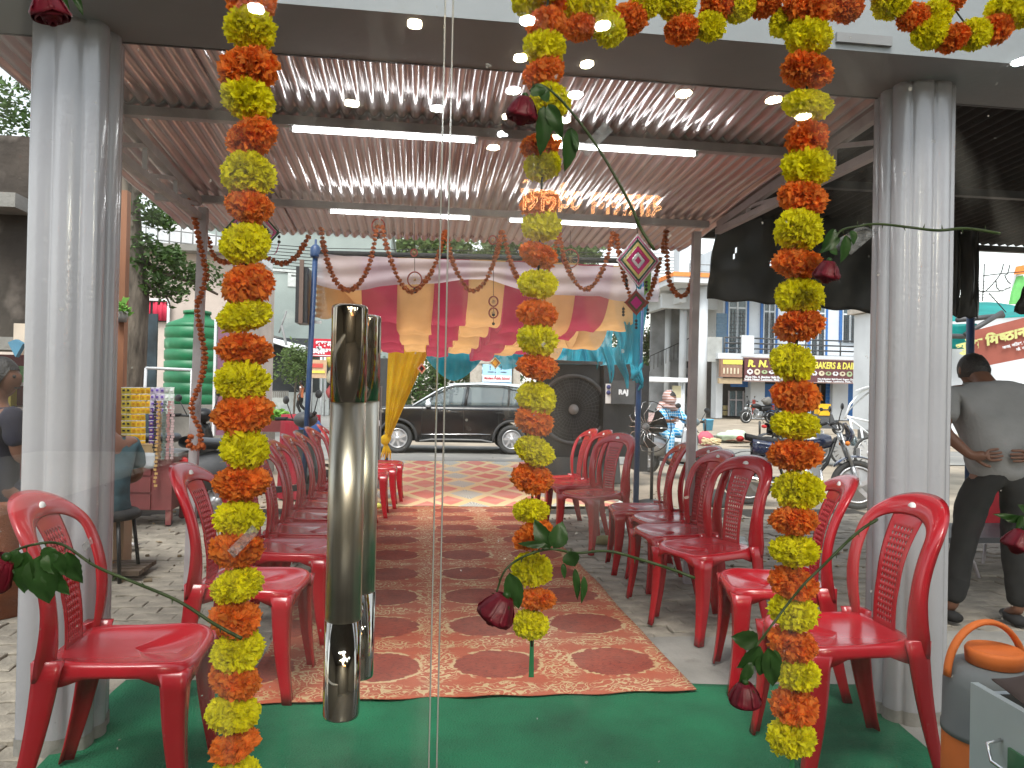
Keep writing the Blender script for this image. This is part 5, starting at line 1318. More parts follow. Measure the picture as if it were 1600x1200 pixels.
# dark dressed person at the left edge, standing by the shop counter
lp = V((PY(-6, 700, 4.6).x, 4.6, 0))
J = standing(pelvis=(0, 0, .72), belly=(0, 0, .86), chest=(0, 0, 1.06), neck=(0, .0, 1.20), head0=(0, .02, 1.27), head1=(0, .02, 1.37), face=(.8, .6, -.2), shL=(-.17, 0, 1.13), elL=(-.2, .04, .9), wrL=(-.1, .2, .84), paL=(-.06, .26, .84), shR=(.17, 0, 1.13), elR=(.19, .04, .88), wrR=(.12, .20, .84), paR=(.08, .26, .84),
             hipL=(-.1, 0, .68), knL=(-.1, .3, .62), anL=(-.1, .3, .2), toL=(-.1, .42, .14), hipR=(.1, 0, .68), knR=(.1, .3, .62), anR=(.1, .3, .2), toR=(.1, .42, .14))
person('dark haired person in navy clothes sitting at the left edge of the picture', lp, rad(-40), J, dict(shirt=M['navy'], trousers=M['navy']), sleeve=.8)
st = thing('stool', 'orange red woven stool under the person at the left edge', 'stool', lp)
b = MB(); b.lathe([(.19, 0), (.155, .30), (.19, .60), (.19, .63), (0, .64)], lp, 24); b.build('woven_body', mat('rust_wicker', (.30, .09, .035), .8, bump=.8, bscale=90, stretch=(1, 1, 3)), st)
# pedestrian far left
pp = GP(470, 649)
J = standing(knL=(-.08, .16, .52), anL=(-.08, -.02, .12), toL=(-.08, .10, .05), knR=(.08, .05, .50), anR=(.08, -.30, .14), toR=(.08, -.18, .06), elL=(-.26, -.06, 1.14), wrL=(-.26, .10, .96))
person('pedestrian in black and orange top walking on the far side of the road', pp, rad(80), J, dict(shirt=cmat('black_orange_top', (.03, .03, .05)), trousers=M['trouser_black']))
o = [c for c in bpy.data.objects if c.name.startswith('shirt')][-1]
if True:
    me = o.data; me.materials.append(cmat('orange_top', (.70, .20, .08)))
    me.materials.append(M['white'])
    for p in me.polygons:
        if p.center.y < -.02: p.material_index = 1
        if p.center.z > 1.36: p.material_index = 2
# person in blue seated on a scooter by the e-rickshaw
M['bluecheck'] = None
g = NG('blue_checked_cloth', .8)
k1 = g.step(g.m_('FRACT', g.m_('MULTIPLY', g.z, 18)), .70, .76); k2 = g.step(g.m_('FRACT', g.m_('MULTIPLY', g.x, 22)), .72, .78)
M['bluecheck'] = g.done(g.mix(g.m_('MAXIMUM', k1, k2), (.02, .30, .62), (.55, .72, .80)))
g = NG('striped_scarf', .9)
M['pinkstripe'] = g.done(g.mix(g.step(g.m_('SINE', g.m_('MULTIPLY', g.z, 130)), -.2, .2), (.40, .22, .18), (.60, .47, .46)))
bpz = GP(1036, 728); bz = V((PY(1040, 700, 13.0).x, 13.0, gz(13)))
J = standing(pelvis=(0, 0, .80), belly=(0, .02, .92), chest=(0, .06, 1.10), neck=(0, .10, 1.25), head0=(0, .12, 1.32), head1=(0, .13, 1.43), face=(0, 1, -.2), shL=(-.19, .06, 1.17), elL=(-.25, .22, .98), wrL=(-.22, .42, .98), paL=(-.2, .48, 1.0), shR=(.19, .06, 1.17), elR=(.25, .22, .98), wrR=(.22, .42, .98), paR=(.2, .48, 1.0),
             hipL=(-.12, .04, .78), knL=(-.2, .40, .72), anL=(-.2, .34, .32), toL=(-.2, .46, .26), hipR=(.12, .04, .78), knR=(.2, .40, .72), anR=(.2, .34, .32), toR=(.2, .46, .26))
person('person in bright blue checked clothes and striped scarf riding a scooter beyond the fan', bz, rad(200), J, dict(shirt=M['bluecheck'], trousers=M['bluecheck']), shirt_r=1.25, sleeve=1.2)
sc_ = scooter(bz + V((0.05, -.1, 0)), rad(290), 'silver grey scooter under the person in blue clothes', M['silver'])
b = MB(); b.ball(bz + V((.02, -.10, 1.36)), (.11, .13, .14), 14, 10, jit=.5); b.ball(bz + V((.02, -.06, 1.22)), (.17, .15, .08), 14, 8, jit=.5); b.tube([bz + V((-.12, -.1, 1.3)), bz + V((-.2, -.15, 1.15)), bz + V((-.2, -.2, .95))], .06, 8, flat=.4)
tag(b.build('head_scarf', M['pinkstripe']), 'striped pale pink head scarf worn by the person in blue', 'scarf')
# ================================================================ AIR COOLER, FAN
cp_ = thing('air_cooler', 'huge black desert air cooler with round fan grille beside the blue tent post', 'air cooler', (0, 0, 0))
A = PY(858, 735, 11.6); B = PY(1006, 735, 11.2)
w_ = (B.x - A.x); cx = (A.x + B.x) / 2; yb = 11.5; z0 = gz(yb); zt = PY(930, 570, yb).z
cp_.location = (cx, yb, z0)
fw = w_ * .62; fx = A.x - .12 + fw / 2
b = MB(); b.box((fx, yb + .35, (z0 + zt) / 2 + .18), (fw, .75, zt - z0 - .36)); b.build('cabinet', M['black'], cp_)
b = MB()
b.poly([(fx - fw / 2 - .03, yb - .08, zt), (fx + fw / 2 + .03, yb - .08, zt), (fx + fw / 2 + .12, yb + .75, zt + .02), (fx - fw / 2 + .1, yb + .75, zt + .05)], (0, 0, .05)); b.build('top_cover', M['darkgrey'], cp_)
gc = V((fx + .02, yb - .035, zt - .70)); gr_ = .50
b = MB(); b.ring(gc, (1, 0, 0), (0, 0, 1), gr_ + .05, gr_ - .01, .05, 40); b.build('fan_ring', M['darkgrey'], cp_)
b = MB()
for k in range(36):
    d = V((math.cos(k * pi / 18), 0, math.sin(k * pi / 18))); b.tube([gc + d * .08 + V((0, -.03, 0)), gc + d * gr_], .004, 4)
for k in range(1, 10): b.tube([gc + V((0, -.03 + .003 * k, 0)) + V((math.cos(a), 0, math.sin(a))) * gr_ * k / 10 for a in [2 * pi * q / 32 for q in range(33)]], .0035, 4, cap=False)
b.build('grille', M['darkgrey'], cp_)
b = MB()
for k in range(4): b.grid(lambda u, v, k=k: gc + V((0, .06 + .05 * u, 0)) + V((math.cos(k * pi / 2 + u * .7), 0, math.sin(k * pi / 2 + u * .7))) * gr_ * (.12 + .8 * v), 4, 4)
b.lathe([(.10, -.05), (.08, .05)], gc + V((0, .05, 0)), 16, Matrix.Rotation(pi / 2, 3, 'X')); b.build('fan_blades', cmat('brass_brown', (.14, .12, .07)), cp_)
b = MB(); b.lathe([(.085, -.03), (.07, .02), (0, .03)], gc + V((0, -.05, 0)), 20, Matrix.Rotation(pi / 2, 3, 'X')); b.build('hub', M['grey'], cp_)
b = MB(); b.box(gc + V((0, .16, .0)), (gr_ * 1.9, .02, gr_ * 1.9)); b.build('cooling_pad', mat('straw_pad', (.13, .115, .07), .9, var=.35, scale=30, bump=.5), cp_)
# side tower with stepped ribs
sx0 = fx + fw / 2; sw = B.x + .08 - sx0
for k in range(3):
    b = MB(); ww = sw / 3.1; b.box((sx0 + ww * (k + .5) + .01, yb + .05 + .06 * k, (z0 + zt) / 2 + .2 + .02 * k), (ww * .93, .55, zt - z0 - .42)); b.build('rib_panel', M['black'], cp_)
bxx = PY(974, 613, yb - .3); lbx = PY(952, 615, yb - .3)
b = MB(); b.box((bxx.x, yb - .22, bxx.z), (.36, .16, .36)); bx_ = b.build('control_box', M['darkgrey'], cp_)
put_text('RAJ', .10, M['white'], bx_, (bxx.x, yb - .306, bxx.z - .03), (1, 0, 0), (0, 0, 1), bold=.006, ext=.003)
b = MB(); b.box((lbx.x, yb - .245, lbx.z), (.09, .01, .30)); st_ = b.build('label_plate', M['sticker'], cp_)
for k in range(2):
    b = MB(); b.lathe([(.035, 0), (.03, .02), (0, .02)], (lbx.x, yb - .25, lbx.z + .10 - k * .085), 16, Matrix.Rotation(pi / 2, 3, 'X')); b.build('knob', cmat('blue_knob', (.05, .06, .2)), st_)
b = MB(); b.box((PY(1003, 600, yb).x, yb + .1, (z0 + zt) / 2 + .1), (.14, .5, zt - z0 - .2)); b.build('side_column', M['black'], cp_)
b = MB()
for k in range(6): b.beam((fx - fw / 2 + .05, yb + .1, z0 + .38 - .0 * k), (fx + fw / 2, yb - .05, z0 + .05 + .05 * k), .03)
b.box((fx, yb + .35, z0 + .19), (fw + .3, .7, .36)); b.build('stand', M['blackmatt'], cp_)
sh = MB(); sh.grid(lambda u, v: V((fx - fw / 2 - .1 + (fw + .4) * u, yb - .12 - .12 * v + .04 * math.sin(u * 17), z0 + .42 - .40 * v + .04 * noise.noise(V((u * 6, v * 5, 2))))), 20, 8)
tag(sh.build('tarpaulin', cmat('dark_tarp', (.05, .05, .048)), solid=.004), 'crumpled dark tarpaulin draped round the foot of the black cooler', 'tarpaulin')
fp = V((PY(1012, 667, 8.9).x, 8.9, 0)); fz = PY(1012, 667, 8.9).z
ft = thing('pedestal_fan', 'black pedestal fan with bare wire guard standing right of the blue tent post', 'fan', (fp.x, fp.y, gz(8.9)))
MB().tube([V((fp.x + .08, 8.95, gz(8.9) + .02)), V((fp.x + .08, 8.95, fz))], .020, 10).build('pole', M['black'], ft)
MB().lathe([(.20, 0), (.19, .03), (.05, .06)], (fp.x + .08, 8.95, gz(8.9)), 20).build('base', M['black'], ft)
fc = V((fp.x, 8.9, fz)); 
b = MB(); b.lathe([(.05, -.10), (.07, -.02), (.07, .10), (.04, .16)], fc + V((.10, .06, 0)), 16, Matrix.Rotation(rad(90), 3, 'Y') ); b.build('motor', M['black'], ft)
MB().ball(fc + V((-.02, 0, 0)), (.045, .045, .045), 12, 8).build('hub', M['grey'], ft)
b = MB()
for k in range(14):
    a = 2 * pi * k / 14; d = V((.12, math.cos(a) * .9, math.sin(a))).normalized()
    b.tube([fc + V((-.03, 0, 0)), fc + V((-.12, 0, 0)) + V((0, math.cos(a), math.sin(a))) * .16, fc + V((-.02, 0, 0)) + V((0, math.cos(a), math.sin(a))) * .30, fc + V((.05, 0, 0)) + V((0, math.cos(a), math.sin(a))) * .31], .0035, 5)
b.v = [fc + Matrix.Rotation(rad(35), 3, 'Z') @ (v - fc) for v in b.v]
b.build('wire_guard', M['chrome'], ft)
b = MB(); R35 = Matrix.Rotation(rad(35), 3, 'Z')
b.tube([fc + R35 @ V((.05, math.cos(a) * .31, math.sin(a) * .31)) for a in [2 * pi * k / 30 for k in range(31)]], .006, 6, cap=False); b.build('guard_ring', M['black'], ft)
for k in range(3):
    b = MB(); a = 2 * pi * k / 3 + .5
    b.grid(lambda u, v, a=a: fc + R35 @ V((.02 + .06 * (u - .5), math.cos(a + (u - .5) * .8 * (.4 + v)) * (.04 + .22 * v), math.sin(a + (u - .5) * .8 * (.4 + v)) * (.04 + .22 * v))), 6, 6); b.build('blade', M['blackmatt'], ft, solid=.004)

# ================================================================ LEFT SIDE : kiosk, tank, tree, shop
M['maroonwood'] = mat('maroon_painted_wood', (.20, .045, .045), .55, var=.15, spots=(5, .64, (.26, .12, .10)))
ky = 7.3; k0 = PY(203, 700, ky); k1 = PY(268, 700, ky); zt = PY(235, 712, ky).z
kt = thing('kiosk_cabinet', 'maroon wooden street kiosk cabinet on castors left of the left flower string', 'cabinet', (k0.x, ky, 0))
kx = (k0.x + k1.x) / 2 - .10; kw = (k1.x - k0.x) + .22; kb = -.01
MB().box((kx, ky + .25, (zt + .14) / 2), (kw, .5, zt - .14)).build('body', M['maroonwood'], kt)
for j in range(3):
    MB().box((kx - .05, ky - .008, .22 + j * .155), (kw * .55, .02, .135)).build('drawer', M['maroonwood'], kt)
MB().box((kx + .02, ky + .25, zt + .012), (kw + .08, .56, .03)).build('counter_top', M['grey'], kt)
MB().grid(lambda u, v: V((kx - kw / 2 - .02 + (kw * .8) * u, ky - .04 - .01 * math.sin(u * 20), zt + .03 - .12 * v * (1 + .2 * math.sin(u * 9)))), 16, 4).build('plastic_cover', cmat('pale_plastic', (.45, .47, .5)), kt, solid=.003)
for dx, dy in ((-kw / 2 + .05, .04), (kw / 2 - .03, .04), (kw / 2 - .03, .45), (-kw / 2 + .05, .45)):
    MB().box((kx + dx, ky + dy, .12), (.05, .05, .24)).build('leg', M['maroonwood'], kt)
    MB().lathe([(.035, -.012), (.035, .012)], (kx + dx, ky + dy, .02), 12, Matrix.Rotation(pi / 2, 3, 'X')).build('castor', M['black'], kt)
# wire frame with hanging snack packets
fr = thing('snack_rack', 'white metal rack frame rising behind the hanging snack packets', 'rack', (kx, ky + .2, zt))
fa, fb = PY(228, 575, ky + .3), PY(300, 578, ky + .3)
for p in (fa, fb): MB().tube([V((p.x - (.02 if p is fa else 0), ky + .3, zt)), p], .014, 8).build('upright', M['white'], fr)
MB().tube([fa, fb], .014, 8).build('top_bar', M['white'], fr)
px0, px1 = 190, 273
cols = [(cmat('packet_black_yellow', (.55, .42, .05)), 2, 0, 10), (cmat('packet_yellow', (.78, .47, .02)), 4, 2, 10), (cmat('packet_white_purple', (.52, .45, .62)), 3, 6, 4), (cmat('packet_white_green', (.60, .68, .60)), 2, 9, 4), (cmat('packet_purple', (.09, .03, .25)), 1.4, 5.6, 7)]
pk = {}
for (mt, nc, c0, nr) in cols:
    for ci in range(int(math.ceil(nc))):
        for ri in range(nr):
            x = px0 + (c0 + ci) * 7.5; y = 605 + ri * 10.4
            if mt.name == 'packet_purple': y = 636 + ri * 10.4; x = 233 + ci * 7
            if mt.name == 'packet_yellow' and ri > 3 and ci > 2: continue
            if y > 712: continue
            key = mt.name
            if key not in pk:
                b = MB(); b.grid(lambda u, v: V(((u - .5) * .043, -.008 * math.sin(pi * u) * math.sin(pi * v), (v - .5) * .060)), 4, 4); b.box((0, -.009, 0), (.022, .002, .018), mi=1); b.box((0, 0, .027), (.045, .004, .006), mi=2)
                mc = {'packet_black_yellow': M['black'], 'packet_yellow': cmat('packet_amber', (.62, .27, .02)), 'packet_white_purple': cmat('packet_violet', (.15, .08, .40)), 'packet_white_green': M['white'], 'packet_purple': M['pinkstripe']}[key]
                me = bpy.data.meshes.new('snack_packet'); pk[key] = b.mesh('snack_packet', [mt, mc, M['white']])
            p = PY(x + 3.5, y + 5, ky + .12); o = link(pk[key], 'snack_packet', fr, p - rootloc(fr)); o.rotation_euler = (rnd.uniform(-.2, .2), rnd.uniform(-.06, .06), rnd.uniform(-.3, .3))
for k, (x, c_) in enumerate(((243, (.03, .03, .03)), (250, (.42, .26, .14)), (257, (.12, .16, .14)), (264, (.40, .20, .20)), (270, (.50, .36, .36)), (248, (.55, .33, .12)))):
    P0, P1 = PY(x, 628, ky - .02 - .01 * k), PY(x + (-6 if k == 5 else -2), 720 if k < 5 else 765, ky - .02 - .01 * k); b = MB()
    for j in range(22):
        p = P0.lerp(P1, j / 22); b.box(p + V((rnd.uniform(-.006, .006), 0, 0)), (.028, .008, .020), Matrix.Rotation(rnd.uniform(-.7, .7), 3, 'Z'))
    b.tube([P0, P1], .002, 4)
    b.build('sachet_strip', cmat('sachet%d' % k, c_), fr)
bx = thing('cardboard_box', 'small cardboard box of goods on the kiosk counter under the packets', 'box', PY(232, 700, ky + .1)); MB().box((PY(232, 700, ky + .1).x, ky + .1, zt + .06), (.18, .2, .07)).build('carton', cmat('carton', (.38, .26, .13)), bx); MB().box((PY(232, 700, ky + .1).x, ky + .1, zt + .098), (.19, .21, .008)).build('lid', cmat('carton', 0), bx)
# water tank on a plinth
ty = 12.6; ta, tb = PY(242, 560, ty), PY(343, 560, ty); tr_ = (tb.x - ta.x) / 2; tcx = (ta.x + tb.x) / 2; tz0 = PY(290, 632, ty).z; tz1 = PY(290, 508, ty).z
tk_ = thing('water_tank', 'green ribbed plastic water tank on a concrete plinth beside the left flower string', 'water tank', (tcx, ty + tr_, tz0))
prof = [(tr_ * .97, 0)]
nr = 7
for k in range(nr):
    z = (tz1 - tz0) * k / nr; dz = (tz1 - tz0) / nr
    prof += [(tr_, z + dz * .08), (tr_, z + dz * .80), (tr_ * .965, z + dz * .86), (tr_ * .965, z + dz * .96)]
prof += [(tr_ * .98, tz1 - tz0), (tr_ * .9, tz1 - tz0 + .06), (tr_ * .45, tz1 - tz0 + .15), (tr_ * .40, tz1 - tz0 + .22), (0, tz1 - tz0 + .23)]
M['tankgreen'] = mat('green_tank_plastic', (.012, .16, .062), .45, var=.12, spots=(2, .62, (.12, .36, .20)))
MB().lathe([(r_, z) for r_, z in prof], (tcx, ty + tr_, tz0), 48).build('shell', M['tankgreen'], tk_)
MB().lathe([(.22, 0), (.22, .05), (.05, .08), (0, .08)], (tcx, ty + tr_, tz1 + .22), 20).build('lid', M['tankgreen'], tk_)
o = MB().box((tcx + .35, ty + tr_, (tz0 + gz(ty)) / 2 - .03), (tr_ * 2.0 + .7, tr_ * 2.3, tz0 - gz(ty) + .06)).build('tank_plinth', M['concrete']); tag(o, 'rough concrete plinth under the green water tank', 'plinth')
bn = PY(214, 500, 12.0); bq = PY(243, 600, 12.0)
o = MB().box(((bn.x + bq.x) / 2, 12.0, (bn.z + .1) / 2 ), (bq.x - bn.x + .02, .05, bn.z + .1)).build('dark_board', mat('dark_poster', (.02, .035, .045), .6, var=.6, scale=3)); tag(o, 'tall dark board standing between the tree trunk and the green tank', 'board')
a_ = PY(338, 500, 11.5); c_ = PY(352, 680, 11.5)
hb_ = thing('advert_board', 'narrow upright purple board with white edge right of the green tank', 'board', (a_.x, 11.5, 0))
MB().box(((a_.x + c_.x) / 2 + .15, 11.5, (a_.z + c_.z) / 2), (.40, .04, a_.z - c_.z)).build('panel', cmat('mauve_panel', (.22, .10, .15)), hb_)
MB().box((a_.x, 11.49, (a_.z + c_.z) / 2), (.035, .06, a_.z - c_.z + .02)).build('edge_trim', M['white'], hb_)
# tree : trunk with bark, limbs, leaves
M['bark'] = mat('tree_bark', (.12, .10, .078), .95, var=.5, scale=14, bump=1.0, bscale=30, stretch=(1, 1, .25))
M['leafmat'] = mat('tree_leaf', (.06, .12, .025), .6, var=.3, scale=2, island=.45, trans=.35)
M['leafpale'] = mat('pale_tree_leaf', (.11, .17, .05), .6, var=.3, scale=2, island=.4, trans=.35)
def leafcloud(clumps, n, size, seed, flat=.7):
    r = random.Random(seed); b = MB()
    for i in range(n):
        c, R_ = clumps[r.randrange(len(clumps))]
        d = V((r.gauss(0, 1), r.gauss(0, 1), r.gauss(0, 1) * flat)).normalized() * R_ * r.uniform(.25, 1.05) ** .6
        d *= 1 + .35 * noise.noise(d * 3 / R_ + V(c)); p = V(c) + d
        u = V((r.gauss(0, 1), r.gauss(0, 1), r.gauss(0, .6))).normalized(); w = u.cross(V((r.gauss(0, 1), r.gauss(0, 1), r.gauss(0, 1)))).normalized(); s_ = size * r.uniform(.6, 1.3)
        b.add([p - u * s_, p + w * s_ * .42, p + u * s_, p - w * s_ * .42], [(0, 1, 2, 3)])
    return b
def tree(label, base, trunk, limbs, clumps, n, leaf, mt, seed, name='tree', r0=.15):
    t = thing(name, label, 'tree', base)
    b = MB(); P = curve_pts([tuple(p) for p in trunk], 8); b.tube([V(p) + V((.02 * noise.noise(V(p) * 2), 0, 0)) for p in P], [r0 * (1 - .55 * i / len(P)) * (1 + .08 * noise.noise(V(P[i]) * 3)) for i in range(len(P))], 16)
    b.build('trunk', M['bark'], t)
    for l_ in limbs: 
        Q = curve_pts([tuple(p) for p in l_[0]], 6); MB().tube([V(q) for q in Q], [l_[1] * (1 - .75 * i / len(Q)) for i in range(len(Q))], 8).build('limb', M['bark'], t)
    o = leafcloud(clumps, n, leaf, seed).build('crown', mt, t); o['kind'] = 'stuff'
    return t
TY = 8.6
q = lambda x, y, Y=TY: PY(x, y, Y)
tb_ = q(200, 820); tb_.z = 0
tree('gnarled tree behind the left column with a bare leafy branch reaching right', (tb_.x, TY, 0),
     [V((tb_.x, TY, -.05)), q(204, 640), q(212, 480), q(206, 380), q(203, 290), q(206, 200), q(190, 90)],
     [([q(206, 300), q(225, 288), q(250, 285), q(262, 290)], .09), ([q(212, 420), q(240, 452), q(258, 462), q(282, 455)], .035), ([q(212, 400, 8.7), q(250, 425, 8.9), q(300, 440, 9.2), q(340, 460, 9.5)], .05), ([q(200, 200), q(120, 120), q(20, 60)], .06), ([q(245, 440), q(262, 468), q(266, 480)], .015)],
     [(q(230, 400), .22), (q(255, 410, 8.9), .22), (q(285, 425, 9.1), .2), (q(320, 430, 9.3), .22), (q(238, 440), .16), (q(270, 455), .18), (q(222, 330), .2), (q(250, 345), .15), (q(270, 400), .14), (q(35, 170, 8.2), .32), (q(20, 190, 8.0), .25), (q(5, 150, 8), .3), (q(225, 380), .15), (q(260, 330, 10), .25)], 3300, .038, M['leafmat'], 3, r0=.15)
o = MB().box((PY(190, 450, 7.9).x, 7.9, 1.6), (.10, .10, 3.2)).build('wooden_post', mat('brown_post', (.28, .12, .06), .7, var=.2, stretch=(1, 1, .2))); tag(o, 'reddish brown square post just right of the left column', 'post')
pt = thing('potted_plant', 'small bright green plant on a bracket beside the brown post', 'plant', PY(190, 490, 7.8))
leafcloud([(PY(190, 482, 7.8), .09)], 60, .05, 5).build('leaves', cmat('bright_leaf', (.18, .40, .06)), pt); MB().lathe([(.05, 0), (.07, .10)], PY(189, 503, 7.8), 14).build('pot', M['concrete'], pt)
# building with red curtained window
M['pinkwall'] = mat('pale_pink_wall', (.50, .42, .37), .85, var=.1, scale=1.5)
wy = 21; A = PY(150, 425, wy); B_ = PY(345, 700, wy)
bd = thing('pale_house', 'pale pink house with red curtained window and roof parapet behind the tree', 'house', (A.x, wy, 0))
zT = PY(300, 395, wy).z
MB().box(((A.x + B_.x) / 2 - 2, wy + 3, zT / 2 - .1), (B_.x - A.x + 4.4, 6, zT + .2)).build('wall', M['pinkwall'], bd)
MB().box(((A.x + B_.x) / 2 - 2, wy - .25, zT + .05), (B_.x - A.x + 4.8, .6, .16)).build('parapet_ledge', M['concrete'], bd)
MB().poly([V((B_.x - 1.9, wy + .4, zT + .1)), V((B_.x + .6, wy + .4, zT + .1)), V((B_.x + .6, wy + .4, zT + .35)), V((B_.x - 1.9, wy + .4, zT + .95))], (0, 3, 0)).build('roof_slope', M['white'], bd)
b = MB()
for k in range(14): b.tube([V((B_.x - 3.6 + k * .3, wy + .2, zT + .1)), V((B_.x - 3.6 + k * .3, wy + .2, zT + 1.1 - .04 * k))], .02, 6)
for z in (.5, .8, 1.05): b.tube([V((B_.x - 3.8, wy + .2, zT + z)), V((B_.x + .5, wy + .2, zT + z - .35))], .018, 6)
b.build('railing', M['grey'], bd)
w0, w1 = PY(216, 470, wy), PY(263, 503, wy)
MB().box(((w0.x + w1.x) / 2, wy + .05, (w0.z + w1.z) / 2), (w1.x - w0.x, .3, w0.z - w1.z), mi=0).build('window_opening', M['blackmatt'], bd)
for xx, ww in ((w0.x + .18, .34), (w0.x + .62, .42)):
    MB().grid(lambda u, v: V((xx + (u - .5) * ww, wy - .12 + .02 * math.sin(u * 22), w0.z - .03 - v * (w0.z - w1.z - .05))), 30, 2).build('curtain', cmat('red_curtain', (.50, .02, .06)), bd, solid=.006)
b = MB(); b.box((w0.x - .04, wy - .13, (w0.z + w1.z) / 2), (.06, .06, w0.z - w1.z + .1)); b.box((w1.x + .04, wy - .13, (w0.z + w1.z) / 2), (.06, .06, w0.z - w1.z + .1)); b.box(((w0.x + w1.x) / 2, wy - .13, w0.z + .03), (w1.x - w0.x, .06, .05)); b.build('window_frame', M['white'], bd)
# near left brick shop with open stall
M['grime'] = mat('grimy_brick_plaster', (.055, .044, .036), .95, var=.3, scale=2.5, bump=.7, bscale=12, spots=(3, .55, (.12, .10, .085)))
sy = 5.9; sx = PY(42, 600, sy).x
zs = PY(20, 212, sy).z; zo = PY(20, 545, sy).z
bs_ = thing('roadside_shop', 'grimy plastered shop at the left edge with goods shelves under a flat lintel', 'shop', (sx - 1.5, sy, 0))
MB().box((sx - 2.0, sy + .35, (zs + zo) / 2), (4.0, .7, zs - zo)).build('upper_wall', M['grime'], bs_)
MB().box((sx - 2.0, sy - .05, zo + .03), (4.1, .30, .09)).build('lintel', M['concrete'], bs_)
MB().box((sx - 2.0, sy - .1, PY(20, 325, sy).z), (4.05, .35, .10)).build('ledge', M['concrete'], bs_)
MB().box((sx - 2.0, sy + 1.5, zo / 2), (4.0, .1, zo)).build('back_wall', cmat('shop_maroon', (.12, .02, .03)), bs_)
MB().box((sx - 3.95, sy + 1, zo / 2), (.1, 2, zo)).build('side_wall', M['grime'], bs_)
for z in (PY(20, 640, sy + .8).z, PY(20, 600, sy + .9).z): MB().box((sx - 1.2, sy + 1.2, z), (2.2, .4, .03)).build('shelf', M['steelpale'], bs_)
for k in range(14):
    c3 = [(.6, .5, .1), (.5, .1, .1), (.1, .2, .5), (.7, .65, .5), (.2, .45, .2)][k % 5]
    z = PY(20, 640, sy + .8).z + .09 if k % 2 else PY(20, 600, sy + .9).z + .08
    MB().box((sx - .1 - .115 * k, sy + 1.1, z), (.095, .1, .15)).build('carton', cmat('goods%d' % (k % 5), c3), bs_)
MB().poly([PY(12, 535, sy - .3), PY(24, 530, sy - .3), PY(36, 537, sy - .3), PY(24, 558, sy - .3)], (0, .05, 0)).build('hanging_balloon', cmat('foil_blue', (.08, .25, .38)), bs_)
MB().box(PY(34, 530, sy - .2), (.10, .02, .22)).build('hanging_packs', cmat('poster_pale', (.6, .5, .4)), bs_)

# ================================================================ BACK : teal-grey building, jewellers sign, hut, gate, trees
M['stucco'] = mat('teal_grey_stucco', (.30, .35, .335), .9, var=.14, scale=.35, bump=.7, bscale=3.5, spots=(.5, .60, (.38, .41, .385)))
wy = 46; A = PY(335, 350, wy); B_ = PY(612, 356, wy)
wb_ = thing('blank_building', 'tall teal grey stuccoed building with blank side wall filling the left background', 'building', (A.x, wy, 0))
MB().box(((A.x - 2 + B_.x) / 2, wy + 6, A.z / 2 + 1.9), (B_.x - A.x + 2, 12, A.z - 3.6)).build('upper_wall', M['stucco'], wb_)
MB().box(((A.x - 2 + B_.x) / 2, wy + 6.05, 1.8), (B_.x - A.x + 2, 12, 4)).build('lower_wall', M['stucco'], wb_)
MB().box(((A.x - 2 + B_.x) / 2, wy + 5.95, A.z + .08), (B_.x - A.x + 2.2, 12.3, .2)).build('parapet', M['stucco'], wb_)
M['whitewash'] = mat('whitewash_patch', (.55, .58, .57), .9, var=.1)
for (x0, y0, x1, y1) in ((414, 419, 450, 426), (450, 421, 466, 448), (455, 430, 560, 436)):
    a, c_ = PY(x0, y0, wy - .06), PY(x1, y1, wy - .06); MB().box(((a.x + c_.x) / 2, wy, (a.z + c_.z) / 2), (c_.x - a.x, .12, a.z - c_.z)).build('whitewashed_band', M['whitewash'], wb_)
for k in range(9):
    a = PY(330, 378 + k * 5, 44); c_ = PY(668, 384 + k * 5.4, 44)
    cbl = MB().tube([a + V((-6, 0, .3)), a.lerp(c_, .5) + V((0, 0, -.25)), c_ + V((20, 0, .3))], .022, 5).build('overhead_cable', M['blackmatt']); tag(cbl, ('topmost', 'second', 'third', 'fourth', 'fifth', 'sixth', 'seventh', 'eighth', 'lowest')[k] + ' of the thin overhead cables crossing before the teal grey building', 'cable', 'overhead cables before the teal grey building')
wy = 38; a, c_ = PY(488, 529, wy), PY(522, 558, wy)
js = thing('sign_board', 'red jewellers sign board with white Devanagari letters on thin poles', 'sign', ((a.x + c_.x) / 2, wy, 0))
MB().box(((a.x + c_.x) / 2, wy, (a.z + c_.z) / 2), (c_.x - a.x + .3, .1, a.z - c_.z)).build('panel', cmat('sign_red', (.50, .008, .03)), js)
hh_ = a.z - c_.z
deva([('शुभम', 1)], hh_ * .46, M['white'], js, ((a.x + c_.x) / 2 + .05, wy - .07, c_.z + hh_ * .56), (1, 0, 0), (0, 0, 1), bold=.02)
deva([('ज', .62), ('वेलर', 1), ('स', 1), ('^', 1)], hh_ * .42, M['white'], js, ((a.x + c_.x) / 2, wy - .07, c_.z + hh_ * .17), (1, 0, 0), (0, 0, 1), bold=.02)
MB().box(((a.x + c_.x) / 2, wy - .06, c_.z + hh_ * .07), (c_.x - a.x, .03, .04)).build('underline', M['white'], js)
for xp in (502, 508): MB().tube([PY(xp, 558, wy), V((PY(xp, 612, wy).x, wy, gz(40)))], .05, 6).build('pole', M['white'], js)
a, c_ = PY(486, 562, 37.5), PY(510, 591, 37.5)
s2 = thing('sign_board', 'faded orange and yellow poster board hanging below the red jewellers sign', 'sign', ((a.x + c_.x) / 2, 37.5, 0))
MB().box(((a.x + c_.x) / 2, 37.5, (a.z + c_.z) / 2), (c_.x - a.x, .08, a.z - c_.z)).build('panel', cmat('poster_orange', (.50, .33, .20)), s2)
MB().box(((a.x + c_.x) / 2 - .05, 37.44, a.z - .28), (.5, .03, .2)).build('red_print', cmat('poster_red', (.55, .08, .06)), s2)
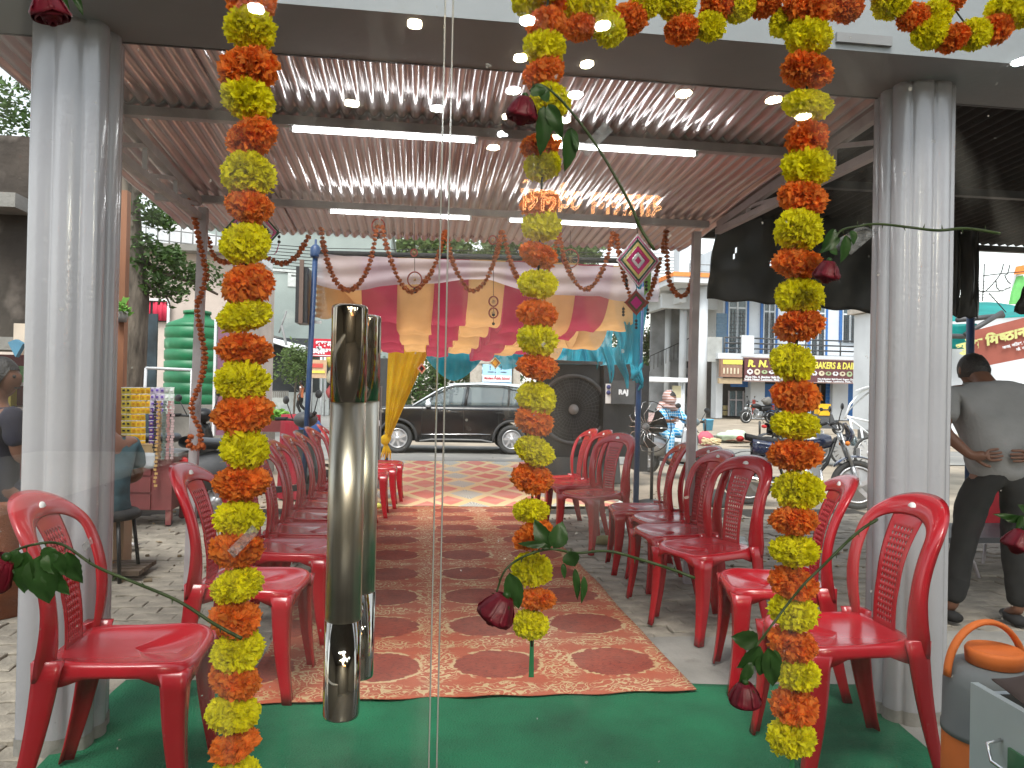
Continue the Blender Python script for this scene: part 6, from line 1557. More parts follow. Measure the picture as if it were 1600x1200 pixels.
MB().box(((a.x + c_.x) / 2, 37.44, c_.z + .3), (.6, .03, .12)).build('yellow_print', cmat('poster_yel', (.75, .60, .10)), s2)
for dx in (-.3, .3): MB().tube([V(((a.x + c_.x) / 2 + dx, 37.5, c_.z)), V(((a.x + c_.x) / 2 + dx, 37.5, -.2))], .03, 5).build('pole', M['grey'], s2)
a, c_ = PY(415, 612, 39.5), PY(514, 632, 39.5)
o = MB().box(((a.x + c_.x) / 2, 39.5, (a.z - .2) / 2), (c_.x - a.x, .2, a.z + .2)).build('low_wall', M['whitewash']); tag(o, 'low whitewashed roadside wall below the jewellers sign', 'wall')
# thatched hut with dark opening
hy = 41; a, c_ = PY(340, 520, hy), PY(484, 628, hy)
hu = thing('roadside_hut', 'dark open roadside hut with sagging flat roof and leaning poles', 'hut', ((a.x + c_.x) / 2, hy, 0))
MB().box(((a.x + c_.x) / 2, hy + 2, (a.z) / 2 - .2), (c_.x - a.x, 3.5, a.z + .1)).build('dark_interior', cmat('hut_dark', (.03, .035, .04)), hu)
MB().poly([PY(330, 519, hy - 1.2), PY(400, 523, hy - 1.2), PY(484, 545, hy - 1.2), PY(484, 550, hy - 1.2), PY(400, 531, hy - 1.2), PY(330, 527, hy - 1.2)], (0, 5, .3)).build('roof', cmat('hut_roof', (.09, .085, .08)), hu)
MB().poly([PY(415, 527, hy - 1.6), PY(478, 542, hy - 1.6), PY(476, 552, hy - 2.2), PY(413, 531, hy - 2.2)], (0, 0, .05)).build('white_awning', M['white'], hu)
for x0, y0, x1, y1, r_ in ((448, 486, 436, 520, .04), (440, 508, 456, 575, .07), (422, 565, 421, 625, .05), (445, 592, 470, 615, .03), (355, 560, 355, 625, .06)):
    MB().tube([PY(x0, y0, hy - 2), PY(x1, y1, hy - 2)], r_, 6).build('pole', M['grey'], hu)
for k in range(9):
    p = PY(424 + k * 3.2, 616, hy - 2.1); MB().box(p, (.08, .06, .34)).build('railing_block', M['concrete'], hu)
tree('bushy shrub under the jewellers sign', (PY(460, 600, 38.4).x, 38.4, -.2), [V((PY(460, 600, 38.4).x, 38.4, -.2)), PY(462, 600, 38.4), PY(464, 580, 38.4)], [], [(PY(452, 575, 38.4), .9), (PY(466, 582, 38.4), .8), (PY(462, 553, 38.4), .7), (PY(475, 560, 38.4), .6)], 1600, .10, M['leafpale'], 8, 'bush', .06)
# dark stall with goods and tyre, right of the sign
a, c_ = PY(512, 560, 39), PY(548, 632, 39)
o = thing('stall', 'dark stall with hanging goods partly behind the steel handle', 'stall', ((a.x + c_.x) / 2, 39.6, 0))
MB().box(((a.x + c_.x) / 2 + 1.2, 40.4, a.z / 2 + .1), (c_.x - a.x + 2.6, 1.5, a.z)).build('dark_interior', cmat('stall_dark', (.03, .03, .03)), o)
for k in range(7): MB().ball(PY(516 + (k % 3) * 5, 565 + k * 8, 38.9), (.2, .15, .3), 10, 6, jit=.6).build('hanging_goods', cmat('goods%d' % (k % 5), 0) if k % 3 == 0 else M['grey'], o)
# school gateway and banner
gy_ = 41; a, c_ = PY(742, 563, gy_), PY(812, 605, gy_)
sg = thing('gateway', 'pale stone gateway with pitched outline beyond the car', 'gateway', ((a.x + c_.x) / 2, gy_, 0))
M['palestone'] = mat('pale_stone', (.42, .38, .33), .85, var=.12)
for xa_, xb_ in ((738, 752), (802, 812)):
    p, q_ = PY(xa_, 575, gy_), PY(xb_, 620, gy_); MB().box(((p.x + q_.x) / 2, gy_ + .3, p.z / 2), (q_.x - p.x, .7, p.z + .3)).build('pillar', M['palestone'], sg)
p, q_ = PY(748, 562, gy_), PY(806, 568, gy_); MB().box(((p.x + q_.x) / 2, gy_ + .3, (p.z + q_.z) / 2), (q_.x - p.x, .8, .25)).build('crossbeam', M['palestone'], sg)
MB().poly([PY(735, 600, gy_), PY(735, 582, gy_), PY(750, 565, gy_), PY(753, 568, gy_), PY(740, 584, gy_), PY(740, 600, gy_)], (0, .5, 0)).build('raked_side', M['palestone'], sg)
MB().box(((PY(752, 590, gy_).x + PY(803, 590, gy_).x) / 2, gy_ + .6, .9), (2.1, .2, 2.2)).build('gate_leaf', M['palestone'], sg)
a, c_ = PY(754, 569, gy_ - .4), PY(799, 603, gy_ - .4); W_ = c_.x - a.x; H_ = a.z - c_.z
bn_ = thing('school_banner', 'light blue printed banner with red and black lines hung on the gateway', 'banner', ((a.x + c_.x) / 2, gy_ - .4, 0))
MB().box(((a.x + c_.x) / 2, gy_ - .4, (a.z + c_.z) / 2), (W_, .04, H_)).build('sheet', cmat('banner_blue', (.34, .58, .78)), bn_)
MB().box(((a.x + c_.x) / 2, gy_ - .425, (a.z + c_.z) / 2 - H_ * .17), (W_ * .98, .02, H_ * .30)).build('white_band', M['white'], bn_)
put_text('Modern Public School', H_ * .17, cmat('sign_red', 0), bn_, ((a.x + c_.x) / 2, gy_ - .445, c_.z + H_ * .29), (1, 0, 0), (0, 0, 1), sx=.80, bold=.008)
for k, (dx, ww) in enumerate(((-.22, .2), (.22, .2))): MB().box(((a.x + c_.x) / 2 + dx * W_, gy_ - .43, c_.z + H_ * .64), (ww * W_, .01, .04)).build('print_line', M['ink'], bn_)
for k in range(2): MB().box(((a.x + c_.x) / 2, gy_ - .43, c_.z + H_ * (.06 + .10 * k)), (W_ * .9, .01, .03)).build('print_line', cmat('blue_print', (.06, .2, .4)), bn_)
# trees and scrub behind
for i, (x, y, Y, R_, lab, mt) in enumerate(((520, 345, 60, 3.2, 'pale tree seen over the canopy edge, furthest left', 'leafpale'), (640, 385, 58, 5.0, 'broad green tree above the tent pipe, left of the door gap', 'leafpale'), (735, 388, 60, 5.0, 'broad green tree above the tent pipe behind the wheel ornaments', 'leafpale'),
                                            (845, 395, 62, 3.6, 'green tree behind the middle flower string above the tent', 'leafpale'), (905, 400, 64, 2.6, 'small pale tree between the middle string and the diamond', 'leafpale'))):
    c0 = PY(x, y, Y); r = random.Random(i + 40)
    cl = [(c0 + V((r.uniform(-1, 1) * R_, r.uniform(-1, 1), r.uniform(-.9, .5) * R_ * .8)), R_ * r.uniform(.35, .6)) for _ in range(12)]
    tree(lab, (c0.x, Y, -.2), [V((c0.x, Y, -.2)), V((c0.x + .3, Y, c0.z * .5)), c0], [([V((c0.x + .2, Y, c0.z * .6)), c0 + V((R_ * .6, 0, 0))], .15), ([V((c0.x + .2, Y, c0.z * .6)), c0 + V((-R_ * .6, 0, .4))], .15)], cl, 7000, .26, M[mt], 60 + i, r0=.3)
for i, (x, y, Y, R_, lab, dens) in enumerate(((655, 590, 44, 1.9, 'dark scrubby bush beyond the yellow curtain', 2600), (705, 560, 47, 2.3, 'dark leafy tree beyond the dark car roof', 3600), (590, 560, 47, 2.2, 'dark leafy tree just right of the steel handle', 2600), (765, 545, 50, 2.0, 'dark tree above the stone gateway', 2200),
                                              (1010, 520, 52, 2.6, 'green tree right of the blue tent post by the white columns', 4200), (1015, 572, 48, 1.7, 'low green bush under the tree by the white columns', 2400), (930, 560, 50, 3.0, 'dense tree behind the black cooler', 3800), (1090, 610, 60, 1.6, 'small tree deep behind the white columns', 1200))):
    c0 = PY(x, y, Y); r = random.Random(i + 90); cl = [(c0 + V((r.uniform(-1, 1) * R_, r.uniform(-.7, .7), r.uniform(-1, .7) * R_ * .8)), R_ * r.uniform(.35, .6)) for _ in range(9)]
    tree(lab, (c0.x, Y, -.2), [V((c0.x, Y, -.2)), V((c0.x + .1, Y, c0.z * .5)), c0], [([V((c0.x, Y, c0.z * .5)), c0 + V((R_ * .5, 0, 0))], .08)], cl, dens, .15, M['leafmat'], 100 + i, r0=.14)
# ================================================================ RIGHT : white columned building and bakery
M['whitewall'] = mat('white_wall', (.58, .61, .64), .75, var=.06, scale=1.2, spots=(.8, .66, (.46, .49, .52)))
M['orangetrim'] = mat('orange_trim', (.75, .24, .06), .6)
M['shutter'] = mat('blue_shutter', (.03, .14, .40), .5, var=.1)
wy = 37.0
wc = thing('columned_building', 'white building with tall round columns and orange edged overhanging roof', 'building', (PY(1060, 500, wy).x, wy, 0))
slab = [PY(1003, 468, 44), PY(1055, 430, wy), PY(1240, 430, wy), PY(1240, 430, wy) + V((0, 14, 0)), PY(1003, 468, 44) + V((0, 8, 0))]
zsl = PY(1060, 430, wy).z
P0 = PY(1053, 430, wy); P1 = PY(1250, 430, wy)
pts = [V((P0.x, wy, zsl)), V((P1.x, wy, zsl)), V((P1.x, wy + 14, zsl)), V((P0.x + .6, wy + 14, zsl))]
# slab runs back along its left side
L0 = PX(1003, 468, P0.x + .4) if False else V((P0.x + .3, wy + 13, zsl))
MB().poly([V((P0.x, wy, zsl - .35)), V((P1.x, wy, zsl - .35)), V((P1.x, wy + 15, zsl - .35)), V((P0.x + .2, wy + 15, zsl - .35))], (0, 0, .30)).build('roof_slab', M['whitewall'], wc)
MB().poly([V((P0.x - .05, wy - .05, zsl - .05)), V((P1.x, wy - .05, zsl - .05)), V((P1.x, wy + .1, zsl - .05)), V((P0.x + .1, wy + .1, zsl - .05))], (0, 0, .22)).build('orange_edge', M['orangetrim'], wc)
MB().box((P0.x + .05, wy + 7.6, zsl + .06), (.14, 15, .22)).build('orange_edge', M['orangetrim'], wc)
MB().box(((P0.x + P1.x) / 2 + .5, wy + 3.5, zsl - .9), (P1.x - P0.x, .35, .8)).build('beam', M['whitewall'], wc)
MB().box((P0.x + 1.3, wy + 8.2, zsl - .75), (.35, 12, .7)).build('beam', M['whitewall'], wc)
for (x, w, Y) in ((1096, 15, 38.0), (1066, 11.5, 41), (1042, 9, 45), (1035, 6, 48), (1026, 8, 51), (1047, 6, 52)):
    p = PY(x, 600, Y); r_ = (PY(x + w / 2, 600, Y) - PY(x - w / 2, 600, Y)).length / 2
    MB().lathe([(r_, -.2), (r_, zsl - .4)], (p.x, Y, 0), 20).build('column', M['whitewall'], wc)
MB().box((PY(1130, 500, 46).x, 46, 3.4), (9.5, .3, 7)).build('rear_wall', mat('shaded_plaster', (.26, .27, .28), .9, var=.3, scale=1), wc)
for k, (x0, y0, x1, y1) in enumerate(((1072, 540, 1088, 575), (1072, 585, 1090, 620), (1105, 480, 1120, 560))):
    a, c_ = PY(x0, y0, 45.7), PY(x1, y1, 45.7); MB().box(((a.x + c_.x) / 2, 45.8, (a.z + c_.z) / 2), (c_.x - a.x, .12, a.z - c_.z)).build('window', cmat('window_dark', (.05, .06, .08)), wc)
zz = PY(1070, 520, 40).z
b = MB()
for k in range(16): b.beam(V((P0.x + 1.2 + k * .25, 44.5, 2.6 + k * .12)), V((P0.x + 1.2 + k * .25, 44.5, 3.5 + k * .12)), .03)
b.beam(V((P0.x + 1.2, 44.5, 3.5)), V((P0.x + 5, 44.5, 5.3)), .05); b.build('stair_railing', M['black'], wc)
b = MB()
for z in (.5, .9, 1.3): b.tube([V((PY(1078, 400, 41).x, 41, zsl + z)), V((PY(1160, 400, 41).x, 41, zsl + z))], .03, 6)
for k in range(5): b.tube([V((PY(1078 + 16 * k, 400, 41).x, 41, zsl)), V((PY(1078 + 16 * k, 400, 41).x, 41, zsl + 1.35))], .03, 6)
b.build('roof_railing', M['grey'], wc)
a, c_ = PY(1062, 384, 43), PY(1078, 430, 43); MB().box(((a.x + c_.x) / 2, 43.5, (a.z + zsl) / 2), (c_.x - a.x, 1, a.z - zsl)).build('stair_tower', M['whitewall'], wc)
# bakery building
wy = 38.6; X = lambda x, Y=wy: PY(x, 560, Y).x; Z = lambda y, Y=wy, x=1220: PY(x, y, Y).z
bk = thing('bakery_building', 'white two storey shop building with blue shutters and balcony railing above the brown sign', 'building', (X(1230), wy, 0))
zf = Z(560); zg = -.04
MB().box(((X(1140) + X(1420)) / 2, wy + 4, (zf + 9.5) / 2), (X(1420) - X(1140), 6, 9.5 - zf)).build('upper_wall', M['whitewall'], bk)
for x0, x1 in ((1120, 1130), (1174, 1196), (1302, 1326), (1352, 1420)):
    MB().box(((X(x0) + X(x1)) / 2, wy + .35, zf / 2), (X(x1) - X(x0), .7, zf)).build('pier', M['whitewall'], bk)
MB().box(((X(1110) + X(1420)) / 2, wy - .1, zf), (X(1420) - X(1110), 1.9, .30)).build('balcony_slab', M['whitewall'], bk)
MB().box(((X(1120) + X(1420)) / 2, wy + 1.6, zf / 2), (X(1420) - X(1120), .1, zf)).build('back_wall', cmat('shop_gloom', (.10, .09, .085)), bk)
def shut(x0, x1, y0, y1, nm='shutter', mt=None, yy=.3):
    a, c_ = V((X(x0), 0, Z(y0))), V((X(x1), 0, Z(y1))); n = max(3, int((a.z - c_.z) / .18)); b = MB()
    for k in range(n): b.box(((a.x + c_.x) / 2, wy + yy + .02 * (k % 2), c_.z + (a.z - c_.z) * (k + .5) / n), (c_.x - a.x, .05, (a.z - c_.z) / n * .96))
    return b.build(nm, mt or M['shutter'], bk)
shut(1146, 1173, 597, 606); shut(1197, 1216, 600, 652); shut(1326, 1352, 582, 655); shut(1296, 1302, 597, 655); shut(1128, 1145, 490, 560, mt=cmat('grey_blue_shutter', (.12, .19, .26)), yy=.85)
put_text('CAKE', .28, cmat('shop_orange', (.65, .15, .05)), bk, (X(1206), wy + .24, Z(640)), (1, 0, 0), (0, 0, 1), bold=.01)
# glazed shop front
for k, (x0, y0, x1, y1, mt) in enumerate(((1149, 612, 1172, 652, 'window_dark'), (1218, 600, 1294, 652, 'window_dark'))):
    a, c_ = V((X(x0), 0, Z(y0))), V((X(x1), 0, Z(y1))); f_ = MB().box(((a.x + c_.x) / 2, wy + .8, (a.z + c_.z) / 2), (c_.x - a.x, .04, a.z - c_.z)).build('shop_window', M['carglass'], bk)
    b = MB(); n = 2 if k == 0 else 5
    for j in range(n + 1): b.box((a.x + (c_.x - a.x) * j / n, wy + .76, (a.z + c_.z) / 2), (.07, .06, a.z - c_.z))
    b.box(((a.x + c_.x) / 2, wy + .75, a.z - .5), (c_.x - a.x, .05, .06)); b.build('frame', M['steelpale'], f_)
for k in range(8):
    c3 = [(.5, .4, .2), (.6, .12, .1), (.3, .35, .5), (.6, .6, .55)][k % 4]
    MB().box((X(1150 + (k % 4) * 6), wy + 1.2, .25 + .3 * (k // 4)), (.25, .3, .24)).build('goods_box', cmat('bgoods%d' % (k % 4), c3), bk)
MB().box((X(1166), wy + 1.1, .75), (.8, .4, 1.3)).build('fridge', M['whitewash'], bk)
b = MB(); b.box((X(1179), wy - .02, Z(637)), (.16, .04, .8)); b.build('wall_poster', cmat('poster_red', 0), bk)
# upper windows with book-like grilles, blue trims
for (x0, x1, y0, y1) in ((1148, 1176, 466, 556), (1204, 1222, 470, 556), (1280, 1302, 470, 556), (1330, 1354, 470, 530)):
    a, c_ = V((X(x0), 0, Z(y0))), V((X(x1), 0, Z(y1)))
    f_ = MB().box(((a.x + c_.x) / 2, wy + .96, (a.z + c_.z) / 2), (c_.x - a.x, .06, a.z - c_.z)).build('window', M['carglass'], bk)
    b = MB()
    for j in range(3): b.box((a.x + (c_.x - a.x) * j / 2, wy + .92, (a.z + c_.z) / 2), (.08, .08, a.z - c_.z))
    b.box(((a.x + c_.x) / 2, wy + .91, a.z - .5), (c_.x - a.x, .07, .08)); b.build('frame', M['whitewall'], f_)
    b = MB()
    for j in range(12): b.box(((a.x + c_.x) / 2, wy + .90, c_.z + (a.z - .6 - c_.z) * j / 12), (c_.x - a.x, .03, .03))
    for j in range(1, 6): b.box((a.x + (c_.x - a.x) * j / 6, wy + .895, (a.z - .6 + c_.z) / 2), (.03, .03, a.z - .6 - c_.z))
    b.build('grille', M['darkgrey'], f_)
    for xx in (a.x - .09, c_.x + .09): MB().box((xx, wy + .95, (a.z + c_.z) / 2), (.14, .14, a.z - c_.z)).build('blue_trim', M['shutter'], f_)
# balcony railing and end pillars
for x0, x1 in ((1145, 1164), (1324, 1342)):
    MB().box(((X(x0) + X(x1)) / 2, wy - .95, (Z(528) + zf) / 2), (X(x1) - X(x0), .25, Z(528) - zf)).build('balcony_pillar', M['whitewall'], bk)
for x0, x1 in ((1164, 1324), (1120, 1145)):
    for y in (532, 540, 548, 556): MB().tube([V((X(x0), wy - .95, Z(y))), V((X(x1), wy - .95, Z(y)))], .045, 6).build('rail', M['darkgrey'], bk)
    n = 6 if x0 == 1164 else 1
    for k in range(n + 1): MB().tube([V((X(x0) + (X(x1) - X(x0)) * k / max(n, 1), wy - .95, zf)), V((X(x0) + (X(x1) - X(x0)) * k / max(n, 1), wy - .95, Z(531)))], .04, 6).build('rail_post', M['darkgrey'], bk)
MB().box((X(1100), wy - .6, Z(550)), (X(1120) - X(1080), .2, 1.3)).build('balcony_parapet', mat('weathered_parapet', (.38, .39, .38), .9, var=.15, scale=2), bk)
for k in range(6):
    MB().box((X(1343) + .18 * k + .2, wy - .6, Z(560) + .17 * k + .1), (.5 + .0 * k, 1.0, .17)).build('step', M['whitewall'], bk)
b = MB()
for k in range(7): b.beam(V((X(1341) + .19 * k, wy - 1.1, Z(558) + .19 * k)), V((X(1341) + .19 * k, wy - 1.1, Z(558) + .19 * k + 1.1)), .035)
b.beam(V((X(1341), wy - 1.1, Z(558) + 1.1)), V((X(1341) + 1.2, wy - 1.1, Z(558) + 2.3)), .06); b.build('stair_rail', M['black'], bk)
MB().lathe([(.2, 0), (.2, 9)], (X(1365), wy - .8, 0), 20).build('round_column', M['whitewall'], bk)
# brown name board
a, c_ = V((X(1149), 0, Z(562))), V((X(1327), 0, Z(597))); H_ = a.z - c_.z; W_ = c_.x - a.x
sgn = thing('shop_sign', 'long brown bakery sign board with yellow letters and a row of cake pictures', 'sign', (X(1238), wy - 1.15, 0))
MB().box(((a.x + c_.x) / 2, wy - 1.12, (a.z + c_.z) / 2), (W_, .10, H_)).build('panel', cmat('sign_brown', (.13, .045, .05)), sgn)
b = MB(); 
for z in (a.z, c_.z): b.box(((a.x + c_.x) / 2, wy - 1.13, z), (W_ + .1, .14, .05))
b.build('frame', cmat('sign_frame', (.3, .2, .18)), sgn)
M['signyel'] = mat('sign_yellow', (.78, .72, .12), .5)
me = put_text('R. N. BAKERS', H_ * .40, M['signyel'], sgn, (a.x + W_ * .26, wy - 1.19, a.z - H_ * .38), (1, 0, 0), (0, 0, 1), bold=.022, shear=.15, fit=W_ * .48)
put_text('BAKERS & DAIRY', H_ * .40, M['signyel'], sgn, (c_.x - W_ * .215, wy - 1.19, a.z - H_ * .38), (1, 0, 0), (0, 0, 1), bold=.014, shear=.12, fit=W_ * .39)
r = random.Random(2)
for k in range(16):
    cx_ = a.x + W_ * (.045 + k * .0607); b = MB(); rr = H_ * .135
    sc3 = (rr, rr * r.uniform(.6, 1)); b.add([(cx_ + sc3[0] * math.cos(q_ * pi / 6 + k), wy - 1.185, a.z - H_ * .60 + sc3[1] * math.sin(q_ * pi / 6 + k) * (1 if k % 3 else (1 if q_ % 2 else .75))) for q_ in range(12)], [tuple(range(12))])
    b.build('cake_picture', [M['white'], cmat('cake_cream', (.62, .55, .40)), cmat('cake_green', (.35, .45, .25))][k % 3], sgn, solid=.02)
    b = MB(); b.ball((cx_, wy - 1.2, a.z - H_ * .58), (rr * .45, .01, rr * .35), 8, 4); b.build('cake_topping', cmat('cake_brown', (.12, .04, .03)), sgn)
put_text('Shop No. 4, Jhankar Sahi Road,', H_ * .125, M['white'], sgn, (a.x + W_ * .17, wy - 1.19, c_.z + H_ * .14), (1, 0, 0), (0, 0, 1), bold=.008, fit=W_ * .33)
put_text('Indira Nagar, Lucknow, Mob.: 9415', H_ * .125, M['white'], sgn, (a.x + W_ * .18, wy - 1.19, c_.z + H_ * .03), (1, 0, 0), (0, 0, 1), bold=.008, fit=W_ * .36)
put_text('No.4 Jhankar Sahi Road, Sugam Chauraha', H_ * .10, M['white'], sgn, (c_.x - W_ * .20, wy - 1.19, c_.z + H_ * .13), (1, 0, 0), (0, 0, 1), bold=.006, fit=W_ * .36)
put_text('Indira Nagar, Lucknow, Mob.: 94155', H_ * .10, M['white'], sgn, (c_.x - W_ * .20, wy - 1.19, c_.z + H_ * .03), (1, 0, 0), (0, 0, 1), bold=.006, fit=W_ * .36)
a, c_ = V((X(1110), 0, Z(565))), V((X(1142), 0, Z(592)))
s3 = thing('shop_sign', 'smaller brown and cream sign board with yellow heading left of the bakery sign', 'sign', (X(1126), wy - 1.3, 0))
MB().box(((a.x + c_.x) / 2, wy - 1.3, (a.z + c_.z) / 2), (c_.x - a.x, .3, a.z - c_.z)).build('panel', cmat('sign_tan', (.28, .16, .11)), s3)
MB().box(((a.x + c_.x) / 2 + .05, wy - 1.46, a.z - .16), (c_.x - a.x - .1, .02, .22)).build('yellow_heading', M['signyel'], s3)
for k in range(5): MB().box((a.x + .15 + k * .19, wy - 1.47, c_.z + .32), (.08, .02, .3)).build('picture', cmat('cake_cream', 0), s3)
MB().box(((a.x + c_.x) / 2, wy - 1.25, c_.z - .2), (c_.x - a.x + .1, .2, .28)).build('lower_strip', cmat('tan_board', (.42, .32, .2)), s3)
# yellow lunch crate on a pole-side bike, people near
o = thing('delivery_box', 'yellow delivery box behind the near motorcycle', 'box', PY(1285, 642, 25)); p = PY(1285, 640, 25)
MB().box(p, (.45, .3, .40)).build('case', cmat('box_yellow', (.78, .42, .01)), o); MB().box(p + V((0, -.16, 0)), (.25, .02, .04)).build('print', M['ink'], o)
ob = thing('scooter', 'far scooter carrying the yellow delivery box', 'scooter', (p.x, 25, -.04))
MB().box((p.x - .1, 25, .42), (1.2, .3, .5), taper=.7).build('body', M['darkgrey'], ob)
for dx in (-.6, .6): wheel('wheel', ob, V((dx, 0, .22)), .22, .1, -1, 4, .62)
J = standing(); person('far person in pale blue shirt behind the right flower string', V((PY(1262, 650, 27).x, 27, -.3)), rad(60), J, dict(shirt=cmat('pale_blue_shirt', (.35, .50, .68)), trousers=M['navy']))

# ---------------------------------------------------------------- cycle rickshaw
rk = V((PY(1350, 700, 14.5).x, 14.5, gz(14.5)))
t = thing('cycle_rickshaw', 'white framed cycle rickshaw with clear folded hood at the right column edge', 'rickshaw', rk)
q = lambda x, y, Y=14.5: PY(x, y, Y)
for P in ([q(1322, 650), q(1345, 668), q(1372, 690)], [q(1328, 655), q(1336, 700), q(1352, 708)], [q(1345, 668), q(1352, 708)], [q(1322, 650), q(1372, 662)], [q(1352, 708), q(1375, 702)]):
    MB().tube(P, .022, 8).build('frame_tube', M['white'], t)
b = MB(); b.grid(lambda u, v: q(1320 + 46 * u ** .8, 653 - 46 * u ** .55, 14.5 + .9 * v) + V((0, 0, .02 * math.sin(v * 20))), 12, 8); b.build('hood', mat('clear_hood', (.62, .66, .68), .2, alpha=.65), t, solid=.006)
MB().tube([q(1320, 654), q(1328, 632), q(1345, 612), q(1372, 603)], .022, 8).build('hood_hoop', M['white'], t)
b = MB(); b.grid(lambda u, v: q(1336 + 40 * u, 610 - 8 * math.sin(u * 2), 14.4 + 1 * v), 10, 4); b.build('canopy_top', M['white'], t, solid=.02)
wheel('wheel', t, V((.05, -.1, .34)), .34, .05, -1, 14, .9)
wheel('wheel', t, V((.05, .8, .34)), .34, .05, -1, 14, .9)
MB().box(q(1372, 680, 14.9), (.5, .7, .2)).build('seat', M['grey'], t)

# ---------------------------------------------------------------- e-rickshaw
ry = 17.2; q = lambda x, y, Y=ry: PY(x, y, Y)
t = thing('electric_rickshaw', 'white battery rickshaw with flat roof behind the pedestal fan', 'rickshaw', V((q(1040, 700).x, ry, -.18)))
a, c_ = q(988, 588), q(1072, 598)
b = MB(); b.grid(lambda u, v: V((a.x + (c_.x - a.x) * u, ry - .2 + 1.5 * v, (a.z + c_.z) / 2 + .07 * (1 - (2 * u - 1) ** 4) * (1 - (2 * v - 1) ** 4))), 14, 8); b.build('roof', M['white'], t, solid=.05)
MB().box(((a.x + c_.x) / 2, ry - .2, c_.z + .06), (c_.x - a.x, .05, .10)).build('roof_rim', M['white'], t)
for x in (1068, 1064, 994): MB().tube([q(x, 598), q(x - 1, 705)], .03, 8).build('pillar', M['white'], t)
MB().box(q(1057, 640), (.26, .1, .95)).build('side_panel', M['white'], t)
MB().box(q(1057, 612, ry - .03), (.20, .06, .28)).build('yellow_flap', cmat('cream_flap', (.62, .55, .35)), t)
MB().box(q(1058, 690), (.22, .8, .5)).build('rear_body', M['white'], t)
MB().box(q(1020, 676), (1.1, .9, .35)).build('chassis', M['white'], t)
MB().box(q(1025, 655, ry + .4), (.9, .4, .3)).build('seat', M['pinkstripe'], t)
z_ = -.18 + .25
for x in (1072, 1000): wheel('wheel', t, V((q(x, 700).x - q(1040, 700).x, .1, .24)), .24, .09, -1, 6, .65)
MB().lathe([(.20, -.05), (.20, .05)], q(1071, 645, ry + .1), 20, Matrix.Rotation(pi / 2, 3, 'X')).build('spare_wheel', M['rubber'], t)
motorbike((q(1085, 700).x - .35, 18.6, -.2), rad(170), 'motorcycle half hidden behind the right canopy post and the white rickshaw', body=M['black'])

# plaza bits
def blob(name, label, cat, p, r, mt, jit=.6): o = MB().ball(p, r, 16, 10, jit=jit).build(name, mt); tag(o, label, cat)
blob('plastic_bag', 'crumpled pale green plastic bag on the plaza near the kerb', 'bag', PH(1146, 681, .02), (.42, .25, .16), cmat('pale_green_bag', (.50, .62, .48)))
blob('rubbish_heap', 'small brown rubbish heap beside the pale green bag', 'rubbish', PH(1165, 688, -.02), (.5, .2, .05), cmat('brown_litter', (.22, .13, .09)))
blob('bucket_pile', 'red printed bag by the right canopy post', 'bag', PH(1102, 686, -.02), (.26, .2, .22), cmat('red_print_bag', (.50, .10, .14)), .2)
b = MB(); b.lathe([(.16, 0), (.20, .36), (.21, .36), (.21, .40)], PH(1106, 672, -.02), 18); tag(b.build('bucket', cmat('light_blue_plastic', (.12, .42, .68))), 'light blue plastic bucket beside the right canopy post', 'bucket')
b = MB(); r = random.Random(3)
for k in range(90):
    p = PH(1100 + r.uniform(-2, 24), 692 + r.uniform(-4, 4), -.03); b.box(p + V((0, 0, r.uniform(0, .09))), (.12, .05, .02), Matrix.Rotation(r.uniform(0, 6), 3, 'Z') @ Matrix.Rotation(r.uniform(-.6, .6), 3, 'X'))
o = b.build('straw_litter', cmat('straw', (.58, .46, .26))); tag(o, 'scattered pale straw litter at the kerb', 'litter', kind='stuff')
for x, y0, y1, lab in ((1102, 655, 679, 'short iron stake standing by the blue bucket'), (1187, 658, 680, 'short iron stake standing left of the right flower string')):
    p = PY(x, y1, 24); p1 = PY(x, y0, 24); o = MB().tube([V((p.x, 24, -.05)), p1], .035, 6).build('iron_stake', M['black']); tag(o, lab, 'stake')
# litter between chairs and tent
r = random.Random(8); b = MB()
for k in range(420):
    y = 5.2 + 5.5 * r.random() ** 1.2; x = r.choice((r.uniform(2.0, 3.4), r.uniform(1.3, 3.8), r.uniform(-3.2, -1.2))); s_ = r.uniform(.012, .05)
    b.box((x, y, gz(y) + .008), (s_, s_ * r.uniform(.3, .9), r.uniform(.003, .02)), Matrix.Rotation(r.uniform(0, 6), 3, 'Z') @ Matrix.Rotation(r.uniform(-.4, .4), 3, 'X'))
tag(b.build('ground_litter', mat('dry_leaf_litter', (.20, .15, .09), .9, island=.7)), 'dry leaves and scraps scattered on the ground', 'litter', kind='stuff')
for x, y, lab, mt in ((590, 797, 'small yellow fruit on the carpet near the left chairs', 'fruit'),):
    p = GP(x, y); o = MB().ball(p + V((0, 0, .045)), (.045, .035, .035), 12, 8).build('lime', cmat('lime_peel', (.62, .60, .12))); tag(o, lab, 'fruit')
o = MB().ball(GP(942, 852) + V((0, 0, .04)), (.10, .04, .04), 12, 8, jit=.3).build('banana', cmat('green_husk', (.25, .22, .08))); tag(o, 'greenish husk lying behind the right chairs', 'husk')
p = GP(1142, 860); o = MB().ball(p + V((0, 0, .05)), (.13, .10, .06), 16, 10, jit=.9).build('plastic_cup', mat('clear_plastic', (.6, .65, .66), .1, alpha=.45)); tag(o, 'crumpled clear plastic bag on the pavers behind the third chair', 'bag')
for k, (x, y, lab) in enumerate(((975, 800, 'crumpled white paper lying beside the fan foot'), (960, 830, 'white food scraps behind the right chairs'), (172, 862, 'pale rubbish heaped under the seated man'))):
    p = GP(x, y); o = MB().ball(p + V((0, 0, .04)), (.12, .09, .05), 12, 8, jit=1.2).build('paper_scrap', M['sticker']); tag(o, lab, 'rubbish')
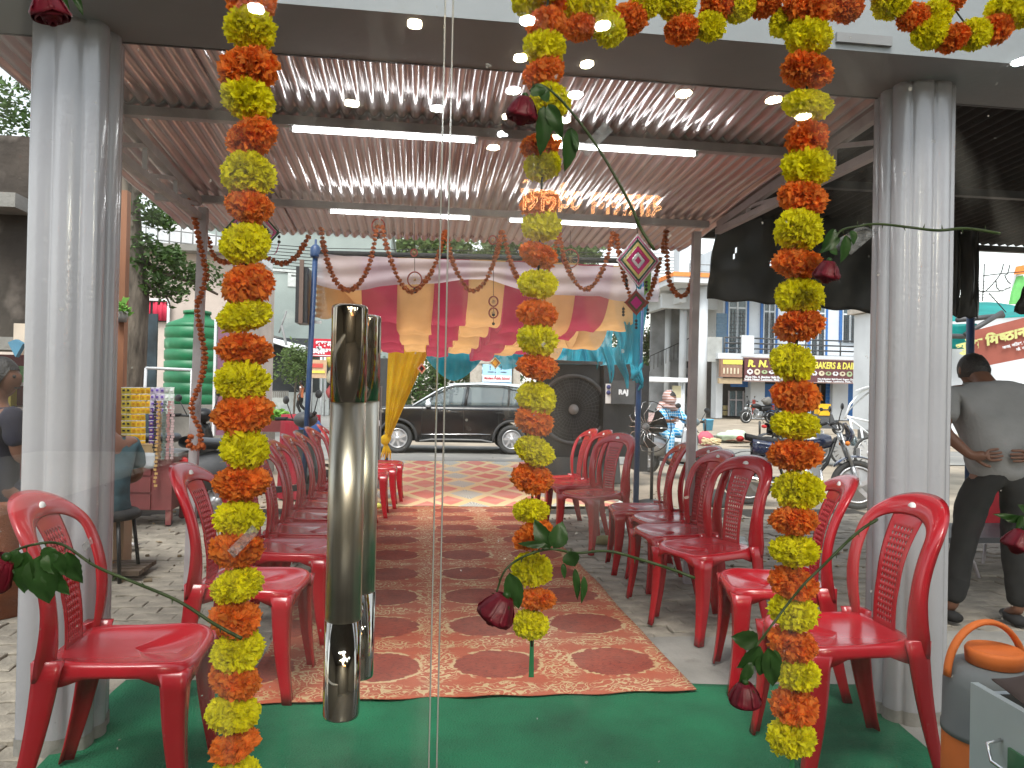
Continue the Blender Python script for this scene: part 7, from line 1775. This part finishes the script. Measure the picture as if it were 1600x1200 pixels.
p = GP(1122, 789); b = MB(); b.lathe([(.05, -.05), (.11, -.06), (.13, 0), (.11, .06), (.05, .05)], p + V((0, 0, .07)), 20, Matrix.Rotation(1.2, 3, 'X')); tag(b.build('old_tyre', M['rubber']), 'small black tyre ring lying on the pavers before the motorcycle', 'tyre')
b = MB(); b.box((PY(172, 860, 5.6).x, 5.7, .17), (.16, .16, .34)); tag(b.build('wooden_block', cmat('raw_wood', (.35, .22, .13))), 'short square wooden post by the left column foot', 'post')
b = MB()
for k in range(4): b.box((PY(180, 880, 5.4).x, 5.3 + .09 * k, .05), (.40, .07, .03))
tag(b.build('wooden_pallet', cmat('dark_wood', (.09, .06, .04))), 'dark slatted wooden crate lid lying beside the left column', 'pallet')
# red draped table and menu board
rt = V((PY(470, 660, 9.6).x, 9.6, gz(9.6))); tw = PY(500, 660, 9.6).x - PY(437, 660, 9.6).x; th = PY(470, 648, 9.6).z - rt.z
t = thing('draped_stand', 'round stand draped in pleated dark red cloth beside the blue tent post', 'stand', rt)
b = MB(); n = 90
vs = []; hs = [0, .3, .6, .9, 1]
for h in hs:
    for k in range(n):
        a = 2 * pi * k / n; rr = tw / 2 * (1 + .05 * math.sin(a * 24) * (1.1 - h)) * (1.05 - .08 * h); vs.append(rt + V((rr * math.cos(a), rr * math.sin(a), th * h)))
fs = [(j * n + k, j * n + (k + 1) % n, (j + 1) * n + (k + 1) % n, (j + 1) * n + k) for j in range(4) for k in range(n)] + [tuple(4 * n + k for k in range(n))]
b.add(vs, fs, True); b.build('cloth_skirt', cmat('dark_red_cloth', (.30, .008, .025)), t)
b = MB(); b.ball(PY(484, 668, 9.0), (.14, .06, .11), 12, 8, jit=.4); o = b.build('blue_bag', cmat('blue_bag', (.04, .12, .35))); tag(o, 'blue bag hanging by the blue tent post against the red cloth', 'bag')
lf = thing('leafy_vegetables', 'bunch of bright green leaves just right of the left flower string', 'vegetables', PY(425, 650, 9.9)); leafcloud([(PY(425, 648, 9.9), .13), (PY(438, 652, 9.9), .1)], 160, .06, 9).build('leaves', cmat('bright_leaf', 0), lf); MB().box(PY(428, 665, 9.9), (.35, .3, .14)).build('basket', M['maroonwood'], lf)
a, c_ = PY(588, 604, 10.2), PY(596, 712, 10.2)
t = thing('menu_standee', 'black standing poster board with white letters between handle and yellow curtain', 'sign', (a.x, 10.2, gz(10)))
zb = gz(10.2) + .05; W_ = .52; xc = PY(595, 650, 10.2).x - W_ / 2
MB().box((xc, 10.2, (a.z + zb) / 2), (W_, .03, a.z - zb)).build('panel', M['blackmatt'], t)
b = MB(); b.box((xc + W_ / 2, 10.19, (a.z + zb) / 2), (.02, .045, a.z - zb + .02)); b.box((xc, 10.19, a.z), (W_, .045, .02)); b.build('frame', M['grey'], t)
put_text('शॉप', .13, M['white'], t, (xc + .13, 10.175, a.z - .32), (1, 0, 0), (0, 0, 1), bold=.004)
put_text('व ईडन', .11, M['white'], t, (xc + .12, 10.175, a.z - .52), (1, 0, 0), (0, 0, 1), bold=.004)
for k in range(2): MB().box((xc + .15, 10.18, a.z - .78 - .26 * k), (.13, .008, .22)).build('photo_print', M['sticker'], t)
a, c_ = PY(464, 418, 8.0), PY(480, 505, 8.0)
t = thing('hanging_sign_box', 'dark flat sign box fixed on edge to the blue tent post', 'sign box', (a.x, 8.0, 2))
MB().box(((a.x + c_.x) / 2, 8.12, (a.z + c_.z) / 2), (c_.x - a.x, .35, a.z - c_.z)).build('case', M['black'], t)
MB().box(((a.x + c_.x) / 2 + .002, 7.93, (a.z + c_.z) / 2 + .03), (.04, .04, a.z - c_.z + .08)).build('wooden_strip', cmat('brown_strip', (.14, .09, .07)), t)
b = MB()
for k in range(9): b.box((PY(492, 460, 8).x, 8.2, c_.z + (a.z - c_.z) * (k + .5) / 9), (.09, .03, .03))
b.build('lamp_row', M['sticker'], t)

# ================================================================ RIGHT NEAR : dark shed, black sheets, tarp, sign, table, jug
M['darkroof'] = mat('dark_shed_sheet', (.016, .016, .016), .85, var=.25, scale=3, bump=.2)
M['blacksheet'] = mat('black_tarpaulin', (.006, .008, .009), .45, var=.5, scale=1.3, bump=.15, bscale=6)
sh_ = thing('dark_shed', 'dark corrugated shed roof hanging over the man at the right edge', 'shed', (3.6, 5, 2.6))
n = 200
MB().grid(lambda u, v: V((2.12 + 4.4 * u, 2.98 + 3.35 * v, 2.86 - .10 * v + .05 * u + .015 * math.cos(u * 2 * pi * 52) - .05 * v)), n * 2, 4).build('corrugated_roof', M['darkroof'], sh_, solid=.002)
for y in (3.2, 4.7, 6.2): MB().box((4.3, y, 2.77 - .03 * (y - 3)), (4.4, .05, .05)).build('purlin', M['darkgrey'], sh_)
MB().beam((2.9, 3.05, 2.74), (4.6, 3.4, 2.79), .05).build('brace', M['steelpale'], sh_)
MB().box((6.4, 4.6, 1.35), (.1, 3.4, 3.1)).build('side_wall', M['darkroof'], sh_)
p = PY(1500, 560, 6.3); MB().tube([V((PY(1512, 900, 6.3).x, 6.3, 0)), V((PY(1516, 480, 6.3).x, 6.3, 2.76))], .035, 10).build('post', M['bluepost'], sh_)
def hang_sheet(cs, Y0, Y1, label):
    P = [PY(x, y, (Y0 if i in (0, 3) else Y1)) for i, (x, y) in enumerate(cs)]; r = random.Random(len(label))
    b = MB(); b.grid(lambda u, v: (P[0].lerp(P[1], u)).lerp(P[3].lerp(P[2], u), v) + V((0, .05 * noise.noise(V((u * 5, v * 3, Y0))) + .02 * math.sin(u * 14), .008 * math.sin(u * 31) * (v > .95))), 100, 50, skip=lambda i, j: (i, j) in holes)
    tag(b.build('black_sheet', M['blacksheet'], solid=.006), label, 'tarpaulin')
holes = {(15, 22), (15, 23), (15, 24), (14, 25), (14, 26), (14, 27), (36, 33), (36, 34), (80, 30)}
hang_sheet(((1118, 350), (1385, 150), (1368, 489), (1104, 467)), 5.9, 5.6, 'big black tarpaulin hanging down behind the right flower string')
holes = {(53, 41), (54, 40), (54, 39), (52, 42)}
hang_sheet(((1470, 300), (1534, 300), (1529, 498), (1470, 493)), 5.9, 5.9, 'black tarpaulin strip hanging right of the right column')
holes = set()
hang_sheet(((1612, 420), (1680, 420), (1680, 500), (1584, 488)), 6.0, 6.0, 'dark sheet corner hanging at the right edge under the shed roof')
# turquoise tarp roof and its poles
q = lambda x, y, Y: PY(x, y, Y)
tp = thing('tarp_stall', 'turquoise tarpaulin stall roof on blue poles beyond the man in grey', 'stall', (q(1540, 500, 9).x, 9, 0))
MB().grid(lambda u, v: (q(1440, 505, 10).lerp(q(1640, 492, 9.6), u)).lerp(q(1440, 472, 12.8).lerp(q(1640, 492 - 14, 12.5), u), v) + V((0, 0, .04 * math.sin(u * 9) * math.sin(v * 5))), 24, 10).build('tarp_roof', mat('turquoise_tarp', (.01, .42, .40), .5, trans=.5, var=.15, scale=2), tp, solid=.004)
MB().grid(lambda u, v: (q(1440, 506, 9.7).lerp(q(1524, 506, 9.6), u)).lerp(q(1440, 545, 9.7).lerp(q(1524, 545, 9.6), u), v) + V((0, .05 * math.sin(u * 12), 0)), 20, 8).build('side_cloth', mat('turquoise_tarp_side', (.01, .42, .40), .5, trans=.5), tp, solid=.004)
MB().box((q(1490, 580, 9.9).x, 9.9, q(1490, 575, 9.9).z), (1.2, .03, .7)).build('white_panel', M['whitewall'], tp)
for P in ((q(1495, 500, 9.5), q(1568, 493, 9.5)), (q(1508, 523, 9.4), q(1566, 488, 9.4)), (q(1440, 524, 9.5), q(1522, 526, 9.5))): MB().tube(P, .035, 8).build('pole', M['darkgrey'], tp)
# sweets shop sign
p0, p1 = q(1520, 517, 8.4), q(1640, 486, 8.0); q0, q1 = q(1524, 575, 8.4), q(1640, 552, 8.0)
ss = thing('shop_sign', 'brick red sweet shop sign with pale yellow Devanagari letters above the man', 'sign', p0)
b = MB(); b.add([p0, p1, q1, q0], [(0, 1, 2, 3)]); b.build('panel', cmat('brick_red_board', (.36, .10, .07)), ss, solid=.04)
xd = (p1 - p0).normalized(); zd_ = (p0 - q0).normalized(); h_ = (p0 - q0).length
pos = p0 + xd * ((p1 - p0).length * .46) - zd_ * h_ * .46 + V((0, -.05, 0))
deva([('सुरेश', 1), (' ', 1), ('िम', 1), ('ष', .66), ('ठान', 1), (' ', 1), ('भ', 1), ('ण', .62), ('डार', 1)], h_ * .33, cmat('pale_yellow_letters', (.66, .66, .25)), ss, pos, xd, zd_, bold=.008, sx=1.02)
for k in range(2): 
    c0 = p0 + xd * ((p1 - p0).length * (.55 + .1 * k)) - zd_ * h_ * (.66 + .14 * k) + V((0, -.045, 0)); put_text('मावा, मिठाई, नमकीन' if k == 0 else 'मो. निशातगंज', h_ * .10, M['white'], ss, c0, xd, zd_, bold=.002)
# flag hoarding and tangled wires in the gap
a = q(1596, 430, 20); t = thing('flag_hoarding', 'tricolour painted hoarding seen in the gap below the dark shed roof', 'hoarding', a)
b = MB(); b.poly([q(1580, 475, 20), q(1584, 455, 20), q(1592, 432, 20), q(1598, 430, 20), q(1612, 450, 20), q(1612, 475, 20)], (0, .1, 0)); b.build('green_band', cmat('flag_green', (.15, .50, .14)), t)
b = MB(); b.poly([q(1588, 428, 19.9), q(1592, 416, 19.9), q(1600, 414, 19.9), q(1602, 428, 19.9)], (0, .1, 0)); b.build('saffron_band', cmat('flag_saffron', (.80, .25, .05)), t)
b = MB(); b.poly([q(1582, 475, 20.1), q(1586, 440, 20.1), q(1590, 415, 20.1), q(1620, 415, 20.1), q(1620, 475, 20.1)], (0, .1, 0)); b.build('white_band', M['white'], t)
for i, P in enumerate(([(1536, 431), (1570, 427), (1620, 423)], [(1568, 412), (1562, 430), (1540, 455), (1530, 454)], [(1545, 458), (1556, 470), (1572, 488)], [(1578, 414), (1574, 428), (1570, 430), (1575, 440), (1580, 444)], [(1538, 412), (1537, 440), (1535, 470)], [(1556, 437), (1558, 450), (1566, 454), (1580, 448)], [(1535, 455), (1548, 455), (1562, 455)])):
    o = MB().tube([q(x, y, 8.2) for x, y in curve_pts(P, 6)], .006, 5).build('tangled_wire', M['blackmatt']); tag(o, ['long black wire spanning the sky gap under the dark shed roof', 'black wire looping down left in the right sky gap', 'black wire sloping down to the turquoise tarp', 'zigzag black wire in the middle of the right sky gap', 'black wire hanging straight down beside the black tarpaulin strip', 'curved black wire low in the right sky gap', 'short level black wire low in the right sky gap'][i], 'wire', 'tangled wires right of the right column')
for k in range(7):
    o = MB().tube([q(1520, 440 + k * 5, 30), q(1620, 441 + k * 5, 30)], .012, 4).build('overhead_cable', M['grey']); tag(o, ('topmost', 'second', 'third', 'fourth', 'fifth', 'sixth', 'lowest')[k] + ' faint grey cable in the sky gap at the right', 'cable', 'faint cables in the sky gap at the right')
o = MB().box((q(1590, 560, 26).x, 28, q(1590, 485, 26).z / 2 - .1), (9, 3, q(1590, 485, 26).z + .2)).build('far_house', M['whitewall']); 
ht = thing('white_house', 'plain white house wall low in the gap behind the turquoise tarp', 'house', (q(1590, 560, 26).x, 26.5, 0)); o.parent = ht; o.name = 'wall'
for v in o.data.vertices: v.co -= ht.location
MB().box((q(1590, 560, 26).x, 28, q(1590, 480, 26).z), (9.4, 3.4, .2)).build('roof_edge', M['palestone'], ht)
# food counter with table behind the man
t = thing('folding_table', 'dark folding table with thin crossed legs behind the man', 'table', (q(1560, 830, 5.0).x, 5.3, 0))
zt_ = q(1560, 838, 5.2).z
MB().box((q(1575, 838, 5.3).x, 5.35, zt_), (1.5, .6, .04)).build('top', M['darkgrey'], t)
MB().tube([q(1502, 850, 5.1), q(1522, 880, 5.1), q(1540, 935, 5.1)], .012, 6).build('leg', M['steelpale'], t)
MB().tube([q(1596, 850, 5.1), q(1597, 935, 5.1)], .012, 6).build('leg', M['steelpale'], t)
MB().tube([q(1540, 850, 5.6), q(1530, 930, 5.6)], .012, 6).build('leg', M['steelpale'], t)
a = q(1602, 740, 5.6)
t = thing('stall_counter', 'red stall counter with yellow phone digits and white notices right of the man', 'counter', (a.x, 5.8, 0))
MB().box((a.x + .28, 5.9, q(1600, 740, 5.7).z), (.60, .3, .95)).build('body', cmat('stall_red', (.55, .02, .04)), t)
MB().box((a.x + .28, 5.9, q(1600, 676, 5.7).z + .08), (.8, .5, .05)).build('top', M['grime'], t)
put_text('26', .15, M['signyel'], t, (a.x + .05, 5.74, q(1600, 722, 5.7).z), (1, 0, 0), (0, 0, 1), bold=.006)
MB().box((a.x + .1, 5.74, q(1600, 745, 5.7).z), (.24, .01, .16)).build('notice', M['sticker'], t)
for k in range(3):
    o = MB().box(q(1596, 668 + k * 8, 5.5), (.2, .2, .05)).build('tray', [M['steelpale'], cmat('goods2', 0), M['grime']][k]); tag(o, ['steel tray stacked top', 'blue tray stacked in the middle', 'dark tray stacked lowest'][k] + ' on the red stall counter', 'tray')
o = MB().poly([q(1525, 800, 5.15), q(1540, 775, 5.15), q(1541, 805, 5.15)], (0, .04, 0)).build('folded_menu', cmat('menu_red', (.6, .05, .08))); tag(o, 'red folded paper standing on the dark table between the man\'s legs', 'paper')
# orange insulated jug
jy = 2.02; jc = q(1548, 1100, jy); rj = .125; jz = q(1548, 1058, jy).z
t = thing('water_jug', 'orange and grey insulated water jug with orange handle at the lower right', 'jug', (jc.x, jy, 0))
OR = cmat('jug_orange', (.62, .14, .02)); GR = cmat('jug_grey', (.13, .14, .145))
MB().lathe([(rj * .92, jz - .60), (rj, jz - .58), (rj, jz - .16), (rj * .99, jz - .155)], (jc.x, jy, 0), 40).build('lower_body', OR, t)
MB().lathe([(rj * 1.03, jz - .165), (rj * 1.03, jz - .15), (rj * 1.0, jz - .14), (rj * .99, jz - .02), (rj * .92, jz + .01), (rj * .80, jz + .035), (0, jz + .04)], (jc.x, jy, 0), 40).build('upper_band', GR, t)
MB().lathe([(.075, jz + .04), (.078, jz + .075), (.072, jz + .085), (.06, jz + .08), (0, jz + .078)], (jc.x + .01, jy, 0), 32).build('lid', OR, t)
MB().tube([V((jc.x + rj * 1.0 * math.cos(a), jy + .02, jz + .0 + .155 * math.sin(a))) for a in [pi * k / 20 for k in range(21)]], .014, 10, flat=.6).build('handle', OR, t)
# white drawer unit with bags
dz = q(1515, 1066, 1.62)
t = thing('drawer_unit', 'pale grey white drawer unit with wire handle in the lower right corner', 'drawer', (dz.x + .3, 1.7, 0))
a = q(1516, 1066, 1.62); Rz = Matrix.Rotation(rad(-93), 3, 'Z')
PW = mat('pale_laminate', (.42, .46, .47), .35, var=.03)
def dl(x, y, z): return V((a.x, a.y, 0)) + Rz @ V((x, y, 0)) + V((0, 0, z))
b = MB(); b.box(dl(.30, .01, a.z / 2), (.6, .018, a.z), Rz); b.build('drawer_front', PW, t)
b = MB(); b.box(dl(.012, .26, a.z / 2 - .01), (.018, .48, a.z - .02), Rz); b.box(dl(.59, .26, a.z / 2), (.018, .48, a.z - .01), Rz); b.build('side', PW, t)
MB().box(dl(.30, .25, .02), (.56, .46, .02), Rz).build('bottom', M['maroonwood'], t)
hz = a.z - .115
MB().tube([dl(.105, -.002, hz + .03), dl(.10, -.03, hz + .02), dl(.12, -.035, hz - .01), dl(.24, -.035, hz - .01), dl(.26, -.03, hz + .02), dl(.255, -.002, hz + .03)], .004, 8).build('wire_handle', M['chrome'], t)
MB().box(dl(.19, -.003, hz), (.12, .006, .05), Rz).build('green_label', cmat('green_label', (.03, .14, .06)), t)
b = MB(); b.grid(lambda u, v: dl(.03 + .14 * u, .03 + .16 * v, a.z - .005 + .045 * math.sin(pi * u) * math.sin(pi * v) + .025 * (1 - u)), 10, 10); o = b.build('brown_paper', cmat('brown_cloth', (.07, .045, .04)), solid=.004); tag(o, 'dark brown cloth poking out of the open drawer', 'cloth')
b = MB(); b.ball(dl(.14, .16, a.z - .02), (.10, .10, .10), 24, 16, jit=.35); o = b.build('cloth_bag', mat('cream_fabric', (.50, .47, .36), .9, spots=(9, .56, (.60, .22, .03)))); tag(o, 'cream and orange cloth bundle lying in the drawer', 'cloth')
